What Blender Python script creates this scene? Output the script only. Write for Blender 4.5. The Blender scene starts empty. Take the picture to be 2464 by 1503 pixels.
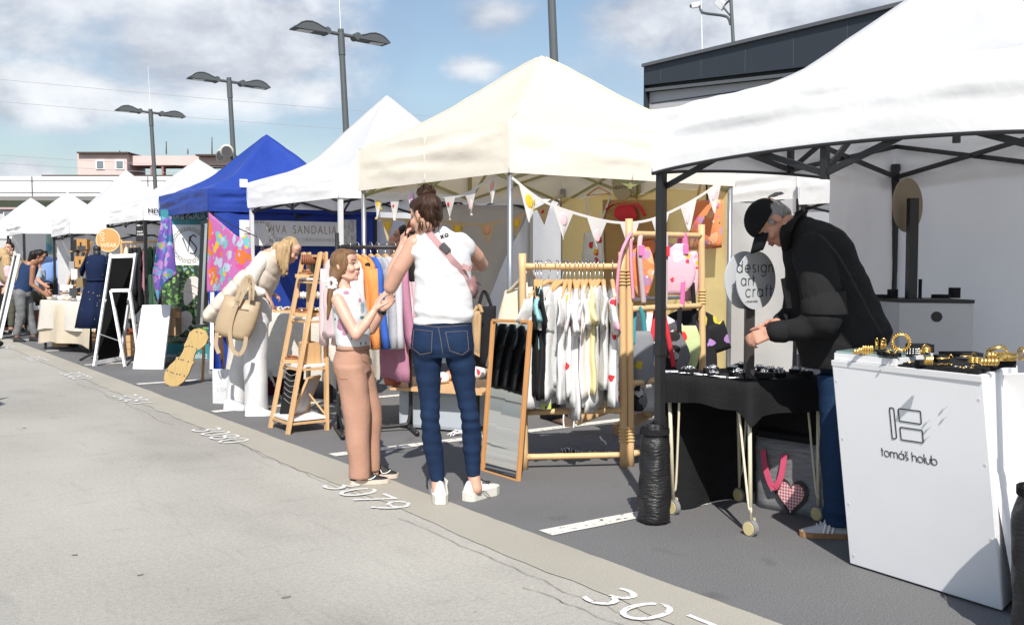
import bpy, bmesh, math, random
import numpy as np
from mathutils import Vector, Matrix, noise
R=math.radians; PI=math.pi; rnd=random.Random(7)
S=bpy.context.scene; C=S.collection
# ---------------- camera ----------------
CH=1.389; YAW=0.6176; PITCH=0.0523; FD=2424.0      # x: across the lane towards the stalls, y: along the row, z: up
cd=bpy.data.cameras.new('camera'); cam=bpy.data.objects.new('camera',cd); C.objects.link(cam)
cd.sensor_width=36; cd.lens=35.41; cd.clip_end=3000
cam.location=(0,0,CH); cam.rotation_euler=(PI/2-PITCH,0,-YAW); S.camera=cam
# ---------------- exposure ----------------
S.view_settings.view_transform='Standard'; S.view_settings.look='None'; S.view_settings.gamma=1
S.view_settings.exposure=0.40
S.cycles.max_bounces=9; S.cycles.transparent_max_bounces=8; S.cycles.caustics_reflective=False; S.cycles.caustics_refractive=False
# ---------------- sun ----------------
SUN_EL=R(45.5); SUN_DIR=Vector((0.56*math.cos(SUN_EL),0.828*math.cos(SUN_EL),-math.sin(SUN_EL))).normalized()
sl=bpy.data.lights.new('sun','SUN'); sl.energy=4.4; sl.angle=R(0.53); sl.color=(1,.955,.89)
so=bpy.data.objects.new('sun',sl); C.objects.link(so); so.rotation_euler=SUN_DIR.to_track_quat('-Z','Y').to_euler(); so.location=(-10,-18,22)
# ---------------- sky ----------------
W=bpy.data.worlds.new('World'); S.world=W; W.use_nodes=True
nt=W.node_tree; N=nt.nodes; Lk=nt.links; N.clear()
def nd(t,**k):
    n=N.new(t)
    for a,b in k.items():
        if a in n.inputs.keys() if hasattr(n.inputs,'keys') else False: n.inputs[a].default_value=b
        else: setattr(n,a,b)
    return n
def mth(op,a,b=None,c=None,clamp=False):
    n=N.new('ShaderNodeMath'); n.operation=op; n.use_clamp=clamp
    for i,v in enumerate((a,b,c)):
        if v is None: continue
        if isinstance(v,(int,float)): n.inputs[i].default_value=v
        else: Lk.new(v,n.inputs[i])
    return n.outputs[0]
out=N.new('ShaderNodeOutputWorld'); bg=N.new('ShaderNodeBackground'); Lk.new(bg.outputs[0],out.inputs[0])
bg.inputs[1].default_value=0.100
sky=N.new('ShaderNodeTexSky'); sky.sky_type='NISHITA'; sky.sun_disc=False; sky.sun_elevation=SUN_EL; sky.sun_rotation=R(214)
sky.air_density=1.15; sky.dust_density=1.2; sky.ozone_density=1.3
tc=N.new('ShaderNodeTexCoord'); sep=N.new('ShaderNodeSeparateXYZ'); Lk.new(tc.outputs['Generated'],sep.inputs[0])
zz=mth('MAXIMUM',sep.outputs[2],0.0); den=mth('ADD',zz,0.22)
cx=mth('DIVIDE',sep.outputs[0],den); cy=mth('DIVIDE',sep.outputs[1],den)
comb=N.new('ShaderNodeCombineXYZ'); Lk.new(cx,comb.inputs[0]); Lk.new(cy,comb.inputs[1])
def nz(vec,scale,detail,rough=.58,dist=0.0,off=(0,0,0)):
    m=N.new('ShaderNodeMapping'); m.inputs['Location'].default_value=off; Lk.new(vec,m.inputs['Vector'])
    n=N.new('ShaderNodeTexNoise'); n.inputs['Scale'].default_value=scale; n.inputs['Detail'].default_value=detail
    n.inputs['Roughness'].default_value=rough; n.inputs['Distortion'].default_value=dist; Lk.new(m.outputs[0],n.inputs['Vector']); return n.outputs[0]
def ss(v,a,b):
    m=N.new('ShaderNodeMapRange'); m.interpolation_type='SMOOTHSTEP'; m.inputs['From Min'].default_value=a; m.inputs['From Max'].default_value=b
    Lk.new(v,m.inputs['Value']); return m.outputs[0]
_f=Vector((math.sin(YAW)*math.cos(PITCH),math.cos(YAW)*math.cos(PITCH),-math.sin(PITCH))); _r=Vector((math.cos(YAW),-math.sin(YAW),0)); _u=_r.cross(_f)
def ray(px,py): return _f+_r*((px-1232)/FD)-_u*((py-751.7)/FD)
# cumulus banks: direction in the sky, angular size, weight
blob=None
dirv=tc.outputs['Generated']
for px,py,sx,w in ((560,80,420,1.0),(640,60,260,1.0),(110,230,210,1.0),(760,215,160,.62),(230,10,560,.46),(40,70,330,.36),(1190,30,160,.5),(1900,70,420,.80),(1620,30,260,.62),(60,415,90,.8),(1130,165,90,.42),(330,235,150,.42)):
    d=ray(px,py).normalized(); v=N.new('ShaderNodeVectorMath'); v.operation='SUBTRACT'; Lk.new(dirv,v.inputs[0]); v.inputs[1].default_value=d
    sc=N.new('ShaderNodeVectorMath'); sc.operation='MULTIPLY'; Lk.new(v.outputs[0],sc.inputs[0]); sc.inputs[1].default_value=(1,1,2.1)
    ln=N.new('ShaderNodeVectorMath'); ln.operation='LENGTH'; Lk.new(sc.outputs[0],ln.inputs[0])
    b=mth('MULTIPLY',mth('SUBTRACT',1.0,mth('DIVIDE',ln.outputs['Value'],sx/FD),clamp=True),w)
    blob=b if blob is None else mth('MAXIMUM',blob,b)
str_=N.new('ShaderNodeVectorMath'); str_.operation='MULTIPLY'; Lk.new(dirv,str_.inputs[0]); str_.inputs[1].default_value=(1,1,1.7)
nA=nz(str_.outputs[0],4.6,10,.58,.2); nB=nz(str_.outputs[0],4.6,5,.55,.2,(0.018,.018,-.055)); nC=nz(str_.outputs[0],2.6,6,.55,.4,(3,1,2))
cum=mth('ADD',mth('MULTIPLY',blob,.80),mth('MULTIPLY',mth('SUBTRACT',nA,.5),1.25))
mask=mth('MULTIPLY',ss(cum,.02,.40),.94)
veil=mth('ADD',mth('MULTIPLY',ss(nC,.38,.70),.52),.03)
lit=ss(mth('ADD',mth('SUBTRACT',nA,nB),mth('MULTIPLY',cum,.12)),-.20,.22)
mixc=N.new('ShaderNodeMix'); mixc.data_type='RGBA'; Lk.new(lit,mixc.inputs['Factor']); mixc.inputs['A'].default_value=(2.9,3.3,4.1,1); mixc.inputs['B'].default_value=(7.5,7.7,8.0,1)
m1=N.new('ShaderNodeMix'); m1.data_type='RGBA'; Lk.new(veil,m1.inputs['Factor']); Lk.new(sky.outputs[0],m1.inputs['A']); m1.inputs['B'].default_value=(2.7,3.5,5.0,1)
m2=N.new('ShaderNodeMix'); m2.data_type='RGBA'; Lk.new(mask,m2.inputs['Factor']); Lk.new(m1.outputs['Result'],m2.inputs['A']); Lk.new(mixc.outputs['Result'],m2.inputs['B'])
Lk.new(m2.outputs['Result'],bg.inputs[0])
# ---------------- where things stand ----------------
O=Vector((0,0,CH))
def J(px,py,d): return O+ray(px,py)*d                       # at a given distance in front of the camera
def zp(px,py,z):
    r=ray(px,py); return O+r*((z-CH)/r.z)
def gd(px,py): return zp(px,py,0.0)
def at(px,py,x):
    r=ray(px,py); return O+r*(x/r.x)
def aty(px,py,y):
    r=ray(px,py); return O+r*(y/r.y)
def V(*a): return Vector(a)
# ---------------- objects ----------------
def wloc(o):
    v=Vector((0,0,0))
    while o: v+=o.location; o=o.parent
    return v
def obj(name,bm,mat,parent=None,smooth=False,label=None,kind=None):
    me=bpy.data.meshes.new(name); 
    bmesh.ops.recalc_face_normals(bm,faces=bm.faces)
    bm.to_mesh(me); bm.free()
    return link(name,me,mat,parent,smooth,label,kind)
def link(name,me,mat,parent=None,smooth=False,label=None,kind=None,base=None):
    o=bpy.data.objects.new(name,me); C.objects.link(o)
    if mat: me.materials.clear(); me.materials.append(mat)
    n=len(me.vertices); co=np.empty(n*3,np.float32); me.vertices.foreach_get('co',co); co=co.reshape(-1,3)
    if parent: org=wloc(parent); o.parent=parent
    else:
        org=Vector(((co[:,0].min()+co[:,0].max())/2,(co[:,1].min()+co[:,1].max())/2,co[:,2].min())); o.location=org
    co-=np.array(org,np.float32); me.vertices.foreach_set('co',co.ravel()); 
    me.polygons.foreach_set('use_smooth',[bool(smooth)]*len(me.polygons)); me.update()
    if label: o['label']=label
    if kind: o['kind']=kind
    return o
def thing(name,label,cat,loc,group=None):
    o=bpy.data.objects.new(name,None); C.objects.link(o); o.location=loc; o.empty_display_size=.1
    o['label']=label; o['category']=cat
    if group: o['group']=group
    return o
def solo(name,bm,mat,label,cat,group=None,smooth=False):
    o=obj(name,bm,mat,None,smooth); o['label']=label; o['category']=cat
    if group: o['group']=group
    return o
def struct(name,bm,mat,smooth=False):
    o=obj(name,bm,mat,None,smooth); o['kind']='structure'; return o
def B(): return bmesh.new()
def basis(z,up=None):
    z=z.normalized(); up=up or (V(0,0,1) if abs(z.z)<.95 else V(0,1,0))
    x=up.cross(z).normalized(); return x,z.cross(x).normalized()
def box(bm,c,size,ax=None,bev=0):
    c=Vector(c); ax=ax or (V(1,0,0),V(0,1,0),V(0,0,1)); hx,hy,hz=[a*(s/2) for a,s in zip(ax,size)]
    vs=[bm.verts.new(c+hx*i+hy*j+hz*k) for i in(-1,1) for j in(-1,1) for k in(-1,1)]
    fs=[bm.faces.new([vs[i] for i in q]) for q in((0,1,3,2),(4,6,7,5),(0,4,5,1),(2,3,7,6),(0,2,6,4),(1,5,7,3))]
    if bev>0:
        es=list({e for f in fs for e in f.edges}); bmesh.ops.bevel(bm,geom=es,offset=bev,segments=2,affect='EDGES',profile=.6)
    return bm
def beam(bm,a,b,w,h,up=None,bev=0):
    a=Vector(a);b=Vector(b); d=b-a; x,y=basis(d,up); return box(bm,(a+b)/2,(w,h,d.length),(x,y,d.normalized()),bev)
def rings(bm,rs,cap=True,close=False):
    vv=[[bm.verts.new(p) for p in r] for r in rs]; n=len(vv[0])
    for a,b in zip(vv,vv[1:]+([vv[0]] if close else [])):
        for i in range(n): bm.faces.new((a[i],a[(i+1)%n],b[(i+1)%n],b[i]))
    if cap and not close: bm.faces.new(vv[0][::-1]); bm.faces.new(vv[-1])
    return bm
def tube(bm,pts,r,n=8,cap=True,flat=None):
    pts=[Vector(p) for p in pts]; rr=r if isinstance(r,(list,tuple)) else [r]*len(pts); rs=[]; x=None
    for i,p in enumerate(pts):
        t=(pts[min(i+1,len(pts)-1)]-pts[max(i-1,0)])
        if t.length<1e-9: t=V(0,0,1)
        t.normalize()
        if x is None: x,y=basis(t,flat)
        else:
            x=(x-t*x.dot(t)); x=x.normalized() if x.length>1e-6 else basis(t)[0]
        y=t.cross(x)
        rs.append([p+(x*math.cos(2*PI*k/n)+y*math.sin(2*PI*k/n))*rr[i] for k in range(n)])
    return rings(bm,rs,cap)
def band(bm,pts,w,th,wdir):
    """a strap: flat strip following pts, wide along wdir"""
    pts=[Vector(p) for p in pts]; rs=[]
    for i,p in enumerate(pts):
        t=(pts[min(i+1,len(pts)-1)]-pts[max(i-1,0)]).normalized(); wd=Vector(wdir); wd=(wd-t*wd.dot(t)).normalized(); n=t.cross(wd)
        rs.append([p+wd*w/2+n*th/2,p-wd*w/2+n*th/2,p-wd*w/2-n*th/2,p+wd*w/2-n*th/2])
    return rings(bm,rs)
def cyl(bm,a,b,r,r2=None,n=16): return tube(bm,[a,b],[r,r if r2 is None else r2],n)
def ell(bm,c,rad,ax=None,n=14,m=9):
    c=Vector(c); rad=(rad,)*3 if isinstance(rad,(int,float)) else rad; ax=ax or (V(1,0,0),V(0,1,0),V(0,0,1)); rs=[]
    for j in range(1,m):
        t=PI*j/m; rs.append([c+ax[0]*(rad[0]*math.sin(t)*math.cos(2*PI*k/n))+ax[1]*(rad[1]*math.sin(t)*math.sin(2*PI*k/n))-ax[2]*(rad[2]*math.cos(t)) for k in range(n)])
    vv=[[bm.verts.new(p) for p in r] for r in rs]; lo=bm.verts.new(c-ax[2]*rad[2]); hi=bm.verts.new(c+ax[2]*rad[2])
    for a,b in zip(vv,vv[1:]):
        for i in range(n): bm.faces.new((a[i],a[(i+1)%n],b[(i+1)%n],b[i]))
    for i in range(n): bm.faces.new((lo,vv[0][(i+1)%n],vv[0][i])); bm.faces.new((hi,vv[-1][i],vv[-1][(i+1)%n]))
    return bm
def prism(bm,pts,vec):
    a=[bm.verts.new(Vector(p)) for p in pts]; b=[bm.verts.new(Vector(p)+Vector(vec)) for p in pts]; n=len(a)
    bm.faces.new(a[::-1]); bm.faces.new(b)
    for i in range(n): bm.faces.new((a[i],a[(i+1)%n],b[(i+1)%n],b[i]))
    return bm
def slab(bm,q,th):
    q=[Vector(p) for p in q]; n=(q[1]-q[0]).cross(q[-1]-q[0]).normalized(); return prism(bm,q,n*th)
def torus(bm,c,axis,Rr,r,n=24,m=8,a0=0,a1=2*PI,flat=1.0):
    c=Vector(c); x,y=basis(Vector(axis)); z=Vector(axis).normalized(); full=abs(a1-a0-2*PI)<1e-6; rs=[]
    for i in range(n if full else n+1):
        t=a0+(a1-a0)*i/n; d=x*math.cos(t)+y*math.sin(t)
        rs.append([c+d*(Rr+r*math.cos(2*PI*k/m))+z*(r*flat*math.sin(2*PI*k/m)) for k in range(m)])
    return rings(bm,rs,True,full)
def grid(bm,f,nu,nv,th=0):
    vv=[[bm.verts.new(f(i/nu,j/nv)) for j in range(nv+1)] for i in range(nu+1)]
    for i in range(nu):
        for j in range(nv): bm.faces.new((vv[i][j],vv[i+1][j],vv[i+1][j+1],vv[i][j+1]))
    if th:
        bm.normal_update(); bmesh.ops.solidify(bm,geom=bm.faces[:],thickness=th)
    return bm
def nse(x,y=0,z=0): return noise.noise(Vector((x,y,z)))
def bez(p,n=12):
    """smooth curve through the points"""
    p=[Vector(a) for a in p]; o=[]
    for i in range(len(p)-1):
        a=p[max(i-1,0)];b=p[i];c=p[i+1];d=p[min(i+2,len(p)-1)]
        for k in range(n):
            t=k/n; o.append(.5*((2*b)+(c-a)*t+(2*a-5*b+4*c-d)*t*t+(3*b-a-3*c+d)*t**3))
    return o+[p[-1]]
# ---------------- materials ----------------
_mc={}
def mat(name,col,rough=.8,metal=0,var=.12,vs=6,bump=0,bs=40,stretch=(1,1,1),trans=0,spec=.5,sheen=0,coat=0,vcol=None,detail=4):
    if name in _mc: return _mc[name]
    m=bpy.data.materials.new(name); m.use_nodes=True; t=m.node_tree; n=t.nodes; p=n['Principled BSDF']; L=t.links
    p.inputs['Roughness'].default_value=rough; p.inputs['Metallic'].default_value=metal; p.inputs['Specular IOR Level'].default_value=spec
    if sheen: p.inputs['Sheen Weight'].default_value=sheen
    if coat: p.inputs['Coat Weight'].default_value=coat
    tc=n.new('ShaderNodeTexCoord'); mp=n.new('ShaderNodeMapping'); mp.inputs['Scale'].default_value=stretch; L.new(tc.outputs['Object'],mp.inputs[0])
    a=n.new('ShaderNodeTexNoise'); a.inputs['Scale'].default_value=vs; a.inputs['Detail'].default_value=detail; L.new(mp.outputs[0],a.inputs['Vector'])
    mx=n.new('ShaderNodeMix'); mx.data_type='RGBA'; L.new(a.outputs[0],mx.inputs['Factor'])
    c=np.array(col[:3],float); lo=np.clip(c*(1-var),0,1); hi=np.clip(c*(1+var),0,1)
    if vcol is not None: lo=np.array(vcol)
    mx.inputs['A'].default_value=(*lo,1); mx.inputs['B'].default_value=(*hi,1)
    csock=mx.outputs['Result']; L.new(csock,p.inputs['Base Color'])
    m['_c']=1
    if bump:
        if rough>=.84 and spec==.5: p.inputs['Specular IOR Level'].default_value=.18
        b=n.new('ShaderNodeTexNoise'); b.inputs['Scale'].default_value=bs; b.inputs['Detail'].default_value=5; L.new(mp.outputs[0],b.inputs['Vector'])
        bn=n.new('ShaderNodeBump'); bn.inputs['Strength'].default_value=bump; bn.inputs['Distance'].default_value=.02; L.new(b.outputs[0],bn.inputs['Height']); L.new(bn.outputs[0],p.inputs['Normal'])
    if trans:
        tr=n.new('ShaderNodeBsdfTranslucent'); L.new(csock,tr.inputs[0]); ms=n.new('ShaderNodeMixShader'); ms.inputs[0].default_value=trans
        o=n['Material Output']; L.new(p.outputs[0],ms.inputs[1]); L.new(tr.outputs[0],ms.inputs[2]); L.new(ms.outputs[0],o.inputs[0])
    _mc[name]=m; return m
def printed(name,base,spots,rough=.85,seed=0,trans=.0,bump=.15):
    """fabric printed with scattered blotches: spots = [(colour, scale, size, share)]"""
    if name in _mc: return _mc[name]
    m=mat(name,base,rough,var=.05,trans=trans,bump=bump,bs=25); t=m.node_tree; n=t.nodes; L=t.links; p=n['Principled BSDF']
    src=p.inputs['Base Color'].links[0].from_socket; tc=n.new('ShaderNodeTexCoord')
    users=[l.to_socket for l in src.links]
    for i,(col,sc,size,share) in enumerate(spots):
        mp=n.new('ShaderNodeMapping'); mp.inputs['Location'].default_value=(seed*3.1+i*7.7,i*2.3+seed,i*1.7); L.new(tc.outputs['Object'],mp.inputs[0])
        nz_=n.new('ShaderNodeTexNoise'); nz_.inputs['Scale'].default_value=sc*1.5; L.new(mp.outputs[0],nz_.inputs['Vector'])
        ad=n.new('ShaderNodeMix'); ad.data_type='VECTOR'; ad.inputs['Factor'].default_value=.06/ max(sc/10,.3); L.new(mp.outputs[0],ad.inputs[4]); L.new(nz_.outputs[1],ad.inputs[5])
        v=n.new('ShaderNodeTexVoronoi'); v.inputs['Scale'].default_value=sc; L.new(ad.outputs[1],v.inputs['Vector'])
        lt=n.new('ShaderNodeMath'); lt.operation='LESS_THAN'; lt.inputs[1].default_value=size; L.new(v.outputs['Distance'],lt.inputs[0])
        sp=n.new('ShaderNodeSeparateColor'); L.new(v.outputs['Color'],sp.inputs[0])
        l2=n.new('ShaderNodeMath'); l2.operation='LESS_THAN'; l2.inputs[1].default_value=share; L.new(sp.outputs[0],l2.inputs[0])
        mu=n.new('ShaderNodeMath'); mu.operation='MULTIPLY'; L.new(lt.outputs[0],mu.inputs[0]); L.new(l2.outputs[0],mu.inputs[1])
        mx=n.new('ShaderNodeMix'); mx.data_type='RGBA'; L.new(mu.outputs[0],mx.inputs['Factor']); L.new(src,mx.inputs['A']); mx.inputs['B'].default_value=(*col,1); src=mx.outputs['Result']
    for u in users: L.new(src,u)
    return m
def wood(name,col,rough=.55,axis=2):
    st=[9,9,9]; st[axis]=.6
    return mat(name,col,rough,var=.22,vs=5,stretch=tuple(st),bump=.08,bs=8)
# ---------------- lettering ----------------
def text(name,s,size,org,xd,yd,m,parent=None,space=1.0,off=0,ext=.0008,align='LEFT',sx=1,kind=None,line=1.0,fit=None):
    cu=bpy.data.curves.new(name,'FONT'); cu.body=s; cu.size=size; cu.space_character=space; cu.offset=off; cu.extrude=ext; cu.align_x=align; cu.resolution_u=4; cu.space_line=line
    o=bpy.data.objects.new(name,cu); C.objects.link(o); bpy.context.view_layer.update()
    me=bpy.data.meshes.new_from_object(o.evaluated_get(bpy.context.evaluated_depsgraph_get())); bpy.data.objects.remove(o)
    if fit: sx=fit/max(v.co.x for v in me.vertices)
    xd=Vector(xd).normalized(); yd=Vector(yd); yd=(yd-xd*yd.dot(xd)).normalized(); M=Matrix((xd*sx,yd,xd.cross(yd))).transposed().to_4x4(); M.translation=Vector(org); me.transform(M)
    return link(name,me,m,parent,False,None,kind)
def _arc(cx,cy,r,a,b,n=10): return [(cx+r*math.cos(R(a+(b-a)*i/n)),cy+r*math.sin(R(a+(b-a)*i/n))) for i in range(n+1)]
_o=_arc(.5,.5,.5,0,360,18)
GL={'o':([_o],1.25),'a':([_o,[(1,0),(1,1)]],1.27),'d':([_o,[(1,0),(1,1.55)]],1.27),'b':([_o,[(0,0),(0,1.55)]],1.25),'g':([_o,[(1,1),(1,0)]+_arc(.5,-.0,.5,0,-150)],1.27),
'e':([[(0,.5),(1,.5)]+_arc(.5,.5,.5,0,318,16)],1.2),'c':([_arc(.5,.5,.5,42,318,14)],1.1),'s':([_arc(.3,.74,.26,40,270,9)+_arc(.3,.24,.24,90,-140,9)],.8),
'i':([[(0,0),(0,1)],[(0,1.35),(0,1.37)]],.3),'l':([[(0,0),(0,1.55)]],.3),'t':([[(.15,1.45),(.15,0)],[(0,1),(.45,1)]],.58),'f':([[(.15,0),(.15,1.2)]+_arc(.4,1.2,.25,180,80,5),[(0,1),(.42,1)]],.58),
'r':([[(0,0),(0,1)],_arc(.35,.62,.35,180,70,6)],.55),'n':([[(0,0),(0,1)],[(0,.6)]+_arc(.4,.6,.4,180,0,9)+[(.8,0)]],1.05),'h':([[(0,0),(0,1.55)],[(0,.6)]+_arc(.4,.6,.4,180,0,9)+[(.8,0)]],1.05),
'u':([[(0,1),(0,.4)]+_arc(.4,.4,.4,180,360,9)+[(.8,1)]],1.05),'m':([[(0,0),(0,1)],_arc(.35,.65,.35,180,0,8)+[(.7,0)],_arc(1.05,.65,.35,180,0,8)+[(1.4,0)]],1.65),
'y':([[(0,1),(.4,0)],[(.8,1),(.3,-.4)]],.95),' ':([],.55),'á':([_o,[(1,0),(1,1)],[(.5,1.2),(.75,1.5)]],1.27),'š':([_arc(.3,.74,.26,40,270,9)+_arc(.3,.24,.24,90,-140,9),[(.05,1.5),(.3,1.25),(.55,1.5)]],.8)}
def strokes(bm,s,xh,org,xd,yd,w,tr=0):
    x=0
    for ch in s:
        g,adv=GL[ch]
        for pl in g: tube(bm,[Vector(org)+xd*((x+p[0])*xh)+yd*(p[1]*xh) for p in pl],w,6)
        x+=adv+tr
    return x*xh
def swidth(s,xh,tr=0): return sum(GL[c][1]+tr for c in s)*xh
# ================= SETTING =================
def concrete():
    m=mat('concrete',(.372,.356,.316),.9,var=.13,vs=.9,detail=8); t=m.node_tree; n=t.nodes; L=t.links; p=n['Principled BSDF']
    src=p.inputs['Base Color'].links[0].from_socket; tc=n.new('ShaderNodeTexCoord')
    def N2(scale,stretch,lo,hi,a,b,detail=5):
        nonlocal src
        mp=n.new('ShaderNodeMapping'); mp.inputs['Scale'].default_value=stretch; L.new(tc.outputs['Object'],mp.inputs[0])
        z=n.new('ShaderNodeTexNoise'); z.inputs['Scale'].default_value=scale; z.inputs['Detail'].default_value=detail; L.new(mp.outputs[0],z.inputs[0])
        r=n.new('ShaderNodeMapRange'); r.inputs[1].default_value=lo; r.inputs[2].default_value=hi; r.inputs[3].default_value=a; r.inputs[4].default_value=b; L.new(z.outputs[0],r.inputs[0])
        x=n.new('ShaderNodeMix'); x.data_type='RGBA'; x.blend_type='MULTIPLY'; x.inputs['Factor'].default_value=1; L.new(src,x.inputs['A']); L.new(r.outputs[0],x.inputs['B']); src=x.outputs['Result']; return z
    N2(.5,(1,.45,1),.3,.7,.80,1.13,6); z=N2(150,(1,1,1),.25,.75,.76,1.22,2); N2(45,(1,1,1),.3,.7,.90,1.08,3); N2(5,(.5,2.0,1),.58,.80,1,.84,7); N2(1.1,(1,.6,1),.54,.68,1,.86,9); N2(3.2,(3.5,.5,1),.60,.74,1,.90,8); N2(17,(1,1,1),.73,.79,1,.55,2)
    v=n.new('ShaderNodeTexVoronoi'); v.feature='DISTANCE_TO_EDGE'; v.inputs['Scale'].default_value=.33
    mp=n.new('ShaderNodeMix'); mp.data_type='VECTOR'; mp.inputs['Factor'].default_value=.22; w=n.new('ShaderNodeTexNoise'); w.inputs['Scale'].default_value=2.2; w.inputs['Detail'].default_value=6; L.new(tc.outputs['Object'],w.inputs[0]); L.new(tc.outputs['Object'],mp.inputs[4]); L.new(w.outputs[1],mp.inputs[5]); L.new(mp.outputs[1],v.inputs[0])
    r=n.new('ShaderNodeMapRange'); r.inputs[1].default_value=0; r.inputs[2].default_value=.0035; r.inputs[3].default_value=.93; r.inputs[4].default_value=1; L.new(v.outputs['Distance'],r.inputs[0])
    x=n.new('ShaderNodeMix'); x.data_type='RGBA'; x.blend_type='MULTIPLY'; x.inputs['Factor'].default_value=1; L.new(src,x.inputs['A']); L.new(r.outputs[0],x.inputs['B']); src=x.outputs['Result']
    L.new(src,p.inputs['Base Color'])
    b=n.new('ShaderNodeBump'); b.inputs['Strength'].default_value=.25; b.inputs['Distance'].default_value=.006; L.new(z.outputs[0],b.inputs['Height']); L.new(b.outputs[0],p.inputs['Normal']); return m
bm=B(); 
vs=[bm.verts.new(p) for p in((-900,-900,0),(900,-900,0),(900,1600,0),(-900,1600,0))]; bm.faces.new(vs); struct('ground',bm,concrete())
XK=3.014
def speck(name,col,dark,light,sc=140):
    m=mat(name,col,.88,var=.14,vs=1.3,detail=7,bump=.3,bs=160); t=m.node_tree; n=t.nodes; L=t.links; p=n['Principled BSDF']; src=p.inputs['Base Color'].links[0].from_socket
    tc=n.new('ShaderNodeTexCoord'); z=n.new('ShaderNodeTexNoise'); z.inputs['Scale'].default_value=sc; z.inputs['Detail'].default_value=2; L.new(tc.outputs['Object'],z.inputs[0])
    cr=n.new('ShaderNodeMapRange'); cr.inputs[1].default_value=.3; cr.inputs[2].default_value=.72; cr.inputs[3].default_value=dark; cr.inputs[4].default_value=light; L.new(z.outputs[0],cr.inputs[0])
    x=n.new('ShaderNodeMix'); x.data_type='RGBA'; x.blend_type='MULTIPLY'; x.inputs['Factor'].default_value=1; L.new(src,x.inputs['A']); L.new(cr.outputs[0],x.inputs['B'])
    z2=n.new('ShaderNodeTexNoise'); z2.inputs['Scale'].default_value=2.3; z2.inputs['Detail'].default_value=3; L.new(tc.outputs['Object'],z2.inputs[0])
    c2=n.new('ShaderNodeMapRange'); c2.inputs[1].default_value=.66; c2.inputs[2].default_value=.74; c2.inputs[3].default_value=1; c2.inputs[4].default_value=.72; L.new(z2.outputs[0],c2.inputs[0])
    y=n.new('ShaderNodeMix'); y.data_type='RGBA'; y.blend_type='MULTIPLY'; y.inputs['Factor'].default_value=1; L.new(x.outputs['Result'],y.inputs['A']); L.new(c2.outputs[0],y.inputs['B']); L.new(y.outputs['Result'],p.inputs['Base Color']); return m
# tan edging strip with a ragged joint, then the asphalt bays
bm=B(); L_=[];R_=[]
ys=[-8+.08*i for i in range(900)]
for y in ys:
    L_.append(bm.verts.new((2.69+.05*nse(y*.7)+.035*nse(y*4.1,3)+.012*nse(y*15,9),y,.004))); R_.append(bm.verts.new((XK+.012*nse(y*1.7,5)+.008*nse(y*9,2),y,.004)))
for i in range(len(ys)-1): bm.faces.new((L_[i],R_[i],R_[i+1],L_[i+1]))
struct('edging_strip',bm,speck('tan_concrete',(.378,.355,.302),.82,1.14,150))
bm=B(); A_=[];D_=[]
for y in ys: A_.append(bm.verts.new((XK+.012*nse(y*1.7,5)+.008*nse(y*9,2),y,.0041))); D_.append(bm.verts.new((60,y,.0041)))
for i in range(len(ys)-1): bm.faces.new((A_[i],D_[i],D_[i+1],A_[i+1]))
struct('asphalt_parking_bays',bm,speck('asphalt',(.148,.147,.148),.72,1.36))
def worn(name,col,thr=.36):
    m=mat(name,col,.8,var=.06,vs=10); t=m.node_tree; n=t.nodes; L=t.links; p=n['Principled BSDF']; tc=n.new('ShaderNodeTexCoord')
    z=n.new('ShaderNodeTexNoise'); z.inputs['Scale'].default_value=26; z.inputs['Detail'].default_value=7; L.new(tc.outputs['Object'],z.inputs[0])
    r=n.new('ShaderNodeMapRange'); r.inputs[1].default_value=thr; r.inputs[2].default_value=thr+.05; L.new(z.outputs[0],r.inputs[0]); L.new(r.outputs[0],p.inputs['Alpha']); return m
white_paint=worn('road_paint',(.66,.64,.58),.35); num_paint=worn('number_paint',(.70,.70,.68),.36)
for k in range(-1,14):
    y=4.07+2.5*k
    bm=B(); n=40; a=[bm.verts.new((XK+.045+5.6*i/n,y-.115+.006*nse(i*.9,k),.0085)) for i in range(n+1)]; b=[bm.verts.new((XK+.045+5.6*i/n,y+.006*nse(i*.9,k+9),.0085)) for i in range(n+1)]
    for i in range(n): bm.faces.new((a[i],a[i+1],b[i+1],b[i]))
    struct('parking_line',bm,white_paint)
for k in range(-1,9):
    y0=4.07+2.5*k+1.25
    text('bay_number',str(3079+k),.345,(2.575,y0+.36,.0088),(0,-1,0),(1,0,0),num_paint,None,1.0,-.004,0,kind='structure',sx=1.18)
tar=mat('tar_stain',(.21,.20,.18),.9,var=.3,vs=30); rs_=random.Random(21)
bm=B()
for i in range(22):
    x,y,r0=rs_.uniform(-1.5,2.6),rs_.uniform(1.5,14),rs_.choice((.006,.009,.012,.02)); bm.faces.new([bm.verts.new((x+r0*(1.4+.5*rs_.random())*math.cos(a),y+r0*(.8+.4*rs_.random())*math.sin(a),.0035)) for a in [2*PI*k/9 for k in range(9)]])
for i in range(0):
    x,y,r0=rs_.uniform(3.2,5.0),rs_.uniform(1.5,6),rs_.choice((.008,.014,.03)); bm.faces.new([bm.verts.new((x+r0*(1.4+.5*rs_.random())*math.cos(a),y+r0*math.sin(a),.0078)) for a in [2*PI*k/9 for k in range(9)]])
struct('pavement_stains',bm,tar)
bm=B()
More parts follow.
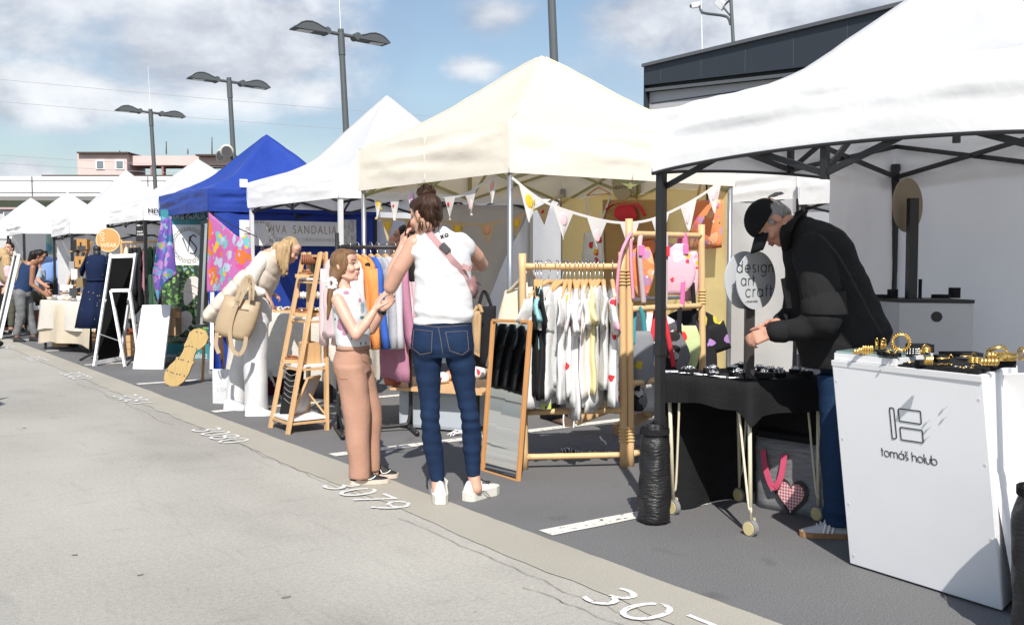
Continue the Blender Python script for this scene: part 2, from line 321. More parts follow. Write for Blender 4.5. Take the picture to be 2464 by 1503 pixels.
for (x0,y0,y1,sd_,amp_) in((2.60,1.2,4.7,1,.07),(2.66,5.2,8.2,5,.05),(2.55,8.5,12,9,.06),(2.50,2.0,3.4,14,.05)):
    n=90; L2=[];R2=[]
    for i in range(n+1):
        y=y0+(y1-y0)*i/n; x=x0+amp_*nse(y*1.3,sd_)+.03*nse(y*6,sd_)+.008*nse(y*30,sd_); w=.0012+.0028*abs(nse(y*9,sd_+3)); L2.append(bm.verts.new((x-w,y,.0062))); R2.append(bm.verts.new((x+w,y,.0062)))
    for i in range(n): bm.faces.new((L2[i],R2[i],R2[i+1],L2[i+1]))
struct('pavement_cracks',bm,mat('crack_dark',(.20,.185,.16),.95))
# ---------------- far buildings ----------------
pinkm=mat('pink_render',(.64,.49,.46),.9,var=.06,vs=1); brown=mat('brown_trim',(.08,.05,.045),.8); glass=mat('window_glass',(.16,.19,.22),.12,spec=.8); wh=mat('white_cladding',(.80,.80,.80),.5,var=.03); dk=mat('dark_gap',(.06,.06,.065),.7); whframe=mat('white_frame',(.8,.8,.8),.5)
FH=V(math.sin(YAW),math.cos(YAW),0)
def fp(px,py,d): r=ray(px,py); return O+r*(d/r.dot(FH))
def pxbox(bm,x0,y0,x1,y1,d,th):      # box on a facade that faces the market, d metres away
    a=fp(x0,y1,d); b=fp(x1,y0,d); c=(a+b)/2+FH*(th/2); return box(bm,c,((b-a).dot(_r),th,abs(b.z-a.z)),(_r,FH,V(0,0,1)))
Yp=80
t=thing('pink_apartment_block','pink rendered rooftop storey with two windows and an open roof frame beyond the white footbridge','building',(fp(300,500,Yp).x,fp(300,500,Yp).y,0))
bm=B(); pxbox(bm,187,369,305,421,Yp,4); pxbox(bm,104,428,560,640,Yp-.5,12); obj('wall',bm,pinkm,t)
bm=B(); pxbox(bm,184,365.5,308,369,Yp-.4,4.8); pxbox(bm,100,421,560,428,Yp-.9,13); pxbox(bm,470,371,560,375,Yp-.3,4); obj('roof_edge',bm,brown,t)
bm=B(); pxbox(bm,305,375,560,398,Yp+.6,3); obj('roof_beam',bm,pinkm,t)
for x in (364,391,448,505):
    bm=B(); pxbox(bm,x-2,398,x+2,421,Yp+.7,.6); obj('post',bm,mat('rust_post',(.3,.16,.14),.8),t)
for x in (230,277):
    bm=B(); pxbox(bm,x,385,x+21,408,Yp-.08,.3); w=obj('window',bm,whframe,t); bm=B(); pxbox(bm,x+3,387.5,x+18,404.5,Yp-.12,.2); obj('pane',bm,glass,w)
for x,y0 in ((288,362),(400,340),(452,358),(510,330)):
    bm=B(); a=fp(x,y0,Yp+1); b=fp(x,371,Yp+1); cyl(bm,b,a,.06,.03,6); obj('antenna',bm,brown,t)
Yw=58
t=thing('white_footbridge','long white clad footbridge with dark joints at the far end of the row','bridge',(fp(150,500,Yw).x,fp(150,500,Yw).y,0))
bm=B(); pxbox(bm,-700,424.5,620,472.5,Yw,4); obj('parapet',bm,wh,t)
for y in (434.7,462.7):
    bm=B(); pxbox(bm,-700,y,620,y+1.2,Yw-.03,.1); obj('joint',bm,dk,t)
for x in (-203,76,355):
    bm=B(); pxbox(bm,x,425,x+1.2,472,Yw-.04,.1); obj('joint',bm,dk,t)
for x in (-400,560):
    bm=B(); pxbox(bm,x,472.6,x+30,612,Yw+1,2); obj('pier',bm,mat('grey_concrete',(.4,.4,.4),.9),t)
Yg=70
t=thing('grey_office_building','low grey building with white windows under the white footbridge','building',(fp(60,500,Yg).x,fp(60,500,Yg).y,0))
bm=B(); pxbox(bm,-500,503,560,660,Yg,10); obj('wall',bm,mat('grey_render',(.5,.5,.5),.9,var=.05,vs=1),t)
bm=B(); pxbox(bm,-500,460,560,499,Yg+1.2,8); obj('dark_strip_glazing',bm,mat('green_strip',(.045,.055,.035),.25,var=.6,vs=1.2,stretch=(.15,1,5)),t)
bm=B(); pxbox(bm,-500,499,560,503.5,Yg-.3,11); obj('ledge',bm,mat('pink_ledge',(.45,.33,.33),.9),t)
bm=B(); pxbox(bm,-500,535,560,539,Yg-.1,.3); obj('stripe',bm,mat('pink_ledge',(.45,.33,.33)),t)
for x in (-60,-28,8,40,72,104):
    bm=B(); pxbox(bm,x,509,x+20,527,Yg-.1,.3); w=obj('window',bm,whframe,t); bm=B(); pxbox(bm,x+2,511,x+9.3,525,Yg-.15,.2); pxbox(bm,x+10.7,511,x+18,525,Yg-.15,.2); obj('pane',bm,glass,w)
# right hand building with the sloping dark fascia
Xb=22.0; def_n=mat('anthracite_panel',(.030,.037,.047),.45,var=.08,vs=2); edge=mat('roof_flashing',(.11,.115,.125),.45)
ft=[at(1552,163,Xb),at(2150,22,Xb),at(2700,-108,Xb)]; fb=[at(1552,206,Xb),at(1900,166,Xb),at(2700,74,Xb)]
t=thing('parking_deck_building','building with sloping anthracite roof fascia over pale grey panels behind the tents','building',(Xb,(ft[0].y+ft[2].y)/2,0))
def strip(bm,top,bot,xo,th):
    def f(P,y):
        for a,b in zip(P,P[1:]):
            if a.y>=y>=b.y-1e-6: return a.z+(b.z-a.z)*(y-a.y)/(b.y-a.y)
        return P[-1].z
    Ys=sorted({p.y for p in top}|{p.y for p in bot},reverse=True); Ys=[y for y in Ys if y<=top[0].y+1e-6]
    rings(bm,[[V(Xb+xo,y,f(bot,y)),V(Xb+xo,y,f(top,y)),V(Xb+xo+th,y,f(top,y)),V(Xb+xo+th,y,f(bot,y))] for y in Ys])
up=lambda P,d:[p+V(0,0,d) for p in P]
bm=B(); strip(bm,ft,fb,-.05,1.2); obj('roof_fascia',bm,def_n,t)
bm=B(); strip(bm,up(ft,.10),up(ft,.003),-.15,1.6); obj('roof_edge',bm,edge,t)
lb=[at(1552,218.5,Xb),at(1880,183,Xb),at(2700,95,Xb)]
bm=B(); strip(bm,up(fb,-.004),lb,.12,.9); obj('soffit',bm,mat('soffit',(.018,.021,.026),.6),t)
bm=B(); strip(bm,up(lb,.06),up(lb,-.03),.0,.1); obj('rail',bm,edge,t)
wallm=mat('pale_grey_panel',(.46,.46,.47),.75,var=.05,vs=1.5)
bm=B(); strip(bm,up(lb,-.035),[V(Xb,p.y,0) for p in lb],.2,8); obj('wall',bm,wallm,t)
for k,px in enumerate((1593,1690,1796,1912,2041,2180,2330)):
    p=at(px,150,Xb); bm=B(); z0=fb[0].z+(fb[2].z-fb[0].z)*(p.y-fb[0].y)/(fb[2].y-fb[0].y); z1=ft[0].z+(ft[2].z-ft[0].z)*(p.y-ft[0].y)/(ft[2].y-ft[0].y)
    box(bm,(Xb-.05,p.y,(z0+z1)/2),(.012,.035,z1-z0-.1)); obj('panel_joint',bm,dk,t)
bm=B(); a=at(1557,248,Xb); b=at(1860,205,Xb); beam(bm,V(Xb+.2,a.y,a.z),V(Xb+.2,b.y,b.z),.03,.03); obj('wall_joint',bm,dk,t)
galv=mat('galvanised_steel',(.42,.43,.44),.35,metal=.8,var=.15,vs=14); post_grey=mat('lamp_grey',(.085,.095,.10),.5,var=.06)
Xm=22.6
b=at(1766,112,Xm); tp=at(1758,-14,Xm); t=thing('camera_mast','grey roof mast with a bent arm, white surveillance camera and antenna box','mast',b)
bm=B(); cyl(bm,b-V(0,0,.2),tp,.055,.05,10); obj('pole',bm,post_grey,t)
bm=B(); tube(bm,bez([at(1758,60,Xm),at(1752,44,Xm),at(1738,38,Xm),at(1700,33,Xm),at(1688,28,Xm),at(1684,14,Xm)],6),.042,8); obj('arm',bm,post_grey,t)
bm=B(); beam(bm,at(1664,15,Xm-.1),at(1687,11,Xm+.1),.14,.15,bev=.03); k=obj('camera',bm,mat('white_plastic',(.75,.75,.75),.4),t); bm=B(); cyl(bm,at(1661.5,15.5,Xm-.11),at(1664,15,Xm-.1),.05); obj('lens',bm,dk,k)
bm=B(); beam(bm,at(1725,2,Xm),at(1742,18,Xm),.10,.26,bev=.03); obj('antenna_box',bm,mat('white_plastic',(.75,.75,.75)),t)
bm=B(); cyl(bm,at(1737,14,Xm),at(1762,44,Xm),.03,n=8); cyl(bm,at(1744,12,Xm),at(1766,-8,Xm),.03,n=8); obj('strut',bm,post_grey,t)
bm=B(); cyl(bm,at(1690,128,Xb+.6),at(1687,-12,Xb+.6),.018,.012,6); solo('lightning_rod',bm,whframe,'thin white lightning rod on the sloping dark roof edge','lightning rod')
# ---------------- cables ----------------
cab=mat('cable',(.30,.30,.32),.6)
for (a,b,l) in (((0,188),(1250,296),'topmost of the four overhead wires, crossing the cumulus clouds'),((0,241),(1250,339),'second overhead wire from the top, just under the left cloud'),((0,368),(700,409),'third overhead wire, crossing the upper half of the pink block'),((0,387),(700,428),'lowest overhead wire, crossing the pink block window sills')):
    p=[]; A=aty(a[0]-300,a[1]-300*(b[1]-a[1])/(b[0]-a[0]),46); Bq=aty(b[0],b[1],34)
    for i in range(25): u=i/24; q=A.lerp(Bq,u); q.z-=.10*math.sin(PI*u); p.append(q)
    bm=B(); tube(bm,p,.0075,5); o=solo('overhead_wire',bm,cab,l,'wire','overhead wires')
# ---------------- lamps ----------------
lampw=mat('lamp_lens',(.75,.76,.78),.25)
def lamp(top,label,whip=None):
    top=Vector(top); base=V(top.x+.815*.27,top.y-.579*.27,0); t=thing('street_lamp',label,'street lamp',base,'twin headed lamps behind the tents')
    bm=B(); cyl(bm,base,base+V(0,0,.03),.16,n=20); tube(bm,[base,base.lerp(top,.93),top],[.075,.058,.055],14); obj('pole',bm,post_grey,t)
    ax=(base-top).normalized()
    bm=B(); cyl(bm,top+ax*.46,top+ax*.02,.068,n=14); cyl(bm,top+ax*.0,top-ax*.05,.06,n=14); obj('collar',bm,post_grey,t)
    c=top+V(0,0,-.05); sl=V(1,0,-.035).normalized()
    bm=B(); cyl(bm,c-sl*.36,c+sl*.36,.036,n=10); obj('cross_arm',bm,post_grey,t)
    for s in(-1,1):
        d=sl*s; j=c+d*.33; upv=V(0,0,1); bm=B(); cyl(bm,j+V(0,-.11,0),j+V(0,.11,0),.075,n=18)
        pts=[(.02,-.05),(.05,.02),(.14,.045),(.24,.085),(.36,.11),(.48,.095),(.58,.055),(.70,-.04),(.68,-.056)]
        prism(bm,[j+d*a+upv*b+V(0,-.16,0) for a,b in pts],V(0,.32,0))
        inner=[(.16,.055),(.25,.11),(.36,.135),(.47,.122),(.55,.085),(.64,-.02)]
        h=obj('lamp_head',bm,post_grey,t); bm=B(); box(bm,j+d*.45+upv*(-.062),(.30,.2,.01)); obj('lens',bm,lampw,h)
        bm=B(); tube(bm,[j+d*a+upv*(b+.004)+V(0,-.163,0) for a,b in pts[1:8]],.012,6); obj('trim',bm,edge,h)
    if whip: bm=B(); cyl(bm,top,top+V(-.815*.04,.579*.04,1)*whip,.008,.005,5); obj('whip_antenna',bm,whframe,t)
    return t,base,top
lamp(at(820,77,9),'twin headed lamp post with whip antenna, tallest of the three, left of white peak',1.6)
_,b2,t2=lamp(at(551,192,9),'twin headed grey lamp post carrying two horn loudspeakers behind the blue tent')
lamp(at(362,267,9),'twin headed grey lamp post with whip antenna standing before the pink block',1.35)
lamp((9,11.75,6.0),'grey lamp post rising behind the cream tent peak, its head cut off above')
for i,(px,py,dx) in enumerate(((548,364,.9),(540,376,-.2))):
    p=at(px,py,8.85); bm=B(); d=V(-.5,-.85,-.1).normalized() if i==0 else V(-.9,-.3,0).normalized()
    tube(bm,[p-d*.2,p-d*.12,p,p+d*.1,p+d*.14],[.06,.07,.09,.15,.17],16); h=solo('loudspeaker',bm,mat('cream_plastic',(.62,.59,.5),.45),('upper' if i==0 else 'lower')+' cream horn loudspeaker clamped to the lamp post behind the blue tent','loudspeaker','horn loudspeakers on the lamp post',True)
    bm=B(); cyl(bm,p+d*.138,p+d*.143,.13); obj('mouth',bm,dk,h); bm=B(); beam(bm,p-d*.1,b2.lerp(t2,(p.z)/t2.z),.05,.05); obj('bracket',bm,post_grey,h)
# ================= TENTS =================
def fabric(name,col,tr=.25,bump=.12,bs=18,rough=.8,var=.04): return mat(name,col,rough,var=var,vs=3,trans=tr,bump=bump,bs=bs,spec=.25)
F_white=fabric('white_canvas',(.83,.83,.84),.42); F_cream=fabric('cream_canvas',(.88,.815,.69),.36); F_blue=fabric('blue_tarpaulin',(.026,.062,.33),.08,.5,9,.42,.2)
F_wshade=fabric('white_sheet',(.72,.72,.73),.22,.25,7); F_grey=fabric('grey_sheet',(.87,.865,.87),.36,.2,8); F_yel=fabric('cream_wall_glow',(.88,.70,.33),.38,.4,6)  # cream wall cloth: warm glow through the canvas is put into its yellow
VAL={'white_canvas':fabric('white_canvas_valance',(.88,.88,.885),.06),'cream_canvas':fabric('cream_canvas_valance',(.88,.825,.715),.12)}
M_black=mat('black_metal',(.018,.018,.019),.45,var=.3); M_whm=mat('white_metal',(.62,.63,.64),.4); M_yg=mat('olive_bar',(.34,.33,.15),.45,metal=.3)
TENTS={}
TQ=[0,.1,.2,.3,.4,.5,.6,.7,.8,.9,.96,1]; TZ=[0,.037,.073,.115,.172,.264,.406,.555,.692,.832,.925,.975]   # slack skirt, taut peak
def tent(key,label,nf,ff,D,zb,zt,za,fab,legm,legs=(0,1,2,3),conc=.62,sag=.05,lift=0,wr=1.0,legw=.045,truss=None,round_leg=False,tv=1.0,seed=0,trim=None,corner_drop=0,seam=None,tw=.6):
    nf=V(*nf,0); ff=V(*ff,0); U=(ff-nf); Wd=U.length; U.normalize(); Vv=V(U.y,-U.x,0)
    if Vv.x<0: Vv=-Vv
    t=thing('market_tent',label,'tent',nf+U*Wd/2+Vv*D/2,'pop up market tents'); ctr=nf+U*Wd/2+Vv*D/2
    TENTS[key]=(nf,U,Vv,Wd,D,zb,zt,t)
    def P(a,b,z): return ctr+U*(a*Wd/2)+Vv*(b*D/2)+V(0,0,z)
    n=44; bm=B()
    def roof(u,v):
        a=2*u-1;b=2*v-1; r=max(abs(a),abs(b)); q=1-r; z0=(1-tw)*(conc*q+(1-conc)*q*q*(1.6-.6*q))+tw*float(np.interp(q,TQ,TZ)); s=(min(abs(a),abs(b))/r) if r>1e-6 else 0
        pk=1-math.exp(-(r/.07)**2*.7) if r<.3 else 1; z0=z0-(1-pk)*.018
        z=zt+(za-zt)*z0-sag*(1-s*s)*4*q*(1-q)*1.0
        mid=(1-s*s)**2; z+=lift*mid*math.exp(-q*9)*.8
        z+=.010*wr*(1-q)*nse(a*3+seed,b*3,seed)+.016*wr*nse(a*2.2+seed,b*7+seed,2)*(1-q)**2+.006*wr*nse(a*9,b*9+seed,4)
        rr=1-.012*math.sin(PI*q)
        return P(a*rr,b*rr,z)
    gv=[[bm.verts.new(roof(i/n,j/n)) for j in range(n+1)] for i in range(n+1)]
    for i in range(n):
        for j in range(n):
            a,b,c,d=gv[i][j],gv[i+1][j],gv[i+1][j+1],gv[i][j+1]
            if (i+.5-n/2)*(j+.5-n/2)>0: bm.faces.new((a,b,c)); bm.faces.new((a,c,d))
            else: bm.faces.new((a,b,d)); bm.faces.new((b,c,d))
    obj('canopy',bm,fab,t,True)
    # hip seams
    sm=mat(fab.name+'_seam',tuple(c*.93 for c in (.8,.72,.58)) if fab is F_cream else ((.02,.05,.33) if fab is F_blue else (.72,.72,.72)),.8)
    bm=B()
    for sa,sb in ((-1,-1),(1,-1),(1,1),(-1,1)):
        pts=[roof((1+sa*(1-k/44))/2,(1+sb*(1-k/44))/2)+V(0,0,.004) for k in range(44)]; tube(bm,pts,.005 if fab is F_cream else .0032,5)
    if fab is F_cream: obj('seam',bm,sm,t,True)
    else: bm.free()
    # valance on four sides
    bm=B(); nu,nv=72,12; hh=zt-zb
    crn=[(-1,-1),(1,-1),(1,1),(-1,1)]
    for k in range(4):
        (a0,b0),(a1,b1)=crn[k],crn[(k+1)%4]; outv=(U*((a0+a1)/2)+Vv*((b0+b1)/2)).normalized()
        def val(u,v):
            a=a0+(a1-a0)*u;b=b0+(b1-b0)*u; top=roof((a+1)/2,(b+1)/2); e=min(u,1-u); m2=4*u*(1-u)
            low=zb+lift*m2**1.5-corner_drop*math.exp(-e*14)
            z=top.z+(low-top.z)*v; amp=.019*wr*math.sin(PI*min(v*1.15,1))*(1-math.exp(-e*16))
            d=amp*(nse(u*2.4+seed*3+k*5,v*4.2+k,seed)*1.5+.5*nse(u*5+k,v*9+seed,7))+.010*wr*nse(u*70,v*3+u*4,seed+k)*math.exp(-e*14)*v+.0045*wr*nse(u*11,v*17+u*9,seed+9)*math.sin(PI*v)
            d+=.010*math.sin(PI*v)*m2
            if e<.04: d*=e/.04
            return V(top.x,top.y,z)+outv*(d+.004)
        grid(bm,val,nu,nv)
    bmesh.ops.remove_doubles(bm,verts=bm.verts[:],dist=.002); obj('valance',bm,VAL.get(fab.name,fab),t,True)
    for (a,b) in crn+([(0,-1),(-1,0),(1,0)] if fab is F_cream else []):
        bm=B(); o_=(U*a+Vv*b).normalized(); c0=roof((a+1)/2,(b+1)/2); low=zb-(corner_drop if abs(a*b)==1 else -lift); tube(bm,[V(c0.x,c0.y,c0.z+(low-c0.z)*k/8)+o_*(.006+.007*math.sin(PI*k/8)) for k in range(9)],.0045,5); obj('valance_seam',bm,sm,t,True)
    if trim:
        for k in range(4):
            (a0,b0),(a1,b1)=crn[k],crn[(k+1)%4]; outv=(U*((a0+a1)/2)+Vv*((b0+b1)/2)).normalized(); pts=[]
            for i in range(41):
                u=i/40; m2=4*u*(1-u); e=min(u,1-u); p=P(a0+(a1-a0)*u,b0+(b1-b0)*u,zb+lift*m2**1.5-corner_drop*math.exp(-e*14)); pts.append(p+outv*.006)
            bm=B(); tube(bm,pts,.009,6); obj('edge_binding',bm,trim,t,True)
    # legs
    ins=.03; lp=[]
    for i,(a,b) in enumerate(crn):
        p=P(a*(1-2*ins/Wd),b*(1-2*ins/D),0); lp.append(p)
        if i in legs:
            bm=B()
            if round_leg: cyl(bm,p,p+V(0,0,zb+.12),legw/2,n=14); cyl(bm,p,p+V(0,0,.02),.05,n=14)
            else:
                beam(bm,p,p+V(0,0,zb+.14),legw,legw,U,bev=.003); beam(bm,p+V(0,0,.01),p+V(0,0,.9),legw*.8,legw*.8,U); box(bm,p+V(0,0,.006),(.09,.09,.012))
                box(bm,p+V(0,0,.92),(legw*1.25,legw*1.25,.06),(U,Vv,V(0,0,1)))
            obj('leg',bm,legm,t,round_leg)
    if truss:
        for k in range(4):
            A=lp[k];Bp=lp[(k+1)%4]; z1=zt-.06; z0=(zb-.09 if k==0 else zb+.05) if key=='T0' else zb-.05; bm=B(); m=A.lerp(Bp,.5); inw=(ctr-m); inw.z=0; inw.normalize(); inw*=.02
            for s,e in((A,m),(m,Bp)):
                beam(bm,V(s.x,s.y,z1 if s is A else z0),V(e.x,e.y,z0 if s is A else z1),.014,.028); s2=s+inw;e2=e+inw
                beam(bm,V(s2.x,s2.y,z0 if s is A else z1),V(e2.x,e2.y,z1 if s is A else z0),.014,.028)
                q=(s+e)/2+inw/2; cyl(bm,V(q.x,q.y,(z0+z1)/2)-inw.normalized()*.03,V(q.x,q.y,(z0+z1)/2)+inw.normalized()*.03,.012,n=8)
            box(bm,(m.x,m.y,(z0+z1)/2),(.03,.03,z1-z0+.05)); obj('truss',bm,truss,t)
            bm=B(); top=ctr+V(0,0,zt-.03); beam(bm,V(m.x,m.y,z1-.03),m.lerp(ctr,.5)+V(0,0,zt-.02+.08),.014,.026); beam(bm,m.lerp(ctr,.5)+V(0,0,zt+.06),ctr+V(0,0,zt-.12),.014,.026); beam(bm,V(m.x,m.y,z0),m.lerp(ctr,.5)+V(0,0,zt-.02+.08),.014,.026); obj('truss_arm',bm,truss,t)
        bm=B(); cyl(bm,ctr+V(0,0,zt-.2),ctr+V(0,0,za-.10),.02,n=10); obj('mast',bm,truss,t)
    return t
def wall(name,key,a,b,z0,z1,fab,amp=.03,seed=0,parent=True,fold=2.5,tight=None):
    """cloth sheet between two floor points"""
    a=V(*a,0);b=V(*b,0); d=b-a; nrm=V(d.y,-d.x,0).normalized(); bm=B()
    def f(u,v):
        p=a.lerp(b,u); p.z=z0+(z1-z0)*v-.03*math.sin(PI*u*3)**2*v*(1 if tight is None else 0)
        w=amp*(nse(u*fold*d.length+seed,v*1.2,seed)+.5*nse(u*fold*2.3+seed,v*4+u*3,seed+5))+.006*nse(u*14,v*11,seed)
        return p+nrm*w
    grid(bm,f,int(14*d.length)+8,26); return obj(name,bm,fab,TENTS[key][7] if parent else None,True)
tent('T0','white tent with black frame over the jewellery counter','T0' and (3.65,1.77),(3.65,3.87),2.1,1.855,2.165,2.86,F_white,M_black,truss=M_black,tw=1.0,conc=.42,sag=.05,lift=.03,wr=1.0,trim=M_black,corner_drop=.02,seed=1,legw=.042)
tent('T1','cream tent with galvanised round poles strung with bunting',(4.646,6.58),(4.646,9.19),2.61,2.08,2.49,3.38,F_cream,galv,truss=M_yg,tw=0.0,conc=.60,sag=.05,wr=1.0,round_leg=True,legw=.048,seed=2)
tent('T2','white tent with pale grey legs between the cream tent and the blue tent',(4.54,9.44),(4.54,11.97),2.48,2.02,2.33,3.38,F_white,M_whm,truss=M_black,tw=.9,conc=.52,sag=.06,wr=1.0,seed=3)
tent('T3','bright blue tent over the sandal stall',(4.12,12.2),(4.12,14.2),2.32,1.98,2.26,3.12,F_blue,M_black,truss=M_black,conc=.62,sag=.07,wr=1.5,seed=4)
tent('T4','white tent left of the blue tent with a small printed emblem on its valance',(3.98,14.5),(4.0,16.7),2.25,1.94,2.20,2.97,F_white,M_black,truss=M_black,conc=.66,sag=.05,seed=5)
tent('T5','white tent with black legs above the linen ceramics table',(3.53,16.98),(3.83,19.9),2.15,1.80,2.09,2.98,F_white,M_black,truss=M_black,conc=.66,sag=.06,seed=6)
tent('T6','small white tent beyond the ceramics stall, woman in tank top in front',(3.47,20.7),(3.6,23.3),2.0,1.88,2.10,2.78,F_white,M_black,conc=.66,seed=7)
tent('T7','farthest white tent of the row, at the left picture edge',(3.35,24.4),(3.45,27.0),2.2,1.85,2.1,2.85,F_white,M_black,conc=.66,seed=8)
tent('T8','white tent of the back row seen between cream tent and man in cap',(8.2,6.62),(8.2,9.2),2.5,2.0,2.3,3.05,F_white,M_black,truss=M_black,seed=9)
tent('T9','white tent of the back row beside the grey jewellery backdrop, black truss showing',(8.1,3.9),(8.1,6.5),2.5,1.93,2.25,3.05,F_white,M_black,truss=M_black,seed=10)
tent('T10','white tent of the back row behind the gap left of the yellow wall',(8.3,9.5),(8.3,12.1),2.5,2.05,2.35,3.05,F_white,M_black,seed=11)
wall('side_wall','T8',(8.16,6.6),(8.16,9.2),.02,2.0,F_white,.04,1); wall('side_wall','T10',(8.26,9.5),(8.26,12.1),.02,2.1,F_white,.03,2)
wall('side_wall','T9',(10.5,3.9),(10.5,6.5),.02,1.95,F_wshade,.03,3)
wall('back_wall','T1',(7.2,6.62),(7.2,9.17),.03,2.10,F_yel,.035,3,fold=1.6)
wall('back_wall','T2',(6.96,9.46),(6.96,11.95),.03,2.06,F_grey,.03,4)
wall('side_wall','T3',(4.2,12.22),(6.42,12.22),.05,1.99,F_blue,.03,5,fold=4)
wall('back_wall','T3',(6.4,12.25),(6.4,14.2),.05,1.95,F_blue,.03,6)
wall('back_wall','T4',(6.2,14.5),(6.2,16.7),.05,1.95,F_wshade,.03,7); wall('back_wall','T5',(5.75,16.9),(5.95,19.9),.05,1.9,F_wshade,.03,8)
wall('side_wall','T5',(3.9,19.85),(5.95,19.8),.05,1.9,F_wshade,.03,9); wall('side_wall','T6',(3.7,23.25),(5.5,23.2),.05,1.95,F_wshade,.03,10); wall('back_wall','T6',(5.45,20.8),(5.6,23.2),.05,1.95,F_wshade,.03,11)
# the grey jewellery backdrop: side sheet drawn back, and back sheet
wall('side_wall','T0',(5.06,3.84),(5.72,3.84),.05,1.92,F_grey,.045,12,fold=3); wall('back_wall','T0',(5.73,3.84),(5.73,1.8),.05,1.95,F_grey,.015,13,fold=1)
# grey sheet of the white tent, drawn diagonally
bm=B(); nf,U,Vv,Wd,D,zb,zt,t2=TENTS['T2']
def drape(u,v):
    x=5.42+(6.98-5.42)*u; top=2.03-.03*math.sin(PI*u); bot=.45+max(0,(u-.45)/.55)**1.1*1.30; z=bot+(top-bot)*v
    return V(x,9.50+.05*math.sin(u*9+v*3)*(1-v)+.04*nse(u*4,v*2,3)+.12*(1-v)*u,z)
grid(bm,drape,36,24); obj('side_drape',bm,fabric('drape_sheet',(.56,.55,.56),.15,.2,8),t2,True)
bm=B(); grid(bm,lambda u,v:V(6.45+1.1*u,12.3+.04*nse(u*6,v*3,1),.05+2.0*v),16,16); o=solo('hanging_sheet',bm,F_white,'bright white sheet hanging behind the black clothes rack, right of the blue tarpaulin','sheet',None,True)
# ================= STALL FURNITURE AND GOODS =================
bamb=mat('bamboo',(.66,.44,.22),.45,var=.16,vs=7,stretch=(5,5,.8),bump=.05,bs=12); ash=wood('pine_wood',(.60,.37,.18)); oakd=wood('mirror_oak',(.55,.27,.10)); hangw=mat('hanger_wood',(.60,.36,.16),.4,var=.15,vs=9)
blk=mat('black_cloth',(.014,.014,.015),.9,var=.3,vs=10,bump=.3,bs=60); blkp=mat('black_paint',(.012,.012,.013),.5,var=.2); whp=mat('white_paint',(.75,.75,.755),.45,var=.03,vs=3); mirror=mat('mirror_glass',(.86,.88,.88),.02,metal=1,var=0)
linen=mat('linen',(.60,.565,.50),.95,var=.10,vs=9,bump=.35,bs=50); gold=mat('gold',(.83,.53,.16),.25,metal=1,var=.1,vs=30); silver=mat('silver',(.80,.80,.80),.22,metal=1,var=.1); foam=mat('black_foam',(.016,.016,.017),.95,var=.35,vs=60,bump=.4,bs=200); ink=mat('black_ink',(.01,.01,.01),.5,var=0)
cordm=mat('binding_cord',(.55,.38,.16),.8); steel=mat('hook_steel',(.55,.55,.56),.3,metal=1); skinw=mat('kraft_card',(.45,.29,.15),.85,var=.1,vs=5); wht=mat('white_cotton',(.72,.72,.72),.9,var=.04,vs=6,bump=.15,bs=40,trans=.08)
# ---- bamboo racks ----
def post(bm,a,b,r=.026,taper=1): 
    pts=[a.lerp(b,i/12) for i in range(13)]; tube(bm,pts,[r*(1.06 if i%4==0 else 1)*(1-.08*i/12) for i in range(13)],12)
BL0=gd(1262,1130); BR0=gd(1501,1124); BM0=gd(1517,1122); hz=1.42
dirL=(BR0-BL0).normalized()
def up_(p,z,dx=0,dy=0): return V(p.x+dx,p.y+dy,z)
L1=up_(BL0,1.43)+(-dirL*.015); R1=up_(BR0,1.44)-dirL*.02; M1=up_(BM0,1.66)-dirL*.02
C0=J(1692,1095,7.3); C0.z=0; C1=up_(C0,1.64)-dirL*.03
t=thing('bamboo_clothes_rack','bamboo clothes rack with a high top rail holding the white T-shirts','clothes rack',(BL0+BR0)/2,'bound bamboo racks')
for a,b in((BL0,L1),(BR0,R1)):
    bm=B(); post(bm,a,b); obj('post',bm,bamb,t,True)
def rail(t,A0,A1,B0,B1,z,r=.021,nm='rail'):
    a=A0.lerp(A1,z/A1.z); b=B0.lerp(B1,z/B1.z); d=(b-a).normalized(); bm=B(); post(bm,a+d*.01,b-d*.0,r); obj(nm,bm,bamb,t,True); return a,b
RA,RB=rail(t,BL0,L1,BR0,R1,1.345); rail(t,BL0,L1,BR0,R1,.385); rail(t,BL0,L1,BR0,R1,.085)
t2=thing('bamboo_clothes_rack','taller bamboo rack hung with belt bags and backpacks, behind the black tent pole','clothes rack',(BM0+C0)/2,'bound bamboo racks')
for a,b in((BM0,M1),(C0,C1)):
    bm=B(); post(bm,a,b); obj('post',bm,bamb,t2,True)
T2A,T2B=rail(t2,BM0,M1,C0,C1,1.56); T2C,T2D=rail(t2,BM0,M1,C0,C1,1.06); rail(t2,BM0,M1,C0,C1,.56); rail(t2,BM0,M1,C0,C1,.085)
for (P0,P1,Q0,Q1,zs) in((BR0,R1,BM0,M1,(1.27,.22)),(C0,C1,None,None,(1.12,))):
    for z in zs:
        for p,q in((P0,P1),(Q0,Q1)):
            if p is None: continue
            c=p.lerp(q,z/q.z); bm=B()
            for k in range(5): torus(bm,c+V(0,0,.022*(k-2)),V(.05,.03,1),.029,.0045,16,6)
            obj('cord_binding',bm,cordm,t2,True)
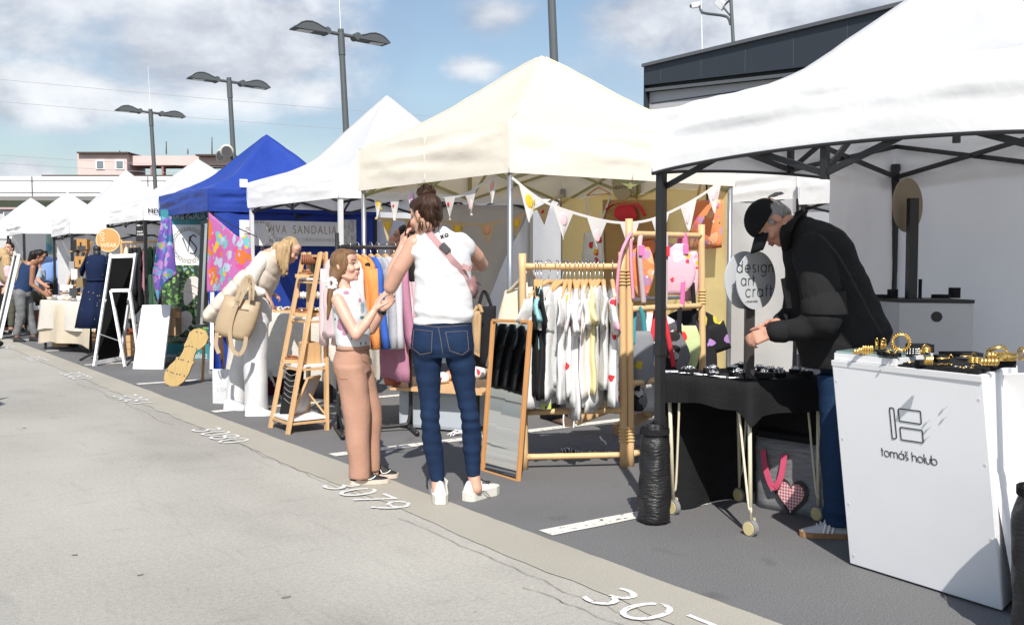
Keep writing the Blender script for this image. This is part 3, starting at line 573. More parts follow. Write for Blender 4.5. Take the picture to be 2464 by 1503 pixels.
# ---- hangers and garments ----
from mathutils.bvhtree import BVHTree
def hanger(bar,ax,ang,label,group,w=.42,matw=hangw,drop=.085):
    """hook over the bar point, shoulders along direction rotated by ang from the perpendicular"""
    n=V(-ax.y,ax.x,0).normalized(); sd=(n*math.cos(ang)+ax*math.sin(ang)).normalized(); top=bar-V(0,0,drop)
    t=solo('hanger',shoulder(top,sd,w),matw,label,'clothes hanger',group,True)
    bm=B(); pts=[top+V(0,0,-.005),top+V(0,0,.035)]+[bar+V(0,0,-.012)+(sd*math.cos(a)+V(0,0,1)*math.sin(a))*.033+V(0,0,.0) for a in [R(-50+30*k) for k in range(9)]]
    tube(bm,pts,.0032,6); obj('hook',bm,steel,t,True); return top,sd
def shoulder(top,sd,w):
    bm=B(); p=[top+sd*(w/2*u)-V(0,0,.105*abs(u)**1.3) for u in [i/8-1 for i in range(17)]]
    tube(bm,p,[.006+.008*(1-abs(i/8-1))**.5+.003 for i in range(17)],8); return bm
def shirt(top,sd,m,label,cat='t-shirt',group=None,w=.46,L=.62,sleeve=.22,thick=.05,seed=0,flare=1.1,long=False,prints=(),name='t_shirt',sw=.085,spl=.30):
    """garment on a hanger: body loft plus two sleeves as one cloth"""
    n=V(-sd.y,sd.x,0); bm=B(); rs=[]; N_=28
    def ring(c,hw,ht,v):
        r=[]
        for k in range(N_):
            a=2*PI*k/N_; x=math.copysign(abs(math.cos(a))**.7,math.cos(a)); y=math.sin(a); rip=(.006+.017*v)*nse(x*3.2+seed*3.3,v*2.2,seed)+.010*v*math.sin(x*9+seed)+.007*nse(x*7+seed,v*6,seed+3)
            r.append(c+sd*(hw*x)+n*(ht*y+rip)+V(0,0,-.05*v*nse(x*2+seed,3)))
        return r
    prof=[(.0,.10,.015),(.022,.15,.022),(.055,.30*w/.46*.7,.03),(.095,w*.49,.034),(.16,w*.48,.04),(.30,w*.47,.045)]
    for z,hw,ht in prof: rs.append(ring(top+V(0,0,-.012-z),hw,ht*thick/.05,z/L))
    for k in range(1,9):
        z=.30+(L-.30)*k/8; rs.append(ring(top+V(0,0,-.012-z),w*.47*(1+(flare-1)*k/8),.045*thick/.05,z/L))
    rings(bm,rs)
    for s in(-1,1):
        sl=[]; Ls=.62 if long else sleeve; a0=top+sd*(s*w*.40)-V(0,0,.115)
        d=(sd*(s*(.16 if long else spl))-V(0,0,1)).normalized(); q=sd*s; kx=(q-d*q.dot(d)).normalized()
        for k in range(7):
            u=k/6; c=a0+d*(Ls*u)+n*(.015*math.sin(seed+u*3+s)); hw=(sw+.01*u)*(1-.35*u if long else 1); ht=.017+.008*math.sin(seed) if not long else .034
            sl.append([c+kx*(hw*math.cos(2*PI*i/14))+n*(ht*math.sin(2*PI*i/14)+.008*nse(u*4,i*.7,seed)) for i in range(14)])
        rings(bm,sl)
    bvp=BVHTree.FromBMesh(bm) if prints else None
    o=solo(name,bm,m,label,cat,group,True)
    ns=1 if n.dot(top-O)<0 else -1
    for (dx,dz,rx,rz,mm) in prints:
        for s in(ns,):
            bm=B(); h_=bvp.ray_cast(top+sd*dx-V(0,0,dz)+n*s,-n*s); ell(bm,h_[0] if h_[0] else top+sd*dx-V(0,0,dz)+n*(s*.045),(rx,.005,rz),(sd,n,V(0,0,1)),12,7); obj('print',bm,mm,o,True)
    return o
yel=mat('lemon_yellow',(.80,.52,.03),.8); red=mat('poppy_red',(.62,.03,.05),.8); pnk=mat('pink_print',(.75,.35,.50),.8); grn=mat('leaf_green',(.10,.25,.07),.8); butter=mat('butter_cotton',(.74,.66,.36),.9,var=.05,bump=.15,bs=40); blackc=mat('black_cotton',(.018,.018,.02),.95,var=.2,bump=.15,bs=40); teal=mat('teal_cloth',(.05,.30,.34),.85); orange=mat('orange_sweat',(.72,.27,.08),.9,var=.08,bump=.2,bs=60); grey=mat('grey_melange',(.36,.37,.39),.95,var=.25,vs=70); blue=mat('royal_blue',(.03,.10,.42),.9); mauve=mat('mauve_sweat',(.42,.19,.27),.9,bump=.2,bs=60); palep=mat('pale_pink',(.76,.60,.60),.9,bump=.15,bs=50); cream=mat('cream_cotton',(.68,.60,.46),.92,var=.08,bump=.25,bs=50); lilac=mat('lilac_grey',(.50,.49,.52),.9)
pf_white=printed('floral_white_print',(.76,.76,.75),[((.62,.05,.06),9,.30,.22),((.78,.45,.58),7,.34,.25),((.80,.55,.05),8,.24,.16),((.12,.28,.08),12,.2,.15)],seed=1)
pf_pink=printed('floral_pink_print',(.74,.47,.55),[((.80,.62,.66),8,.46,.45),((.62,.06,.10),13,.26,.28),((.55,.42,.05),12,.28,.16),((.74,.26,.42),10,.36,.25)],seed=2)
pf_orange=printed('floral_orange_print',(.74,.24,.10),[((.78,.40,.22),10,.48,.5),((.72,.16,.26),13,.40,.35),((.45,.25,.42),12,.42,.2),((.78,.74,.70),20,.22,.25),((.05,.14,.04),21,.26,.14)],seed=3)
pf_grey=printed('floral_grey_print',(.22,.23,.25),[((.55,.22,.22),8,.38,.25),((.50,.38,.04),8,.34,.2),((.42,.30,.42),9,.34,.2)],seed=4)
pf_black=printed('dotted_black_print',(.02,.02,.022),[((.55,.50,.05),9,.3,.2),((.45,.25,.55),8,.26,.2),((.70,.25,.08),10,.26,.15)],seed=5)
pf_green=printed('lime_print',(.52,.60,.30),[((.66,.05,.05),9,.4,.4),((.60,.45,.68),7,.38,.25),((.75,.70,.60),8,.3,.25)],seed=6)
pf_cow=printed('cow_print',(.15,.15,.16),[((.02,.02,.02),6,.5,.5),((.40,.37,.36),9,.36,.3)],seed=7)
ax1=(RB-RA).normalized()
sh=[(.13,blackc,.02,'black T-shirt nearest the left bamboo post',60,.58,[]),(.185,mat('aqua_cotton',(.26,.52,.54),.9),.03,'short aqua T-shirt squeezed beside the black one',80,.36,[]),(.155,blackc,.02,'second black T-shirt from the left bamboo post',60,.62,[]),(.26,wht,0,'white T-shirt with a red fruit print high on the chest',62,.68,[(.04,.20,.028,.05,red),(.08,.47,.02,.03,red),(.15,.33,.018,.025,red)]),
(.345,wht,0,'thin white T-shirt in the gap of the rail',58,.60,[]),(.40,wht,0,'white T-shirt with a big yellow lemon and black pips',64,.56,[(.03,.30,.055,.065,yel),(.09,.24,.02,.012,grn),(-.06,.36,.012,.02,ink)]),(.44,wht,0,'white T-shirt directly right of the lemon one',52,.66,[]),(.475,pf_white,0,'white T-shirt scattered with small coloured flowers, mid rail',50,.63,[]),(.52,wht,0,'long plain white T-shirt mid rail, hem lowest of all',55,.72,[]),(.565,wht,0,'white T-shirt with a small pink dot print',50,.66,[(.02,.22,.03,.03,pnk)]),(.60,mat('blush_cotton',(.76,.70,.69),.9),0,'blush white T-shirt among white ones',46,.60,[]),(.64,wht,0,'plain white T-shirt left of the butter yellow one',50,.67,[]),
(.68,butter,0,'butter yellow T-shirt with a hanging sleeve',58,.60,[]),(.725,mat('offwhite_cotton',(.76,.74,.68),.9),0,'off-white T-shirt just right of the butter yellow one',50,.66,[]),(.765,wht,0,'white T-shirt second from the right bamboo post',48,.70,[]),(.81,wht,0,'white T-shirt third from the right post with drooping sleeve',56,.58,[]),(.90,pf_white,0,'white T-shirt with pink flowers at the hem beside the right bamboo post',62,.66,[(.05,.45,.05,.05,pnk),(.02,.28,.03,.03,pnk)])]
for i,(u,m,a,lab,ang,L,pr) in enumerate(sh):
    an=R({0:6,1:12,2:2,3:50,4:30,5:42,16:8}.get(i,(90-ang)*.40+rnd.uniform(-9,9))); top,sd=hanger(RA.lerp(RB,u)+V(0,0,.02),ax1,an,'wooden hanger holding the '+lab.split(' with')[0].split(' scattered')[0],'hangers on the bamboo rack',w=.40,drop=.118)
    shirt(top-V(0,0,.012+.012*rnd.random()),sd,m,lab,'t-shirt','T-shirts on the bamboo rack',seed=i*1.7,L=L*1.17+rnd.uniform(-.05,.05),prints=pr,thick=.036,w=.45+rnd.uniform(-.03,.04),sleeve=.17+rnd.uniform(-.03,.05),sw=.085+rnd.uniform(-.01,.025),spl=rnd.uniform(.12,.42))
for u,s_ in((.155,.9),(.215,1),(.475,1)):   # swing tags
    p=RA.lerp(RB,u)-V(0,0,.83)+V(-.05,-.12,0); bm=B(); box(bm,p-V(0,0,.04),(.028,.006,.11),(ax1,V(-ax1.y,ax1.x,0),V(0,0,1))); tag=solo('swing_tag',bm,mat('tag_card',(.45,.47,.45),.7),'%s swing tag hanging below the T-shirts'%{.155:'leftmost black and lime',.215:'second black and lime',.475:'middle'}[u],'tag','swing tags under the T-shirts')
    bm=B(); box(bm,p-V(0,.006,.075),(.020,.004,.035),(ax1,V(-ax1.y,ax1.x,0),V(0,0,1))); obj('lime_label',bm,mat('lime_label',(.45,.55,.08),.6),tag); bm=B(); tube(bm,[p+V(0,0,.015),p+V(.03,.1,.12)],.002,5); obj('string',bm,whp,tag)
def tote(pts,handle,m,label,th=.05,group=None):
    bm=B(); a,b,c,d=[Vector(p) for p in pts]; nn=(b-a).cross(d-a).normalized()
    def f(u,v,s):
        p=a.lerp(b,u).lerp(d.lerp(c,u),v); return p+nn*(s*th*math.sin(PI*u)**.5*math.sin(PI*min(v*.9+.1,1))**.5+.012*nse(u*3,v*3,s+th*50))
    rs=[]
    for j in range(13):
        v=j/12; rs.append([f(i/10,v,1) for i in range(11)]+[f(1-i/10,v,-1) for i in range(1,10)])
    rings(bm,rs); o=solo('tote_bag',bm,m,label,'bag',group,True)
    for h in handle: bm=B(); band(bm,bez(h,6),.028,.004,(b-a).normalized()); obj('handle',bm,m,o,True)
    return o
lt=L1-V(0,0,.05)
tote([J(1213,700,6.95),J(1290,690,6.85),J(1262,960,6.8),J(1168,880,6.95)],[[lt+V(0,0,.0),J(1262,660,6.75),J(1222,705,6.9)],[lt,J(1285,670,6.72),J(1300,700,6.8)]],cream,'cream canvas tote hanging on the left bamboo post',.06)
tote([J(1240,905,6.72),J(1290,900,6.66),J(1290,985,6.66),J(1243,985,6.75)],[[J(1262,640,6.7),J(1268,760,6.68),J(1262,905,6.68)]],pf_white,'small pale bag with lemon prints hanging low on the left bamboo post',.04)
def beltbag(c,w,h,m,label,strapm,topA,topB,sd=None,buckle=None,ang=0,group='belt bags on the bamboo rack'):
    sd=(sd or _r); n=V(-sd.y,sd.x,0); bm=B(); rs=[]
    for j in range(11):
        v=j/10; hw=w/2*(math.sin(PI*(.14+.80*v))**.55); hw=max(hw,.01); dep=.030*math.sin(PI*(.1+.85*v))
        rs.append([c+sd*(hw*(math.cos(2*PI*k/20)*(1+.18*math.sin(v*4+w*40))+.16*math.sin(v*3.1+w*25))+ang*(v-.5)*h)+n*(dep*math.sin(2*PI*k/20)+.006*nse(k*.8,v*5,w*9))+V(0,0,h*(.5-v)) for k in range(20)])
    rings(bm,rs); o=solo('belt_bag',bm,m,label,'bag',group,True)
    for a in (topA,topB):
        if a is None: continue
        bm=B(); band(bm,bez(a,8),.032,.004,_r); obj('strap',bm,strapm,o,True)
    if buckle: bm=B(); box(bm,buckle[0],(.036,.02,.07),(_r,V(-_r.y,_r.x,0),V(0,0,1)),.006); obj('buckle',bm,buckle[1],o)
    return o
strapg=mat('pale_mauve_strap',(.52,.42,.44),.85,var=.08); strapp=mat('hot_pink_strap',(.80,.16,.40),.7); redst=mat('red_strap',(.62,.03,.05),.8)
def on(px,py,k=0.0):        # point on the second rack's plane
    u=(px-1517)/(1688-1517); A=BM0.lerp(C0,u); r=ray(px,py); q=O+r*(A.xy.length/r.xy.length); return q-FH*k
beltbag(on(1545,655,-.03),.17,.34,pf_orange,'brown and orange belt bag on a pale mauve strap at the rack left end',strapg,[on(1540,566,.03),on(1537,600,.04),on(1541,660,.04),on(1548,730,.03)],None,None,(on(1541,603,.06),strapp))
beltbag(on(1625,648,-.03),.26,.36,pf_pink,'large pink belt bag with red dots and a yellow flower, mid rack',strapg,[on(1600,562,.03),on(1600,600,.04),on(1600,700,.03),on(1598,738,.03)],None,None,(on(1602,605,.06),redst))
beltbag(on(1660,665,-.10),.2,.36,pf_pink,'darker pink belt bag on a hot pink strap beside the right bamboo post',strapp,[on(1645,560,.03),on(1647,600,.04),on(1642,670,.04),on(1640,738,.03)],[on(1638,570,-.03),on(1632,620,-.03)],None,(on(1647,600,.06),strapp))
beltbag(on(1541,860,-.0),.2,.36,pf_grey,'grey floral belt bag on a teal strap, lower left of the bag rack',teal,[on(1536,738,.03),on(1545,760,.04),on(1550,800,.03)],[on(1528,742,-.03),on(1524,830,-.03)])
beltbag(on(1610,850,.0),.26,.30,pf_cow,'black and grey cow patterned belt bag on a red strap',redst,[on(1592,738,.04),on(1603,800,.06),on(1618,880,.06)],[on(1580,745,-.03),on(1568,830,-.03)])
beltbag(on(1655,840,.03),.17,.34,pf_green,'lime green belt bag with red and lilac swirls beside the right post',blackc,[on(1634,738,.04),on(1632,790,.05),on(1640,880,.05)],[on(1668,680,-.03),on(1672,760,-.02),on(1668,830,-.02)],None)
beltbag(on(1612,905,.05),.20,.10,pf_white,'small white bag with red prints lying under the cow patterned bag',redst,None,None)
beltbag(on(1536,962,-.02),.13,.16,pf_cow,'small dark printed bag at the foot of the bag rack',blackc,None,[on(1536,920,.0),on(1534,940,.0)])
rope=mat('pink_rope',(.72,.30,.42),.85,var=.2,vs=60)
bm=B(); tube(bm,bez([on(1518,560,.05),on(1505,580,.06),on(1490,620,.06),on(1484,690,.03),on(1486,730,.0)],8),.011,8); tube(bm,bez([on(1516,575,.04),on(1517,640,.045),on(1522,720,.045)],8),.011,8); solo('rope_strap',bm,rope,'twisted pink rope strap slung over the joint of the two bamboo racks','rope',None,True)
for u,m,l,L in ((.30,wht,'white shirt hanging behind the belt bags, under the large pink one',.7),(.93,pf_black,'black T-shirt with yellow and lilac spots behind the right bamboo post',.75)):
    p=T2C.lerp(T2D,u)+FH*.30+V(0,0,.05); top,sd=hanger(p,(T2D-T2C).normalized(),R(-60),'hanger of the '+l.split(' hanging')[0].split(' with')[0]+' behind the bag rack','hangers behind the bag rack'); shirt(top,sd,m,l,'t-shirt','garments behind the bag rack',L=L,seed=u*9)
bm=B(); cyl(bm,T2C+FH*.30+V(0,0,.05),T2D+FH*.32+V(0,0,.05),.012); cyl(bm,up_(T2C+FH*.30,0),up_(T2C+FH*.30,1.12),.012); cyl(bm,up_(T2D+FH*.32,0),up_(T2D+FH*.32,1.12),.012); solo('garment_rail',bm,steel,'slim steel garment rail behind the belt bag rack','garment rail')
# ---- wooden floor mirror leaning ----
mb=[gd(1161,1132),gd(1247,1158)]; hgt=1.02
dl_=(mb[0]-O).dot(_f); dr_=(mb[1]-O).dot(_f); tl=J(1187,771,dl_+.065); tr=J(1276,774,dr_+.065)
t=thing('floor_mirror','leaning floor mirror in a thin orange wood frame beside the T-shirt rack','mirror',(mb[0]+mb[1])/2)
q=[mb[0],mb[1],tr,tl]; nn=(q[1]-q[0]).cross(q[3]-q[0]).normalized()
if nn.dot(FH)>0: nn=-nn
X=(q[1]-q[0]).normalized(); Y=(q[3]-q[0]).normalized()
bm=B()
for a,b in((0,1),(2,3)): beam(bm,q[a],q[b],.02,.028,nn,bev=.003)
for a,b in((1,2),(3,0)): beam(bm,q[a],q[b],.028,.02,X,bev=.003)
obj('frame',bm,oakd,t)
bm=B(); c=sum(q,V(0,0,0))/4; slab(bm,[c+(p-c)*.965-nn*.004 for p in q],.004); obj('mirror_glass',bm,mirror,t)
# ---- wooden easel base and rug behind the rack ----
bm=B(); beam(bm,J(1385,1010,8.0),J(1500,965,7.9),.04,.09); beam(bm,J(1480,1035,7.7),J(1570,985,7.9),.04,.09); beam(bm,J(1500,965,7.95),J(1570,990,7.8),.04,.09); beam(bm,J(1450,950,8.05),J(1500,920,8.05),.04,.09); solo('trestle_foot',bm,ash,'pale wooden cross foot standing behind the bamboo racks','stand foot')
def zz(o,z): return V(o.x,o.y,z)
bm=B(); q=[zz(gd(1350,1090),.012),zz(gd(1525,1105),.012),zz(gd(1560,1055),.012),zz(gd(1410,1052),.012)]
def rug(u,v): p=q[0].lerp(q[1],u).lerp(q[3].lerp(q[2],u),v); return p+V(0,0,.02+.022*nse(u*5,v*5))
grid(bm,rug,24,14,.01); ru=solo('rug',bm,mat('grey_rug',(.16,.155,.16),.95,var=.3,vs=40,bump=.5,bs=80),'crumpled grey woven rug with white fringe under the bamboo rack','rug',None,True)
bm=B()
for i in range(26):
    p=rug(i/26,0); d=V(-.06+.04*rnd.random(),-.09+.08*rnd.random(),-.012); tube(bm,[p,p+d*.5+V(0,0,.01),p+d],.004,5)
obj('fringe',bm,wht,ru,True)
# ---- OSB board with red belt bag, hanger, paper sign, floral bag, on the cream wall toned yellow for glow ----
def wl(px,py,k=.06): return at(px,py,7.2-k)
osb=mat('osb',(.52,.33,.13),.8,vcol=(.20,.11,.035),var=.25,vs=22,stretch=(1,3,9),bump=.2,bs=40)
bm=B(); q=[wl(1453,481,.06),wl(1596,481,.06),wl(1596,760,.06),wl(1453,760,.06)]; slab(bm,q,-.018); solo('chipboard_panel',bm,osb,'chipboard display panel hung on the yellow tent wall','display board')
def wallbag(c,w,h,m,label,strap,sm,cat='bag',name='belt_bag'):
    return beltbag(c,w,h,m,label,sm,strap,None,V(0,-1,0),group='bags on the yellow wall')
wallbag(wl(1508,512,.12),.40,.17,red,'plain red belt bag near the top of the chipboard panel',[wl(1458,505,.10),wl(1480,492,.16),wl(1530,490,.16),wl(1552,520,.10)],red)
wallbag(wl(1552,610,.12),.36,.26,pf_orange,'orange and red patterned belt bag on the chipboard panel',[wl(1515,590,.1),wl(1540,582,.16),wl(1580,575,.16),wl(1590,600,.1)],red)
o=tote([wl(1664,486,.12),wl(1737,480,.12),wl(1738,596,.16),wl(1655,602,.16)],[],pf_orange,'orange floral drawstring bag pinned on the yellow wall under the bunting',.07)
bm=B(); band(bm,[wl(1676,488,.14),wl(1688,430,.06)],.03,.004,V(0,1,0)); obj('strap',bm,skinw,o); bm=B(); band(bm,[wl(1702,485,.14),wl(1700,430,.06)],.02,.004,V(0,1,0)); obj('strap',bm,blackc,o)
bm=B(); tp=wl(1440,440,.14); 
p=[tp+V(0,.19*u,-.05-.075*abs(u)**1.2) for u in [i/6-1 for i in range(13)]]; tube(bm,p,.010,8); cyl(bm,p[0],p[-1],.006); h=solo('hanger',bm,hangw,'empty wooden hanger on the yellow wall under the cream roof','clothes hanger',None,True)
bm=B(); tube(bm,bez([tp+V(0,0,-.05),tp+V(0,0,0),tp+V(0,.02,.03),tp+V(0,0,.05),tp+V(0,-.02,.03)],4),.003,6); obj('hook',bm,steel,h)
bm=B(); p=wl(1500,438,.05); prism(bm,[p+V(0,-.17*math.cos(a),.20*math.sin(a)) for a in [2*PI*k/28 for k in range(28)]],V(-.012,0,0)); s_=solo('hanging_sign',bm,mat('beige_board',(.42,.37,.24),.8),'oval beige name board hanging under the cream roof, its upper edge hidden','sign')
text('lettering','HEAVISH',.062,p+V(-.0125,.145,-.075),(0,-1,0),(0,0,1),ink,s_,1.05,0,.001)
tote([wl(1405,560,.10),wl(1452,556,.10),wl(1455,640,.10),wl(1400,640,.10)],[[wl(1408,470,.08),wl(1418,520,.1),wl(1425,560,.1)],[wl(1470,470,.08),wl(1448,530,.1),wl(1440,560,.1)]],pf_white,'white tote with pink flowers and a green leaf on the yellow wall',.03)
# ---- bunting ----
def bunting(label,pts,n,m1,prt,size=.17,gap=1.25,skip=()):
    path=bez(pts,14); Ls=[0]
    for a,b in zip(path,path[1:]): Ls.append(Ls[-1]+(b-a).length)
    def Pt(s):
        for i in range(len(Ls)-1):
            if Ls[i+1]>=s: return path[i].lerp(path[i+1],(s-Ls[i])/max(Ls[i+1]-Ls[i],1e-9))
        return path[-1]
    t=thing('bunting',label,'bunting',path[len(path)//2],'pennant garlands on the cream tent'); bm=B(); band(bm,path,.022,.004,(0,0,1)); obj('ribbon',bm,m1,t)
    step=Ls[-1]/n
    for k in range(n):
        if k in skip: continue
        a=Pt(step*(k+.5)-size*.5); b=Pt(step*(k+.5)+size*.5); d=(b-a).normalized(); nn=d.cross(V(0,0,1)).normalized(); tw=.25*nse(k*1.7,size*30); tip=(a+b)/2+V(0,0,-size*1.12)+nn*(.05*tw)
        bm=B(); grid(bm,lambda u,v:a.lerp(b,u).lerp(tip,v*.995)+nn*(.012*math.sin(u*3+k)*v),6,6,.003); f=obj('pennant',bm,m1,t)
        pm,kind=prt[k%len(prt)]
        if pm:
            c=(a+b)/2+V(0,0,-size*(.36 if kind!='tip' else .62)); 
            for s in(-1,1):
                bm=B(); ell(bm,c+nn*(s*.007)+d*(.0 if kind!='side' else -.02),(size*({'tip':.16,'side':.11}.get(kind,.19)),.0045,size*(.24 if kind!='side' else .10)),(d,nn,V(0,0,1)),10,6); obj('print',bm,pm,f,True)
                if kind=='lemon':
                    bm=B(); ell(bm,c+nn*(s*.007)+d*(.055)+V(0,0,.02),(.010,.005,.026),(d,nn,V(0,0,1)),8,5); ell(bm,c+nn*(s*.007)+d*(.05)+V(0,0,-.035),(.010,.005,.022),(d,nn,V(0,0,1)),8,5); obj('leaf_print',bm,mat('olive_print',(.45,.36,.05),.8),f,True)
    return t
pen=mat('pennant_cotton',(.78,.75,.71),.9,var=.05,trans=.2); pen2=mat('pennant_shaded',(.70,.56,.36),.9,var=.05,trans=.25); salmon=mat('salmon_print',(.74,.38,.27),.85); rosep=mat('rose_print',(.78,.55,.56),.85); lil=mat('lilac_print',(.75,.42,.66),.85)  # second pennant cotton has the shade under the canopy put into its colour
nf,U,Vv,Wd,D,zb,zt,_t=TENTS['T1']
c_nf=V(4.69,6.63,2.06); c_ff=V(4.69,9.13,2.06); c_nb=V(7.2,6.64,2.06); c_fb=V(7.2,9.13,2.06)
bunting('bunting with lemon and poppy pennants along the shaded front edge of the cream tent',[V(4.72,9.1,2.03),V(4.72,8.6,1.965),V(4.72,8.1,2.06),V(4.72,7.75,1.955),V(4.72,7.35,1.95),V(4.72,7.05,2.03),V(4.72,6.75,2.10)],7,pen,[(yel,'lemon'),(red,'side'),(lil,'c'),(rosep,'c'),(red,'side'),(rosep,'tip'),(salmon,'c')],.185)
bunting('long white bunting with pink flowers looping from front pole to back right pole',[aty(1232,428,6.52),aty(1300,480,6.5),aty(1380,512,6.5),aty(1480,535,6.5),aty(1560,530,6.5),aty(1640,497,6.5),aty(1700,462,6.5),aty(1748,425,6.5)],7,pen,[(yel,'lemon'),(rosep,'c'),(rosep,'tip'),(red,'side'),(lil,'c'),(rosep,'tip'),(rosep,'c'),(salmon,'tip')],.225)
bunting('sand toned bunting, shade in its colour, sagging across the far side of the cream tent',[V(4.72,9.0,1.80),J(1075,533,10.9),J(1140,540,11.0),J(1210,532,11.1),J(1290,503,11.2),J(1350,470,11.2),V(7.1,9.1,2.0)],8,pen2,[(yel,'c'),(red,'side'),(rosep,'c'),(yel,'lemon'),(salmon,'c')],.2)
# ---- white panel mirror etc: black rack with sweaters ----
k0=gd(815,1045); k1=gd(985,1037); k1=k0+(k1-k0)*1.02; axk=(k1-k0).normalized(); zk=1.49
t=thing('clothes_rail','black steel clothes rail with sweatshirts, behind the girl','clothes rack',(k0+k1)/2)
nk=V(-axk.y,axk.x,0)
bm=B(); cyl(bm,V(k0.x,k0.y,.03),V(k0.x,k0.y,1.60),.016); cyl(bm,V(k1.x,k1.y,.06),V(k1.x,k1.y,1.55),.016); obj('post',bm,M_black,t,True)
bm=B(); cyl(bm,up_(k0,zk),up_(k1,zk)+axk*.35,.017); obj('rail',bm,M_black,t,True)
bm=B()
for p in(k0,k1): tube(bm,bez([V(p.x,p.y,.03)-nk*.30,V(p.x,p.y,.03),V(p.x,p.y,.03)+nk*.28],4),.018,10)
tube(bm,bez([V(k0.x,k0.y,.35),V(k0.x,k0.y,.1)+axk*.01,V(k0.x,k0.y,.05)+axk*.1,V(k1.x,k1.y,.05)-axk*.1,V(k1.x,k1.y,.1)-axk*.01,V(k1.x,k1.y,.4)],6),.017,10); obj('base',bm,M_black,t,True)
pf_cat=printed('orange_with_black_patch',(.72,.28,.09),[((.015,.015,.015),5,.45,.45)],seed=11); pf_pinkpatch=printed('pink_black_patch',(.76,.58,.60),[((.015,.015,.015),4.5,.4,.4)],seed=12)
sw=[(.02,palep,'pale pink sweatshirt with a yellow patch, nearest the ladder shelf',.74,35),(.16,palep,'second pale pink sweatshirt, right behind the girl',.74,45),(.27,pf_cat,'orange sweatshirt with black patches behind the girl',.76,35),(.36,orange,'plain apricot orange sweatshirt with brown cuff',.72,55),(.46,blue,'royal blue sweatshirt half hidden on the black rail',.76,60),(.55,grey,'grey melange sweatshirt with a long hanging sleeve',.74,50),(.66,lilac,'light grey sweatshirt next to the melange one',.72,50),(.78,mauve,'long mauve dress on the black rail, lowest hem',1.08,50),(.90,pf_pinkpatch,'pink sweatshirt with a black patch beside the woman',.8,50)]
for i,(u,m,l,L,a) in enumerate(sw):
    top,sd=hanger(up_(k0.lerp(k1,u),zk+.018),axk,R(-(90-a)*.42),'wooden hanger holding the '+' '.join(l.split()[:5]).rstrip(',')+' on the black rail','hangers on the black rail',.38)
    shirt(top,sd,m,l,'sweatshirt','sweatshirts on the black rail',L=L-.1,long=True,seed=i*2.1,thick=.06,w=.44,name='sweatshirt',sw=.07)
# low table of boards on a plastic box
tb=J(1060,925,8.3); t=thing('plank_table','low plank table on a clear plastic storage box behind the woman','table',V(tb.x,tb.y,0))
q=[zp(938,932,.36),zp(1160,945,.36),zp(1215,915,.36),zp(985,905,.36)]
bm=B(); slab(bm,q,-.02 if (q[1]-q[0]).cross(q[3]-q[0]).z>0 else .02); obj('plank_top',bm,ash,t)
clear=mat('clear_plastic',(.42,.46,.50),.25,var=.1,vs=3); c=(q[0]+q[1]+q[2]+q[3])/4
bm=B(); box(bm,(c.x,c.y,.165),((q[1]-q[0]).length*.78,(q[3]-q[0]).length*.6,.30),((q[1]-q[0]).normalized(),V(-(q[1]-q[0]).normalized().y,(q[1]-q[0]).normalized().x,0),V(0,0,1)),.03); obj('storage_box',bm,clear,t)
bm=B(); box(bm,(c.x,c.y,.325),((q[1]-q[0]).length*.82,(q[3]-q[0]).length*.66,.025),((q[1]-q[0]).normalized(),V(-(q[1]-q[0]).normalized().y,(q[1]-q[0]).normalized().x,0),V(0,0,1)),.008); obj('box_lid',bm,mat('lid_plastic',(.55,.57,.58),.4),t)
bm=B()
for px,py in((1180,925),(1150,940)): p=zp(px,py,.34); cyl(bm,p,V(p.x,p.y,0),.015)
obj('leg',bm,M_black,t)
for i,(px,py,m,sc,l) in enumerate(((945,918,mat('terracotta_cloth',(.40,.12,.07),.9),1,'rust brown folded cloth on the left end of the plank table'),(1062,912,pf_white,.9,'small white printed pouch on the plank table between the jeans legs'),(1085,905,pf_orange,.8,'orange printed scrunchie on the plank table'),(1040,905,red,.6,'little red pouch on the plank table'),(1180,890,mat('grey_wool',(.42,.40,.36),.95,var=.3,vs=30),1.6,'grey and mustard wool bundle on the right of the plank table'),(1150,900,pf_white,1,'white printed bundle right of the jeans on the plank table'))):
    p=zp(px,py+8,.37); bm=B(); 
    rings(bm,[[p+V(math.cos(2*PI*k/16)*.075*sc*r,math.sin(2*PI*k/16)*.055*sc*r,z*sc)+V(.012*nse(k,z*20,i),.012*nse(k*2,z*9,i),.01*nse(k*.7,i)) for k in range(16)] for r,z in((.8,0),(1,.02),(1.02,.05),(.8,.08),(.3,.095))]); solo('folded_cloth',bm,m,l,'cloth','goods on the plank table',True)
p=gd(995,1030); bm=B(); prof=[(.0,.034),(.02,.036),(.10,.036),(.13,.033),(.16,.036),(.19,.030),(.215,.016),(.235,.014)]
rings(bm,[[p+V(math.cos(2*PI*k/16)*r,math.sin(2*PI*k/16)*r,z) for k in range(16)] for z,r in prof]); bt=solo('water_bottle',bm,mat('bottle_plastic',(.62,.68,.74),.08,var=.1,vs=9,spec=.9),'clear water bottle with a blue label on the asphalt behind the woman','bottle',None,True)
bm=B(); cyl(bm,p+V(0,0,.105),p+V(0,0,.165),.0375,.0375,18); obj('label_band',bm,blue,bt,True); bm=B(); cyl(bm,p+V(0,0,.235),p+V(0,0,.252),.016); obj('cap',bm,whp,bt,True)
bm=B()
for i in range(22):
    a=rnd.uniform(0,6.28); p=zz(gd(1108+rnd.uniform(-22,24),1040+rnd.uniform(-8,10)),.01); d=V(math.cos(a),math.sin(a),0)*.05; tube(bm,bez([p-d,p+V(rnd.uniform(-.02,.02),rnd.uniform(-.02,.02),.02),p+d],3),.006,5)
solo('fringe_heap',bm,wht,'small heap of white fringe lying on the asphalt behind the jeans','fringe')
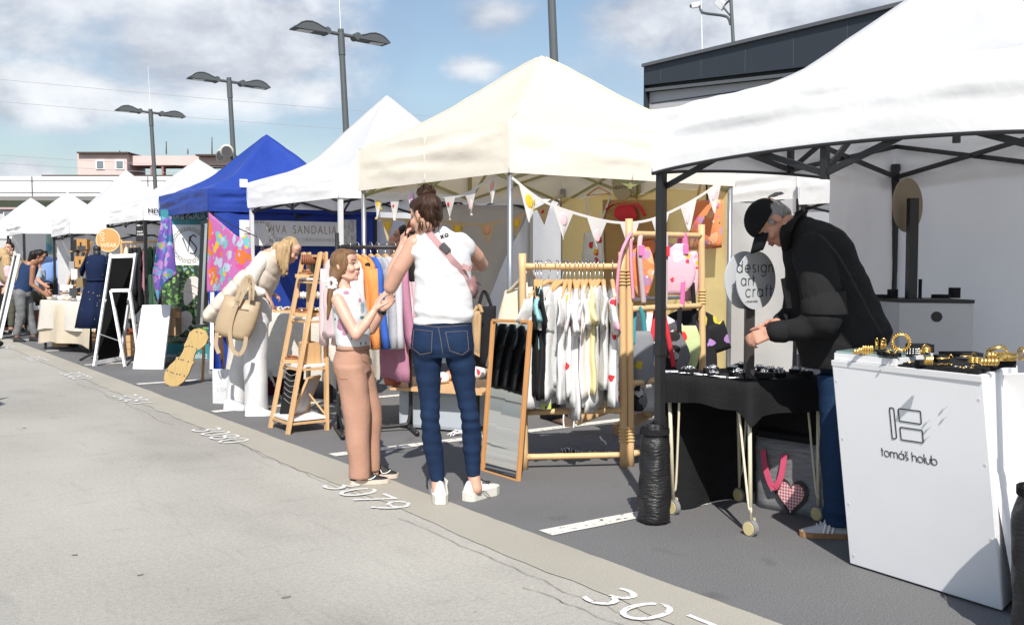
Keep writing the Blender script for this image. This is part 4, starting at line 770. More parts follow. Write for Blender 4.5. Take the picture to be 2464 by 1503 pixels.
bm=B(); tote_p=[J(1140,740,8.0),J(1195,735,7.9),J(1190,890,7.9),J(1140,880,8.0)]; bm.free(); tote(tote_p,[[J(1150,745,7.95),J(1165,700,7.95),J(1185,745,7.9)]],blackc,'black tote bag with a beige jacket over it behind the woman',.05)
tote([J(1135,752,7.8),J(1160,745,7.8),J(1155,860,7.8),J(1138,850,7.8)],[[J(1140,752,7.78),J(1152,735,7.78),J(1160,752,7.78)]],skinw,'beige cloth bag hanging right beside the jeans pocket',.03)
# ================= JEWELLERY STALL =================
def plane_pt(px,py,p0,n):
    r=ray(px,py); return O+r*((p0-O).dot(n)/r.dot(n))
cBL=gd(2045,1361); cBR=gd(2412,1476); cTL=zp(2001,866,.945); _n=(cBR-cBL).cross(cTL-cBL).normalized(); cTR=plane_pt(2364,906,cTL,_n); cTR=cTL+(cTR-cTL)*((cTR-cTL).xy.length/(cTR-cTL).xy.length); cTR.z=.945; cTR=cTR-_n*((cTR-cTL).dot(_n))*V(1,1,0).length/ max((_n.x**2+_n.y**2)**.5,1e-6)/1.4142*1.0 if False else cTR
_k=V(_n.x,_n.y,0); cTR=cTR-_k*((cTR-cTL).dot(_n)/_k.dot(_n))
for q in(cBL,cBR): q.z=.012
bk=V(.52,.14,0)
t=thing('sales_counter','white painted slanted counter with a line logo and the maker name','counter',(cBL+cBR)/2)
bm=B(); rings(bm,[[cBL,cBR,cBR+bk,cBL+bk],[cTL,cTR,cTR+bk,cTL+bk]]); bmesh.ops.bevel(bm,geom=bm.edges[:],offset=.004,segments=2,affect='EDGES')
scuff=mat('counter_paint',(.80,.805,.82),.5,var=.06,vs=3,bump=.03,bs=90,detail=8)
obj('carcass',bm,scuff,t)
fn=(cBR-cBL).cross(cTL-cBL).normalized()
if fn.x>0: fn=-fn
F=lambda px,py,o=.0: plane_pt(px,py,cTL,fn)+fn*o
z6=lambda x,y: ((3200+.9304*x)/1.6623,(1100+.9308*y)/1.6623)
def rrect(bm,pts,w):
    P=[F(*z6(*p),.001) for p in pts]; q=[]
    for i in range(len(P)):
        a,b,c=P[i-1],P[i],P[(i+1)%len(P)]; ra=min(.006,(a-b).length*.3); q+=[b+(a-b).normalized()*ra,b+((a-b).normalized()+(c-b).normalized())*ra*.25,b+(c-b).normalized()*ra]
    q.append(q[0]); tube(bm,q+[q[1]],w,6)
bm=B(); rrect(bm,[(385,568),(404,571),(417,700),(398,703)],.0023); rrect(bm,[(422,573),(519,584),(523,640),(428,626)],.0023); rrect(bm,[(430,652),(527,666),(531,720),(436,706)],.0023); obj('logo',bm,ink,t)
a=F(*z6(352,775)); b=F(*z6(597,818)); h=(F(*z6(520,765))-F(*z6(520,803))).length*1.0; bm=B(); xd=(b-a).normalized(); yd=fn.cross(xd); yd=yd if yd.z>0 else -yd; xh=h; 
wd=swidth('tomáš holub',1); sc=(b-a).length/wd; strokes(bm,'tomáš holub',sc,a+fn*.0008,xd,yd,.0018); obj('lettering',bm,ink,t)
bm=B()
for p in((157,455),(183,703),(210,982),(231,1205),(769,535),(796,816),(822,1135)): c=F(*z6(*p)); cyl(bm,c-fn*.002,c+fn*.0012,.0065,n=10)
obj('screw_plug',bm,mat('plug',(.62,.62,.62),.5),t)
bm=B(); o_=(cTL+cTR)/2; beam(bm,cTL+V(.005,0,-.012)+fn*.002,cTR+V(.0,0,-.012)+fn*.002,.024,.006,fn); obj('top_edge',bm,whp,t)
# side panel slot
bm=B(); s0=cTR+bk*.58; s1=cBR+bk*.58+V(0,0,.34); beam(bm,s0+V(0,-.01,-.02),s1+V(0,-.012,0),.16,.02,bk.normalized()); obj('side_panel',bm,whp,t)
# glass display slab, foam mats
g0=zp(2005,861,.958); gq=[zp(2004,853,.975),zp(2156,867,.975),zp(2282,852,.975),zp(2140,842,.975)]
gq=[cTL+V(.02,-.02,0)+V(0,0,.0)]; xd_=(cTR-cTL).normalized(); bd=bk.normalized()
def ct(u,v,z=.945): p=cTL.lerp(cTR,u)+bk*v; return V(p.x,p.y,z)
bm=B(); q=[ct(.01,.03,.947),ct(.46,.0,.947),ct(.52,.70,.947),ct(.06,.72,.947)]; prism(bm,q,V(0,0,.030)); solo('display_slab',bm,whp,'white display slab on the left half of the counter top','display slab')
bm=B(); q=[ct(.015,.05,.979),ct(.445,.03,.979),ct(.505,.68,.979),ct(.07,.70,.979)]; prism(bm,q,V(0,0,.006)); solo('glass_plate',bm,mat('green_glass',(.30,.42,.42),.03,var=0,spec=.9),'greenish glass plate lying on the white display slab','glass plate')
bm=B(); q=[ct(.50,.03,.947),ct(.97,.03,.947),ct(.985,.80,.947),ct(.56,.78,.947)]; prism(bm,q,V(0,0,.016)); mat2=solo('foam_mat',bm,foam,'black foam mat covering the right half of the counter top','foam mat')
bm=B(); q=[ct(.44,.05,.9465),ct(.495,.02,.9465),ct(.55,.7,.9465),ct(.53,.72,.9465)]; prism(bm,q,V(0,0,.006)); solo('felt_strip',bm,blk,'thin black felt strip between glass plate and foam mat','felt strip')
zA=lambda x,y:((2900+.4854*x)/1.6623,(1050+.4854*y)/1.6623)
def top(x,y,z=.985): return zp(*zA(x,y),z)
def jewel(bm_,m,l,cat='jewellery',g='gold jewellery on the counter',nm='jewellery'): return solo(nm,bm_,m,l,cat,g,True)
bm=B()
for i,(x,rx) in enumerate(((1090,.010),(1105,.012),(1070,.010),(1120,.009))): p=top(x,752); ell(bm,p+V(0,0,.010+.006*(i%2)),(.010,.010,.012))
jewel(bm,gold,'cluster of gold bead rings at the left end of the glass plate')
for i,x in enumerate((1138,1158,1180,1200,1212)):
    bm=B(); p=top(x,752); ell(bm,p+V(0,0,.016),(.0075,.0075,.021)); jewel(bm,gold,'upright gold capsule ring, %s in the row on the glass plate'%('first','second','third','fourth','fifth')[i])
def foamb(x0,x1,y,h,dep,l,z=.985):
    a=top(x0,y,z); b=top(x1,y,z); d=(b-a); bm=B(); pr=V(-d.y,d.x,0).normalized(); 
    if pr.x<0: pr=-pr
    prism(bm,[a,b,b+pr*dep,a+pr*dep],V(0,0,h)); return solo('foam_block',bm,foam,l,'foam block','black foam display blocks')
foamb(1215,1330,735,.020,.05,'black foam block carrying the two gold padlock earrings'); foamb(1285,1360,768,.018,.05,'black foam block left of the big gold bangle'); foamb(1335,1455,778,.018,.06,'black foam block in front of the big gold bangle'); foamb(1545,1725,742,.035,.08,'black open foam tray behind the gold earrings'); foamb(1605,1720,845,.018,.05,'black foam pad with the leaning gold ring',.963); foamb(1755,1850,825,.03,.05,'black foam cube with a gold leaf brooch',.963); foamb(2210,2400,865,.035,.07,'thick black foam block at the right end of the counter',.963); foamb(1840,2130,780,.018,.10,'rear black foam block with gold leaf earrings',.963)
for i,x in enumerate((1250,1306)):
    p=top(x,712,1.004); bm=B(); w=.006 if i==0 else .013; box(bm,p+V(0,0,.012),(w*2,.006,.024),(_r,FH,V(0,0,1)),.002); torus(bm,p+V(0,0,.024),FH,w*.8,.0016,16,6,0,2*PI); tube(bm,[p-_r*w*.8+V(0,0,.024),p-_r*w*.8+V(0,0,.04),p+V(0,0,.047),p+_r*w*.8+V(0,0,.04),p+_r*w*.8+V(0,0,.024)],.0016,6); jewel(bm,gold,('narrow' if i==0 else 'wide')+' gold padlock earring on its foam block')
p=top(1450,725,1.004); bm=B(); torus(bm,p+V(0,0,.036),(FH+_r*.25),.032,.006,28,8,0,2*PI,2.2)
for k in range(22):
    a=2*PI*k/22; x_,y_=basis((FH+_r*.25).normalized()); z_=(FH+_r*.25).normalized()
    for s in(-1,0,1): ell(bm,p+V(0,0,.036)+(x_*math.cos(a)+y_*math.sin(a))*.0375+z_*(.0095*s),.0042,n=6,m=4)
jewel(bm,gold,'big upright gold studded bangle on the glass plate',nm='bangle')
bm=B()
for k in range(18): p=top(1330+7.5*k,740+14*math.sin(k*.8),1.0); ell(bm,p+V(0,0,.004+.004*(k%3)),(.0055,.0055,.004),n=7,m=5)
jewel(bm,gold,'loose gold chain heaped in front of the bangle',nm='chain')
c=top(1537,760,.985); bm=B()
for j in range(3):
    for k in range(16): a=2*PI*k/16; ell(bm,c+V(math.cos(a)*.030,math.sin(a)*.030,.008+.009*j),.0048,n=6,m=4)
b_=jewel(bm,silver,'silver and black studded cuff bracelet on the glass plate',g='silver jewellery on the counter',nm='cuff'); bm=B(); cyl(bm,c,c+V(0,0,.031),.0275,n=20); obj('lining',bm,foam,b_)
for x,y,z,rr,l in ((1660,745,.985,.016,'gold ribbed ring stack at the right end of the glass plate'),(2035,830,.981,.012,'left gold ribbed ring of the pair on the foam mat'),(2072,830,.981,.012,'right gold ribbed ring of the pair on the foam mat')):
    p=top(x,y,z); bm=B()
    for k in range(3): torus(bm,p+V(0,0,.005+.008*k),V(0,0,1),rr,.0042,18,6)
    jewel(bm,gold,l,nm='ring')
bm=B(); p=top(1620,720,1.02); tube(bm,bez([p,p+_r*.01+V(0,0,.02),p+_r*.03+V(0,0,.012),p+_r*.035+V(0,0,-.01)],5),.0022,6); box(bm,p+V(0,0,-.01),(.02,.008,.02),None,.003); jewel(bm,gold,'gold hook earring sticking up from the open foam tray',nm='earring')
bm=B(); cyl(bm,top(1505,826,.960),top(1580,820,.960),.006); jewel(bm,gold,'gold tube lying at the front of the counter',nm='tube_pendant')
bm=B(); p=top(1675,815,.990)
for k in range(5): beam(bm,p+_r*(.006*k-.012)-V(0,0,.012),p+_r*(.006*k-.008)+V(0,0,.02),.004,.012)
jewel(bm,gold,'gold ridged ring leaning on a black foam pad',nm='ring')
for (x,y,z,l) in ((1800,788,.996,'gold leaf brooch on the black foam cube'),(1990,770,.985,'flat gold leaf earring on the rear foam block')):
    p=top(x,y,z); bm=B(); ell(bm,p,(.03,.014,.004),(_r,FH,V(0,0,1))); tube(bm,bez([p+_r*.02,p+_r*.03+V(0,0,.015),p+_r*.04+V(0,0,.0)],4),.002,6); jewel(bm,gold,l,nm='brooch')
for (x0,x1,y,z,l,s) in ((2115,2235,838,.985,'gold bead bracelet front right on the foam mat',.0125),(2175,2295,790,.999,'gold bead bracelet behind, left of the wide gold cuff',.014)):
    bm=B()
    for k in range(5): p=top(x0+(x1-x0)*k/4,y,z); ell(bm,p+V(0,0,s*.8),(s,s,s*1.2))
    jewel(bm,gold,l,nm='bracelet')
p=top(2300,790,.998); bm=B(); torus(bm,p+V(0,0,.008),V(0,0,1),.045,.004,28,6,0,2*PI,4.2); jewel(bm,gold,'wide plain gold cuff at the right of the counter',nm='cuff')
bm=B(); p=top(2240,740,1.0); torus(bm,p+V(0,0,.0),(V(0,0,1)+FH*.8),.04,.005,26,6,0,PI,2); jewel(bm,gold,'gold arched bangle lying behind the bead bracelet',nm='bangle')
bm=B(); p=top(2435,775,.998)
for k in range(4): torus(bm,p+V(.01*k,.01*nse(k),.012),(_r+V(0,0,.4*nse(k*3))),.026,.0018,18,5)
jewel(bm,gold,'tangle of thin gold hoops at the right picture edge',nm='hoops')
bm=B()
for k in range(16): p=top(1750+8*k,838+3*math.sin(k),.968); box(bm,p,(.007,.012,.006),(_r,FH,V(0,0,1)))
jewel(bm,gold,'flat gold link strip at the front of the foam mat',nm='chain')
for i in range(6):
    p=top(1900+30*i+rnd.uniform(-10,10),852+rnd.uniform(-12,16),.984); bm=B(); ell(bm,p,(.006,.005,.003)); cyl(bm,p,p+_r*.012,.001,n=5); jewel(bm,gold if i%3 else silver,('gold' if i%3 else 'silver')+' stud earring on the foam mat, %s from the left'%('first','second','third','fourth','fifth','sixth')[i],nm='stud_earring')
# ---- leaning board, second counter block, weight bags ----
l0=gd(2452,1488); l1=l0+bk*1.25; u0=J(2388,1138,3.98); u1=u0+bk*1.25
bm=B(); q=[l0,l1,u1,u0]; n_=(q[1]-q[0]).cross(q[3]-q[0]).normalized(); prism(bm,q,n_*(.018 if n_.y<0 else -.018)); solo('leaning_board',bm,whp,'white board with a raw chipped edge leaning on the counter side','board')
def weight_bag(c,h,r,label,seed=0):
    bm=B(); rs=[]; n=26
    for j in range(25):
        v=j/24; rr=r*(1+.12*math.sin(v*5+seed)*.5); rr*= (1 if v<.80 else 1-.45*((v-.80)/.2)); 
        if v<.03: rr*=.93
        rs.append([c+V(math.cos(2*PI*k/n)*(rr+.012*nse(math.cos(2*PI*k/n)*2,math.sin(2*PI*k/n)*2+seed,v*5)+.004*math.sin(v*34+2*math.sin(k*.9))),math.sin(2*PI*k/n)*(rr+.012*nse(k*.5,v*6,seed)),h*v*(1+(.05*nse(k*.6,seed) if v>.9 else 0))) for k in range(n)])
    rings(bm,rs); o=solo('weight_bag',bm,mat('black_nylon',(.012,.012,.013),.42,var=.3,vs=20,bump=.5,bs=26,stretch=(1,1,4)),label,'weight bag','tent leg weights',True)
    bm=B(); band(bm,[c+V(math.cos(a)*r*.9,math.sin(a)*r*.9,h*.93) for a in [2*PI*k/16 for k in range(17)]],.03,.006,(0,0,1)); obj('velcro_band',bm,blk,o); return o
wb=gd(1568,1256); weight_bag(V(3.665,3.86,.006),.52,.083,'black nylon weight bag strapped round the tent leg by the bamboo racks',1)
_w=J(2520,1400,3.55); weight_bag(V(_w.x,_w.y,0),.62,.115,'black weight bag at the right picture edge beside the leaning board',4)
# ---- black clothed trolley table ----
P1=zp(1594,900,.77); P2=zp(1805,922,.77); P3=zp(1985,904,.77); P4=P1+P3-P2
t=thing('trolley_table','small cream legged trolley table under a black cloth','table',((P1+P3)/2).xy.to_3d()); creamp=mat('cream_paint',(.68,.62,.46),.45)
bm=B(); prism(bm,[p-V(0,0,.03) for p in(P1,P2,P3,P4)],V(0,0,.024)); obj('tabletop',bm,blkp,t)
w1=gd(1620,1238); w2=gd(1806,1290); w3=w2+(P3-P2)*.9; w4=w1+(P4-P1)*.9
for i,(w,pt) in enumerate(((w1,P1),(w2,P2),(w3,P3),(w4,P4))):
    d=((P1+P3)/2-pt).normalized()*.035; tp=pt+d+V(0,0,-.03); base=V(w.x,w.y,.085)
    bm=B(); cyl(bm,base,tp,.0105,n=10); tube(bm,bez([tp+(P2-P1).normalized()*(.075 if i in(0,3) else -.075),base+V(0,0,.10)+(P2-P1).normalized()*(.018 if i in(0,3) else -.018),base+V(0,0,.06),base+V(0,0,.03)],5),.0065,8); leg=obj('leg',bm,creamp,t,True)
    ax=(P3-P2).normalized(); bm=B(); 
    c=V(w.x,w.y,.042); cyl(bm,c-ax*.015,c+ax*.015,.042,n=22); wl_=obj('wheel',bm,mat('wheel_grey',(.22,.22,.22),.6),leg); bm=B(); cyl(bm,c-ax*.019,c+ax*.019,.034,n=22); obj('hub',bm,mat('wheel_cream',(.62,.52,.26),.5),leg)
    bm=B(); beam(bm,c+ax*.022,c+ax*.022+V(0,0,.05),.02,.006,ax); obj('fork',bm,creamp,leg)
bm=B(); cx_=(P1+P2+P3+P4)/4
def tc_(u,v):
    pass
n=18; q=[P1,P2,P3,P4]; zt_=.775
rs=[]
def edge(s,drop,out):
    k=int(s)%4; f=s-int(s); a,b=q[k],q[(k+1)%4]; p=a.lerp(b,f); o=(p-cx_); o.z=0
    return p+o.normalized()*(.006+out)+V(0,0,drop)
drops=[.13,.15,.20,.13]
NN=80; ringT=[];ringM=[];ringB=[];ringC=[]
for i in range(NN):
    s=4*i/NN; k=int(s); f=s-k; cr=max(0,1-min(f,1-f)*7); dl=drops[k]*(1-f)+drops[(k+1)%4]*f+.02*nse(s*3)
    if k==1: dl=.17+.03*nse(s*2)
    rip=.010*math.sin(s*14)+.010*nse(s*5); dl+=.05*cr
    ringT.append(edge(s,.004,-.002)); ringM.append(edge(s,-.03,.008)); ringC.append(edge(s,-dl*.55,.012+rip*.6+.01*cr)); ringB.append(edge(s,-dl,.012+rip+.02*cr))
cen=[p.lerp(cx_,.5)+V(0,0,.004) for p in ringT]
rings(bm,[ringB,ringC,ringM,ringT,cen],False); f_=bm.faces.new(bm.verts[-NN:]) if False else None
bm.verts.ensure_lookup_table(); bm.faces.new([bm.verts[i] for i in range(len(bm.verts)-NN,len(bm.verts))]); solo('tablecloth',bm,blk,'black cloth with drooping corner over the jewellery trolley table','tablecloth',None,True)
bm=B()
def dropc(u,v):
    pth=[P1+V(.02,.0,0),P4,P3+V(.0,.0,0)]; p=pth[0].lerp(pth[1],u*2) if u<.5 else pth[1].lerp(pth[2],u*2-1); p=V(p.x,p.y,.012+.70*v); return p+V(.02*math.sin(u*20)*(1-v),.02*math.sin(u*16+2)*(1-v),0)
grid(bm,dropc,40,14); solo('floor_length_cloth',bm,blk,'floor length black cloth hanging behind the trolley table legs','cloth',None,True)
# silver jewellery on the black table
def tt(u,v,z=.781): p=P1.lerp(P2,u).lerp(P4.lerp(P3,u),v); return V(p.x,p.y,z)
for i in range(17):
    u,v=[(.1,.2),(.22,.12),(.35,.25),(.5,.12),(.62,.3),(.75,.15),(.9,.3),(.15,.5),(.3,.6),(.55,.55),(.7,.6),(.85,.55),(.2,.85),(.4,.85),(.6,.85),(.8,.85),(.95,.8)][i]
    p=tt(u,v); r_=.03+.015*rnd.random(); h_=.012+.016*rnd.random(); bm=B(); cyl(bm,p,p+V(0,0,h_),r_,n=18) if i%2 else box(bm,p+V(0,0,h_/2),(r_*2,r_*2.2,h_),(_r,FH,V(0,0,1)),.003)
    fb_=solo('foam_block',bm,foam,'foam %s with silver pieces, %s of the trolley table'%('puck' if i%2 else 'block',('front row' if v<.4 else 'middle row' if v<.7 else 'back row')+(' far left','  left of centre',' near centre',' right of centre',' far right')[min(int(u*5),4)].replace('  ',' ')),'foam block','foam blocks on the trolley table')
    bm=B()
    for k in range(5):
        c=p+V(rnd.uniform(-.02,.02),rnd.uniform(-.02,.02),h_+.006); a=V(rnd.uniform(-1,1),rnd.uniform(-1,1),rnd.uniform(.2,1)); torus(bm,c,a,rnd.uniform(.007,.013),.0016,12,5)
    for k in range(4): ell(bm,p+V(rnd.uniform(-.025,.025),rnd.uniform(-.025,.025),h_+.004),rnd.uniform(.003,.006),n=7,m=5)
    solo('jewellery',bm,silver,'silver rings on the foam %s, %s of the trolley table'%('puck' if i%2 else 'block',('front row' if v<.4 else 'middle row' if v<.7 else 'back row')+(' far left',' left of centre',' near centre',' right of centre',' far right')[min(int(u*5),4)]),'jewellery','silver jewellery on the trolley table',True)
for i in range(5):
    p=tt(.08+.17*i,.05,.782); bm=B()
    pts=[p+V(.05*math.cos(k*1.3+i)*k/9,.05*math.sin(k*1.1+i)*k/9,.004+.004*abs(nse(k,i))) for k in range(10)]; tube(bm,bez(pts,4),.0016,5); solo('necklace',bm,silver,'thin silver chain along the front edge of the black table, %s from the left'%('first','second','third','fourth','fifth')[i],'necklace','silver chains on the black table',True)
# discs sign
sp=J(1802,897,5.2); t=thing('round_sign','pair of round grey sign boards on a black post, lettered design art craft','sign',V(sp.x,sp.y,.78))
bm=B(); a=V(sp.x,sp.y,.778); b=J(1806,620,5.2); beam(bm,a,V(a.x,a.y,b.z),.046,.046,_r,bev=.002); obj('post',bm,mat('dark_wood_post',(.025,.02,.02),.5,var=.4,vs=6,stretch=(4,4,.5)),t)
dn=(-FH*math.cos(R(36))+_r*math.sin(R(36))).normalized(); dx=V(0,0,1).cross(dn).normalized(); dx=dx if dx.dot(_r)>0 else -dx
dc=J(1820.5,674.5,5.12); disc_m=mat('grey_board',(.50,.52,.54),.6,var=.03)
for nm,c in(('front_board',dc),('rear_board',dc-dn*.078)):
    bm=B(); cyl(bm,c-dn*.006,c+dn*.0,.148,n=48); ob=obj(nm,bm,disc_m,t)
    if nm=='front_board':
        fb=ob
        for s,px,py,px2 in(('design',1773,656,1866),('art',1783,687,1817),('craft',1794,715,1861)):
            a_=plane_pt(px,py,dc,dn); b_=plane_pt(px2,py,dc,dn); sc=(b_-a_).length/(swidth(s,1,.28)-.5); bm=B(); strokes(bm,s,sc*.93,a_+dn*.0006,dx,V(0,0,1),.0024,.28); obj('lettering',bm,ink,fb)
        a_=plane_pt(1798,728,dc,dn); bm=B(); strokes(bm,'tomas holub',.0072,a_+dn*.0004,dx,V(0,0,1),.0010); obj('lettering',bm,ink,fb); bm=B(); strokes(bm,'by',.004,a_+dn*.0004-dx*.014,dx,V(0,0,1),.0006); obj('lettering',bm,ink,fb)
# rear box with sign back
E1=J(2165,728,5.75); Rr=J(2343,724,5.62); Lx=J(2095,712,6.05)
t=thing('display_box','tall pale grey display box with a round hand hole under the black board','display box',V(E1.x,E1.y,0)); pg=mat('grey_box_paint',(.50,.50,.51),.6,var=.08,vs=5)
far=Rr+(Lx-E1); bm=B(); rings(bm,[[V(p.x,p.y,0) for p in(E1,Rr,far,Lx)],[V(p.x,p.y,E1.z) for p in(E1,Rr,far,Lx)]]); obj('carcass',bm,pg,t)
nf_=V((Rr-E1).y,-(Rr-E1).x,0).normalized(); nf_=nf_ if nf_.dot(FH)<0 else -nf_; hc=plane_pt(2254,762,E1,nf_); bm=B(); cyl(bm,hc-nf_*.01,hc+nf_*.0015,.030,n=22); obj('hand_hole',bm,blkp,t)
c_=(E1+Rr+far+Lx)/4; bm=B(); prism(bm,[V(c_.x+(p.x-c_.x)*1.02,c_.y+(p.y-c_.y)*1.02,E1.z+.001) for p in(E1,Rr,far,Lx)],V(0,0,.02)); obj('black_board',bm,blkp,t); zb_=E1.z+.021
sp=J(2192,717,5.82); t=thing('round_sign','round board seen from behind on a black post on the display box','sign',V(sp.x,sp.y,zb_))
bm=B(); a=V(sp.x,sp.y,zb_); b=J(2192,478,5.82); beam(bm,a,V(a.x,a.y,b.z),.055,.05,_r); obj('post',bm,blkp,t); d2=(_r*.62-FH*.78).normalized(); bm=B(); c=J(2184,494,5.90); cyl(bm,c-d2*.006,c+d2*.006,.158,n=40); obj('board',bm,mat('fibreboard',(.24,.19,.125),.8),t)
for x,y,rr,h_,l in((2265,707,.055,.02,'wide flat black foam puck on the display box, right'),(2297,700,.033,.06,'tall black foam puck on the display box, far right'),(2214,700,.010,.11,'thin black ring cone beside the black sign post'),(2148,708,.03,.05,'black foam puck behind the black sign post'),(2120,709,.035,.02,'flat black foam puck at the left end of the display box')):
    p=J(x,y,5.9); p=V(p.x,p.y,zb_); 
    bm=B(); cyl(bm,p,p+V(0,0,h_),rr,n=20); solo('foam_puck',bm,foam,l,'foam puck','foam pucks on the display box')
# heart shopping bag
h0=gd(1826,1222); h1=gd(1998,1258); hb=V(.10,.13,0); zt=.40
t=thing('shopping_bag','large grey wood-print shopping bag with a red gingham heart under the table','bag',(h0+h1)/2)
bm=B(); rs=[]
for j in range(9):
    v=j/8; w=1+.05*v; c=(h0+h1)/2+hb/2; rs.append([c+(p-c)*w+V(.01*nse(p.x*9,v*5),.01*nse(p.y*9,v*5),0)+V(0,0,zt*v) for p in[h0.lerp(h1,i/8) for i in range(9)]+[h1+hb]+[h1.lerp(h0,i/8)+hb for i in range(1,9)]])
rings(bm,rs); obj('body',bm,mat('wood_print',(.21,.21,.22),.5,var=.7,vs=4,stretch=(2.5,2.5,22),bump=.05),t,True)
hn=V((h1-h0).y,-(h1-h0).x,0).normalized(); hn=hn if hn.dot(FH)<0 else -hn; hx=(h1-h0).normalized()
hc=plane_pt(1903,1192,h0+hn*.012,hn); bm=B(); pts=[]
for k in range(40):
    a=2*PI*k/40; pts.append(hc+hx*(.0052*16*math.sin(a)**3)+V(0,0,.0058*(13*math.cos(a)-5*math.cos(2*a)-2*math.cos(3*a)-math.cos(4*a))))
gm=bpy.data.materials.new('red_gingham'); gm.use_nodes=True; n_=gm.node_tree.nodes; l_=gm.node_tree.links; tcg=n_.new('ShaderNodeTexCoord'); rot=n_.new('ShaderNodeMapping'); rot.inputs['Rotation'].default_value=(0,0,math.atan2(hx.y,hx.x)); rot.vector_type='POINT'; rot.inputs['Rotation'].default_value=(0,0,-math.atan2(hx.y,hx.x)); l_.new(tcg.outputs['Object'],rot.inputs[0]); sx=n_.new('ShaderNodeSeparateXYZ'); l_.new(rot.outputs[0],sx.inputs[0])
def stripe(sock):
    a=n_.new('ShaderNodeMath'); a.operation='MULTIPLY'; a.inputs[1].default_value=58; l_.new(sock,a.inputs[0]); b=n_.new('ShaderNodeMath'); b.operation='FRACT'; l_.new(a.outputs[0],b.inputs[0]); c=n_.new('ShaderNodeMath'); c.operation='GREATER_THAN'; c.inputs[1].default_value=.5; l_.new(b.outputs[0],c.inputs[0]); return c.outputs[0]
ad=n_.new('ShaderNodeMath'); ad.operation='ADD'; l_.new(stripe(sx.outputs[0]),ad.inputs[0]); l_.new(stripe(sx.outputs[2]),ad.inputs[1]); hf=n_.new('ShaderNodeMath'); hf.operation='MULTIPLY'; hf.inputs[1].default_value=.5; l_.new(ad.outputs[0],hf.inputs[0]); mxg=n_.new('ShaderNodeMix'); mxg.data_type='RGBA'; mxg.inputs['A'].default_value=(.7,.66,.66,1); mxg.inputs['B'].default_value=(.52,.02,.05,1); l_.new(hf.outputs[0],mxg.inputs['Factor']); l_.new(mxg.outputs['Result'],n_['Principled BSDF'].inputs['Base Color'])
prism(bm,pts,hn*.004); obj('heart_print',bm,gm,t); bm=B(); pts2=[hc+(p-hc)*1.28-hn*.002 for p in pts]; prism(bm,pts2,hn*.004); obj('heart_shade_print',bm,mat('dark_print',(.035,.03,.03),.6,var=.5,vs=30),t)
mh=plane_pt(1840,1085,h0+hn*.03,hn); bm=B(); band(bm,bez([plane_pt(1836,1082,h0+hn*.02,hn),plane_pt(1843,1130,h0+hn*.035,hn),plane_pt(1860,1172,h0+hn*.04,hn),plane_pt(1878,1150,h0+hn*.04,hn),plane_pt(1888,1092,h0+hn*.02,hn)],6),.034,.004,hx); obj('handle',bm,mat('pink_webbing',(.60,.08,.16),.85),t)
bm=B(); prism(bm,[h0+hb*.1+V(0,0,zt+.0),h1+hb*.1+V(0,0,zt),h1+hb*.9+V(0,0,zt+.03),h0+hb*.9+V(0,0,zt+.03)],V(0,0,.035)); solo('foam_sheet',bm,foam,'stack of black foam trays lying in the shopping bag','foam trays')
# ---- stall across the lane, seen only in the leaning mirror ----
t=thing('clothes_rail','chrome rail of black garments across the lane, seen in the floor mirror','clothes rack',V(.4,9.6,0)); bm=B(); ma=V(-.15,9.2,0); mc_=V(.85,9.95,0); [cyl(bm,p,p+V(0,0,1.55),.016) for p in(ma,mc_)]; cyl(bm,ma+V(0,0,1.53),mc_+V(0,0,1.53),.016); cyl(bm,ma+V(0,0,.55),mc_+V(0,0,.55),.012); [cyl(bm,p+V(-.18,.23,.02),p+V(.18,-.23,.02),.016) for p in(ma,mc_)]; obj('frame',bm,steel,t,True)
for i in range(10):
    top_,sd_=hanger(ma.lerp(mc_,.08+.09*i)+V(0,0,1.548),(mc_-ma).normalized(),R(12),'hanger on the chrome rail across the lane','hangers across the lane'); shirt(top_,sd_,blackc,'black garment on the chrome rail across the lane','t-shirt','black garments across the lane',L=.78,seed=i*1.3,w=.46)
# ================= SANDAL AND LINEN STALLS =================
FLs=gd(650,1030); FRs=gd(692,1046); RRs=gd(786,1036); RLs=FLs+RRs-FRs
tF=J(731,607,8.62); tR_=J(771,607,8.36)
t=thing('ladder_shelf','folding ladder shelf of pale wood with four white shelves','shelf',(FLs+RRs)/2); lw=ash
zt=1.45
topFL=V(tF.x,tF.y,zt); topFR=V(tR_.x,tR_.y,zt); topRR=J(783,607,8.42); topRR=V(topRR.x,topRR.y,zt); topRL=topFL+topRR-topFR
sdv=(FRs-FLs).normalized(); fwv=(RRs-FRs).normalized()
for a,b in((FLs,topFL),(FRs,topFR),(RRs,topRR),(RLs,topRL)):
    bm=B(); beam(bm,a,b,.022,.055,sdv,bev=.002); obj('leg',bm,lw,t)
for z in(.10,.52,.90,1.22):
    k=z/zt; p=[FLs.lerp(topFL,k),FRs.lerp(topFR,k),RRs.lerp(topRR,k),RLs.lerp(topRL,k)]
    bm=B(); prism(bm,[V(q.x,q.y,z) for q in p],V(0,0,.018)); s=obj('shelf',bm,whp,t)
    bm=B(); beam(bm,p[0]+V(0,0,-.02),p[1]+V(0,0,-.02),.03,.016); beam(bm,p[1]+V(0,0,-.02),p[2]+V(0,0,-.02),.03,.016); obj('shelf_rail',bm,lw,s)
bm=B(); beam(bm,topFL-V(0,0,.03),topFR-V(0,0,.03),.04,.018); beam(bm,topRL-V(0,0,.06),topRR-V(0,0,.06),.05,.018); obj('top_bar',bm,lw,t)
def shp(z,u,v):
    k=z/zt; p=[FLs.lerp(topFL,k),FRs.lerp(topFR,k),RRs.lerp(topRR,k),RLs.lerp(topRL,k)]; q=p[0].lerp(p[1],u).lerp(p[3].lerp(p[2],u),v); return V(q.x,q.y,z+.019)
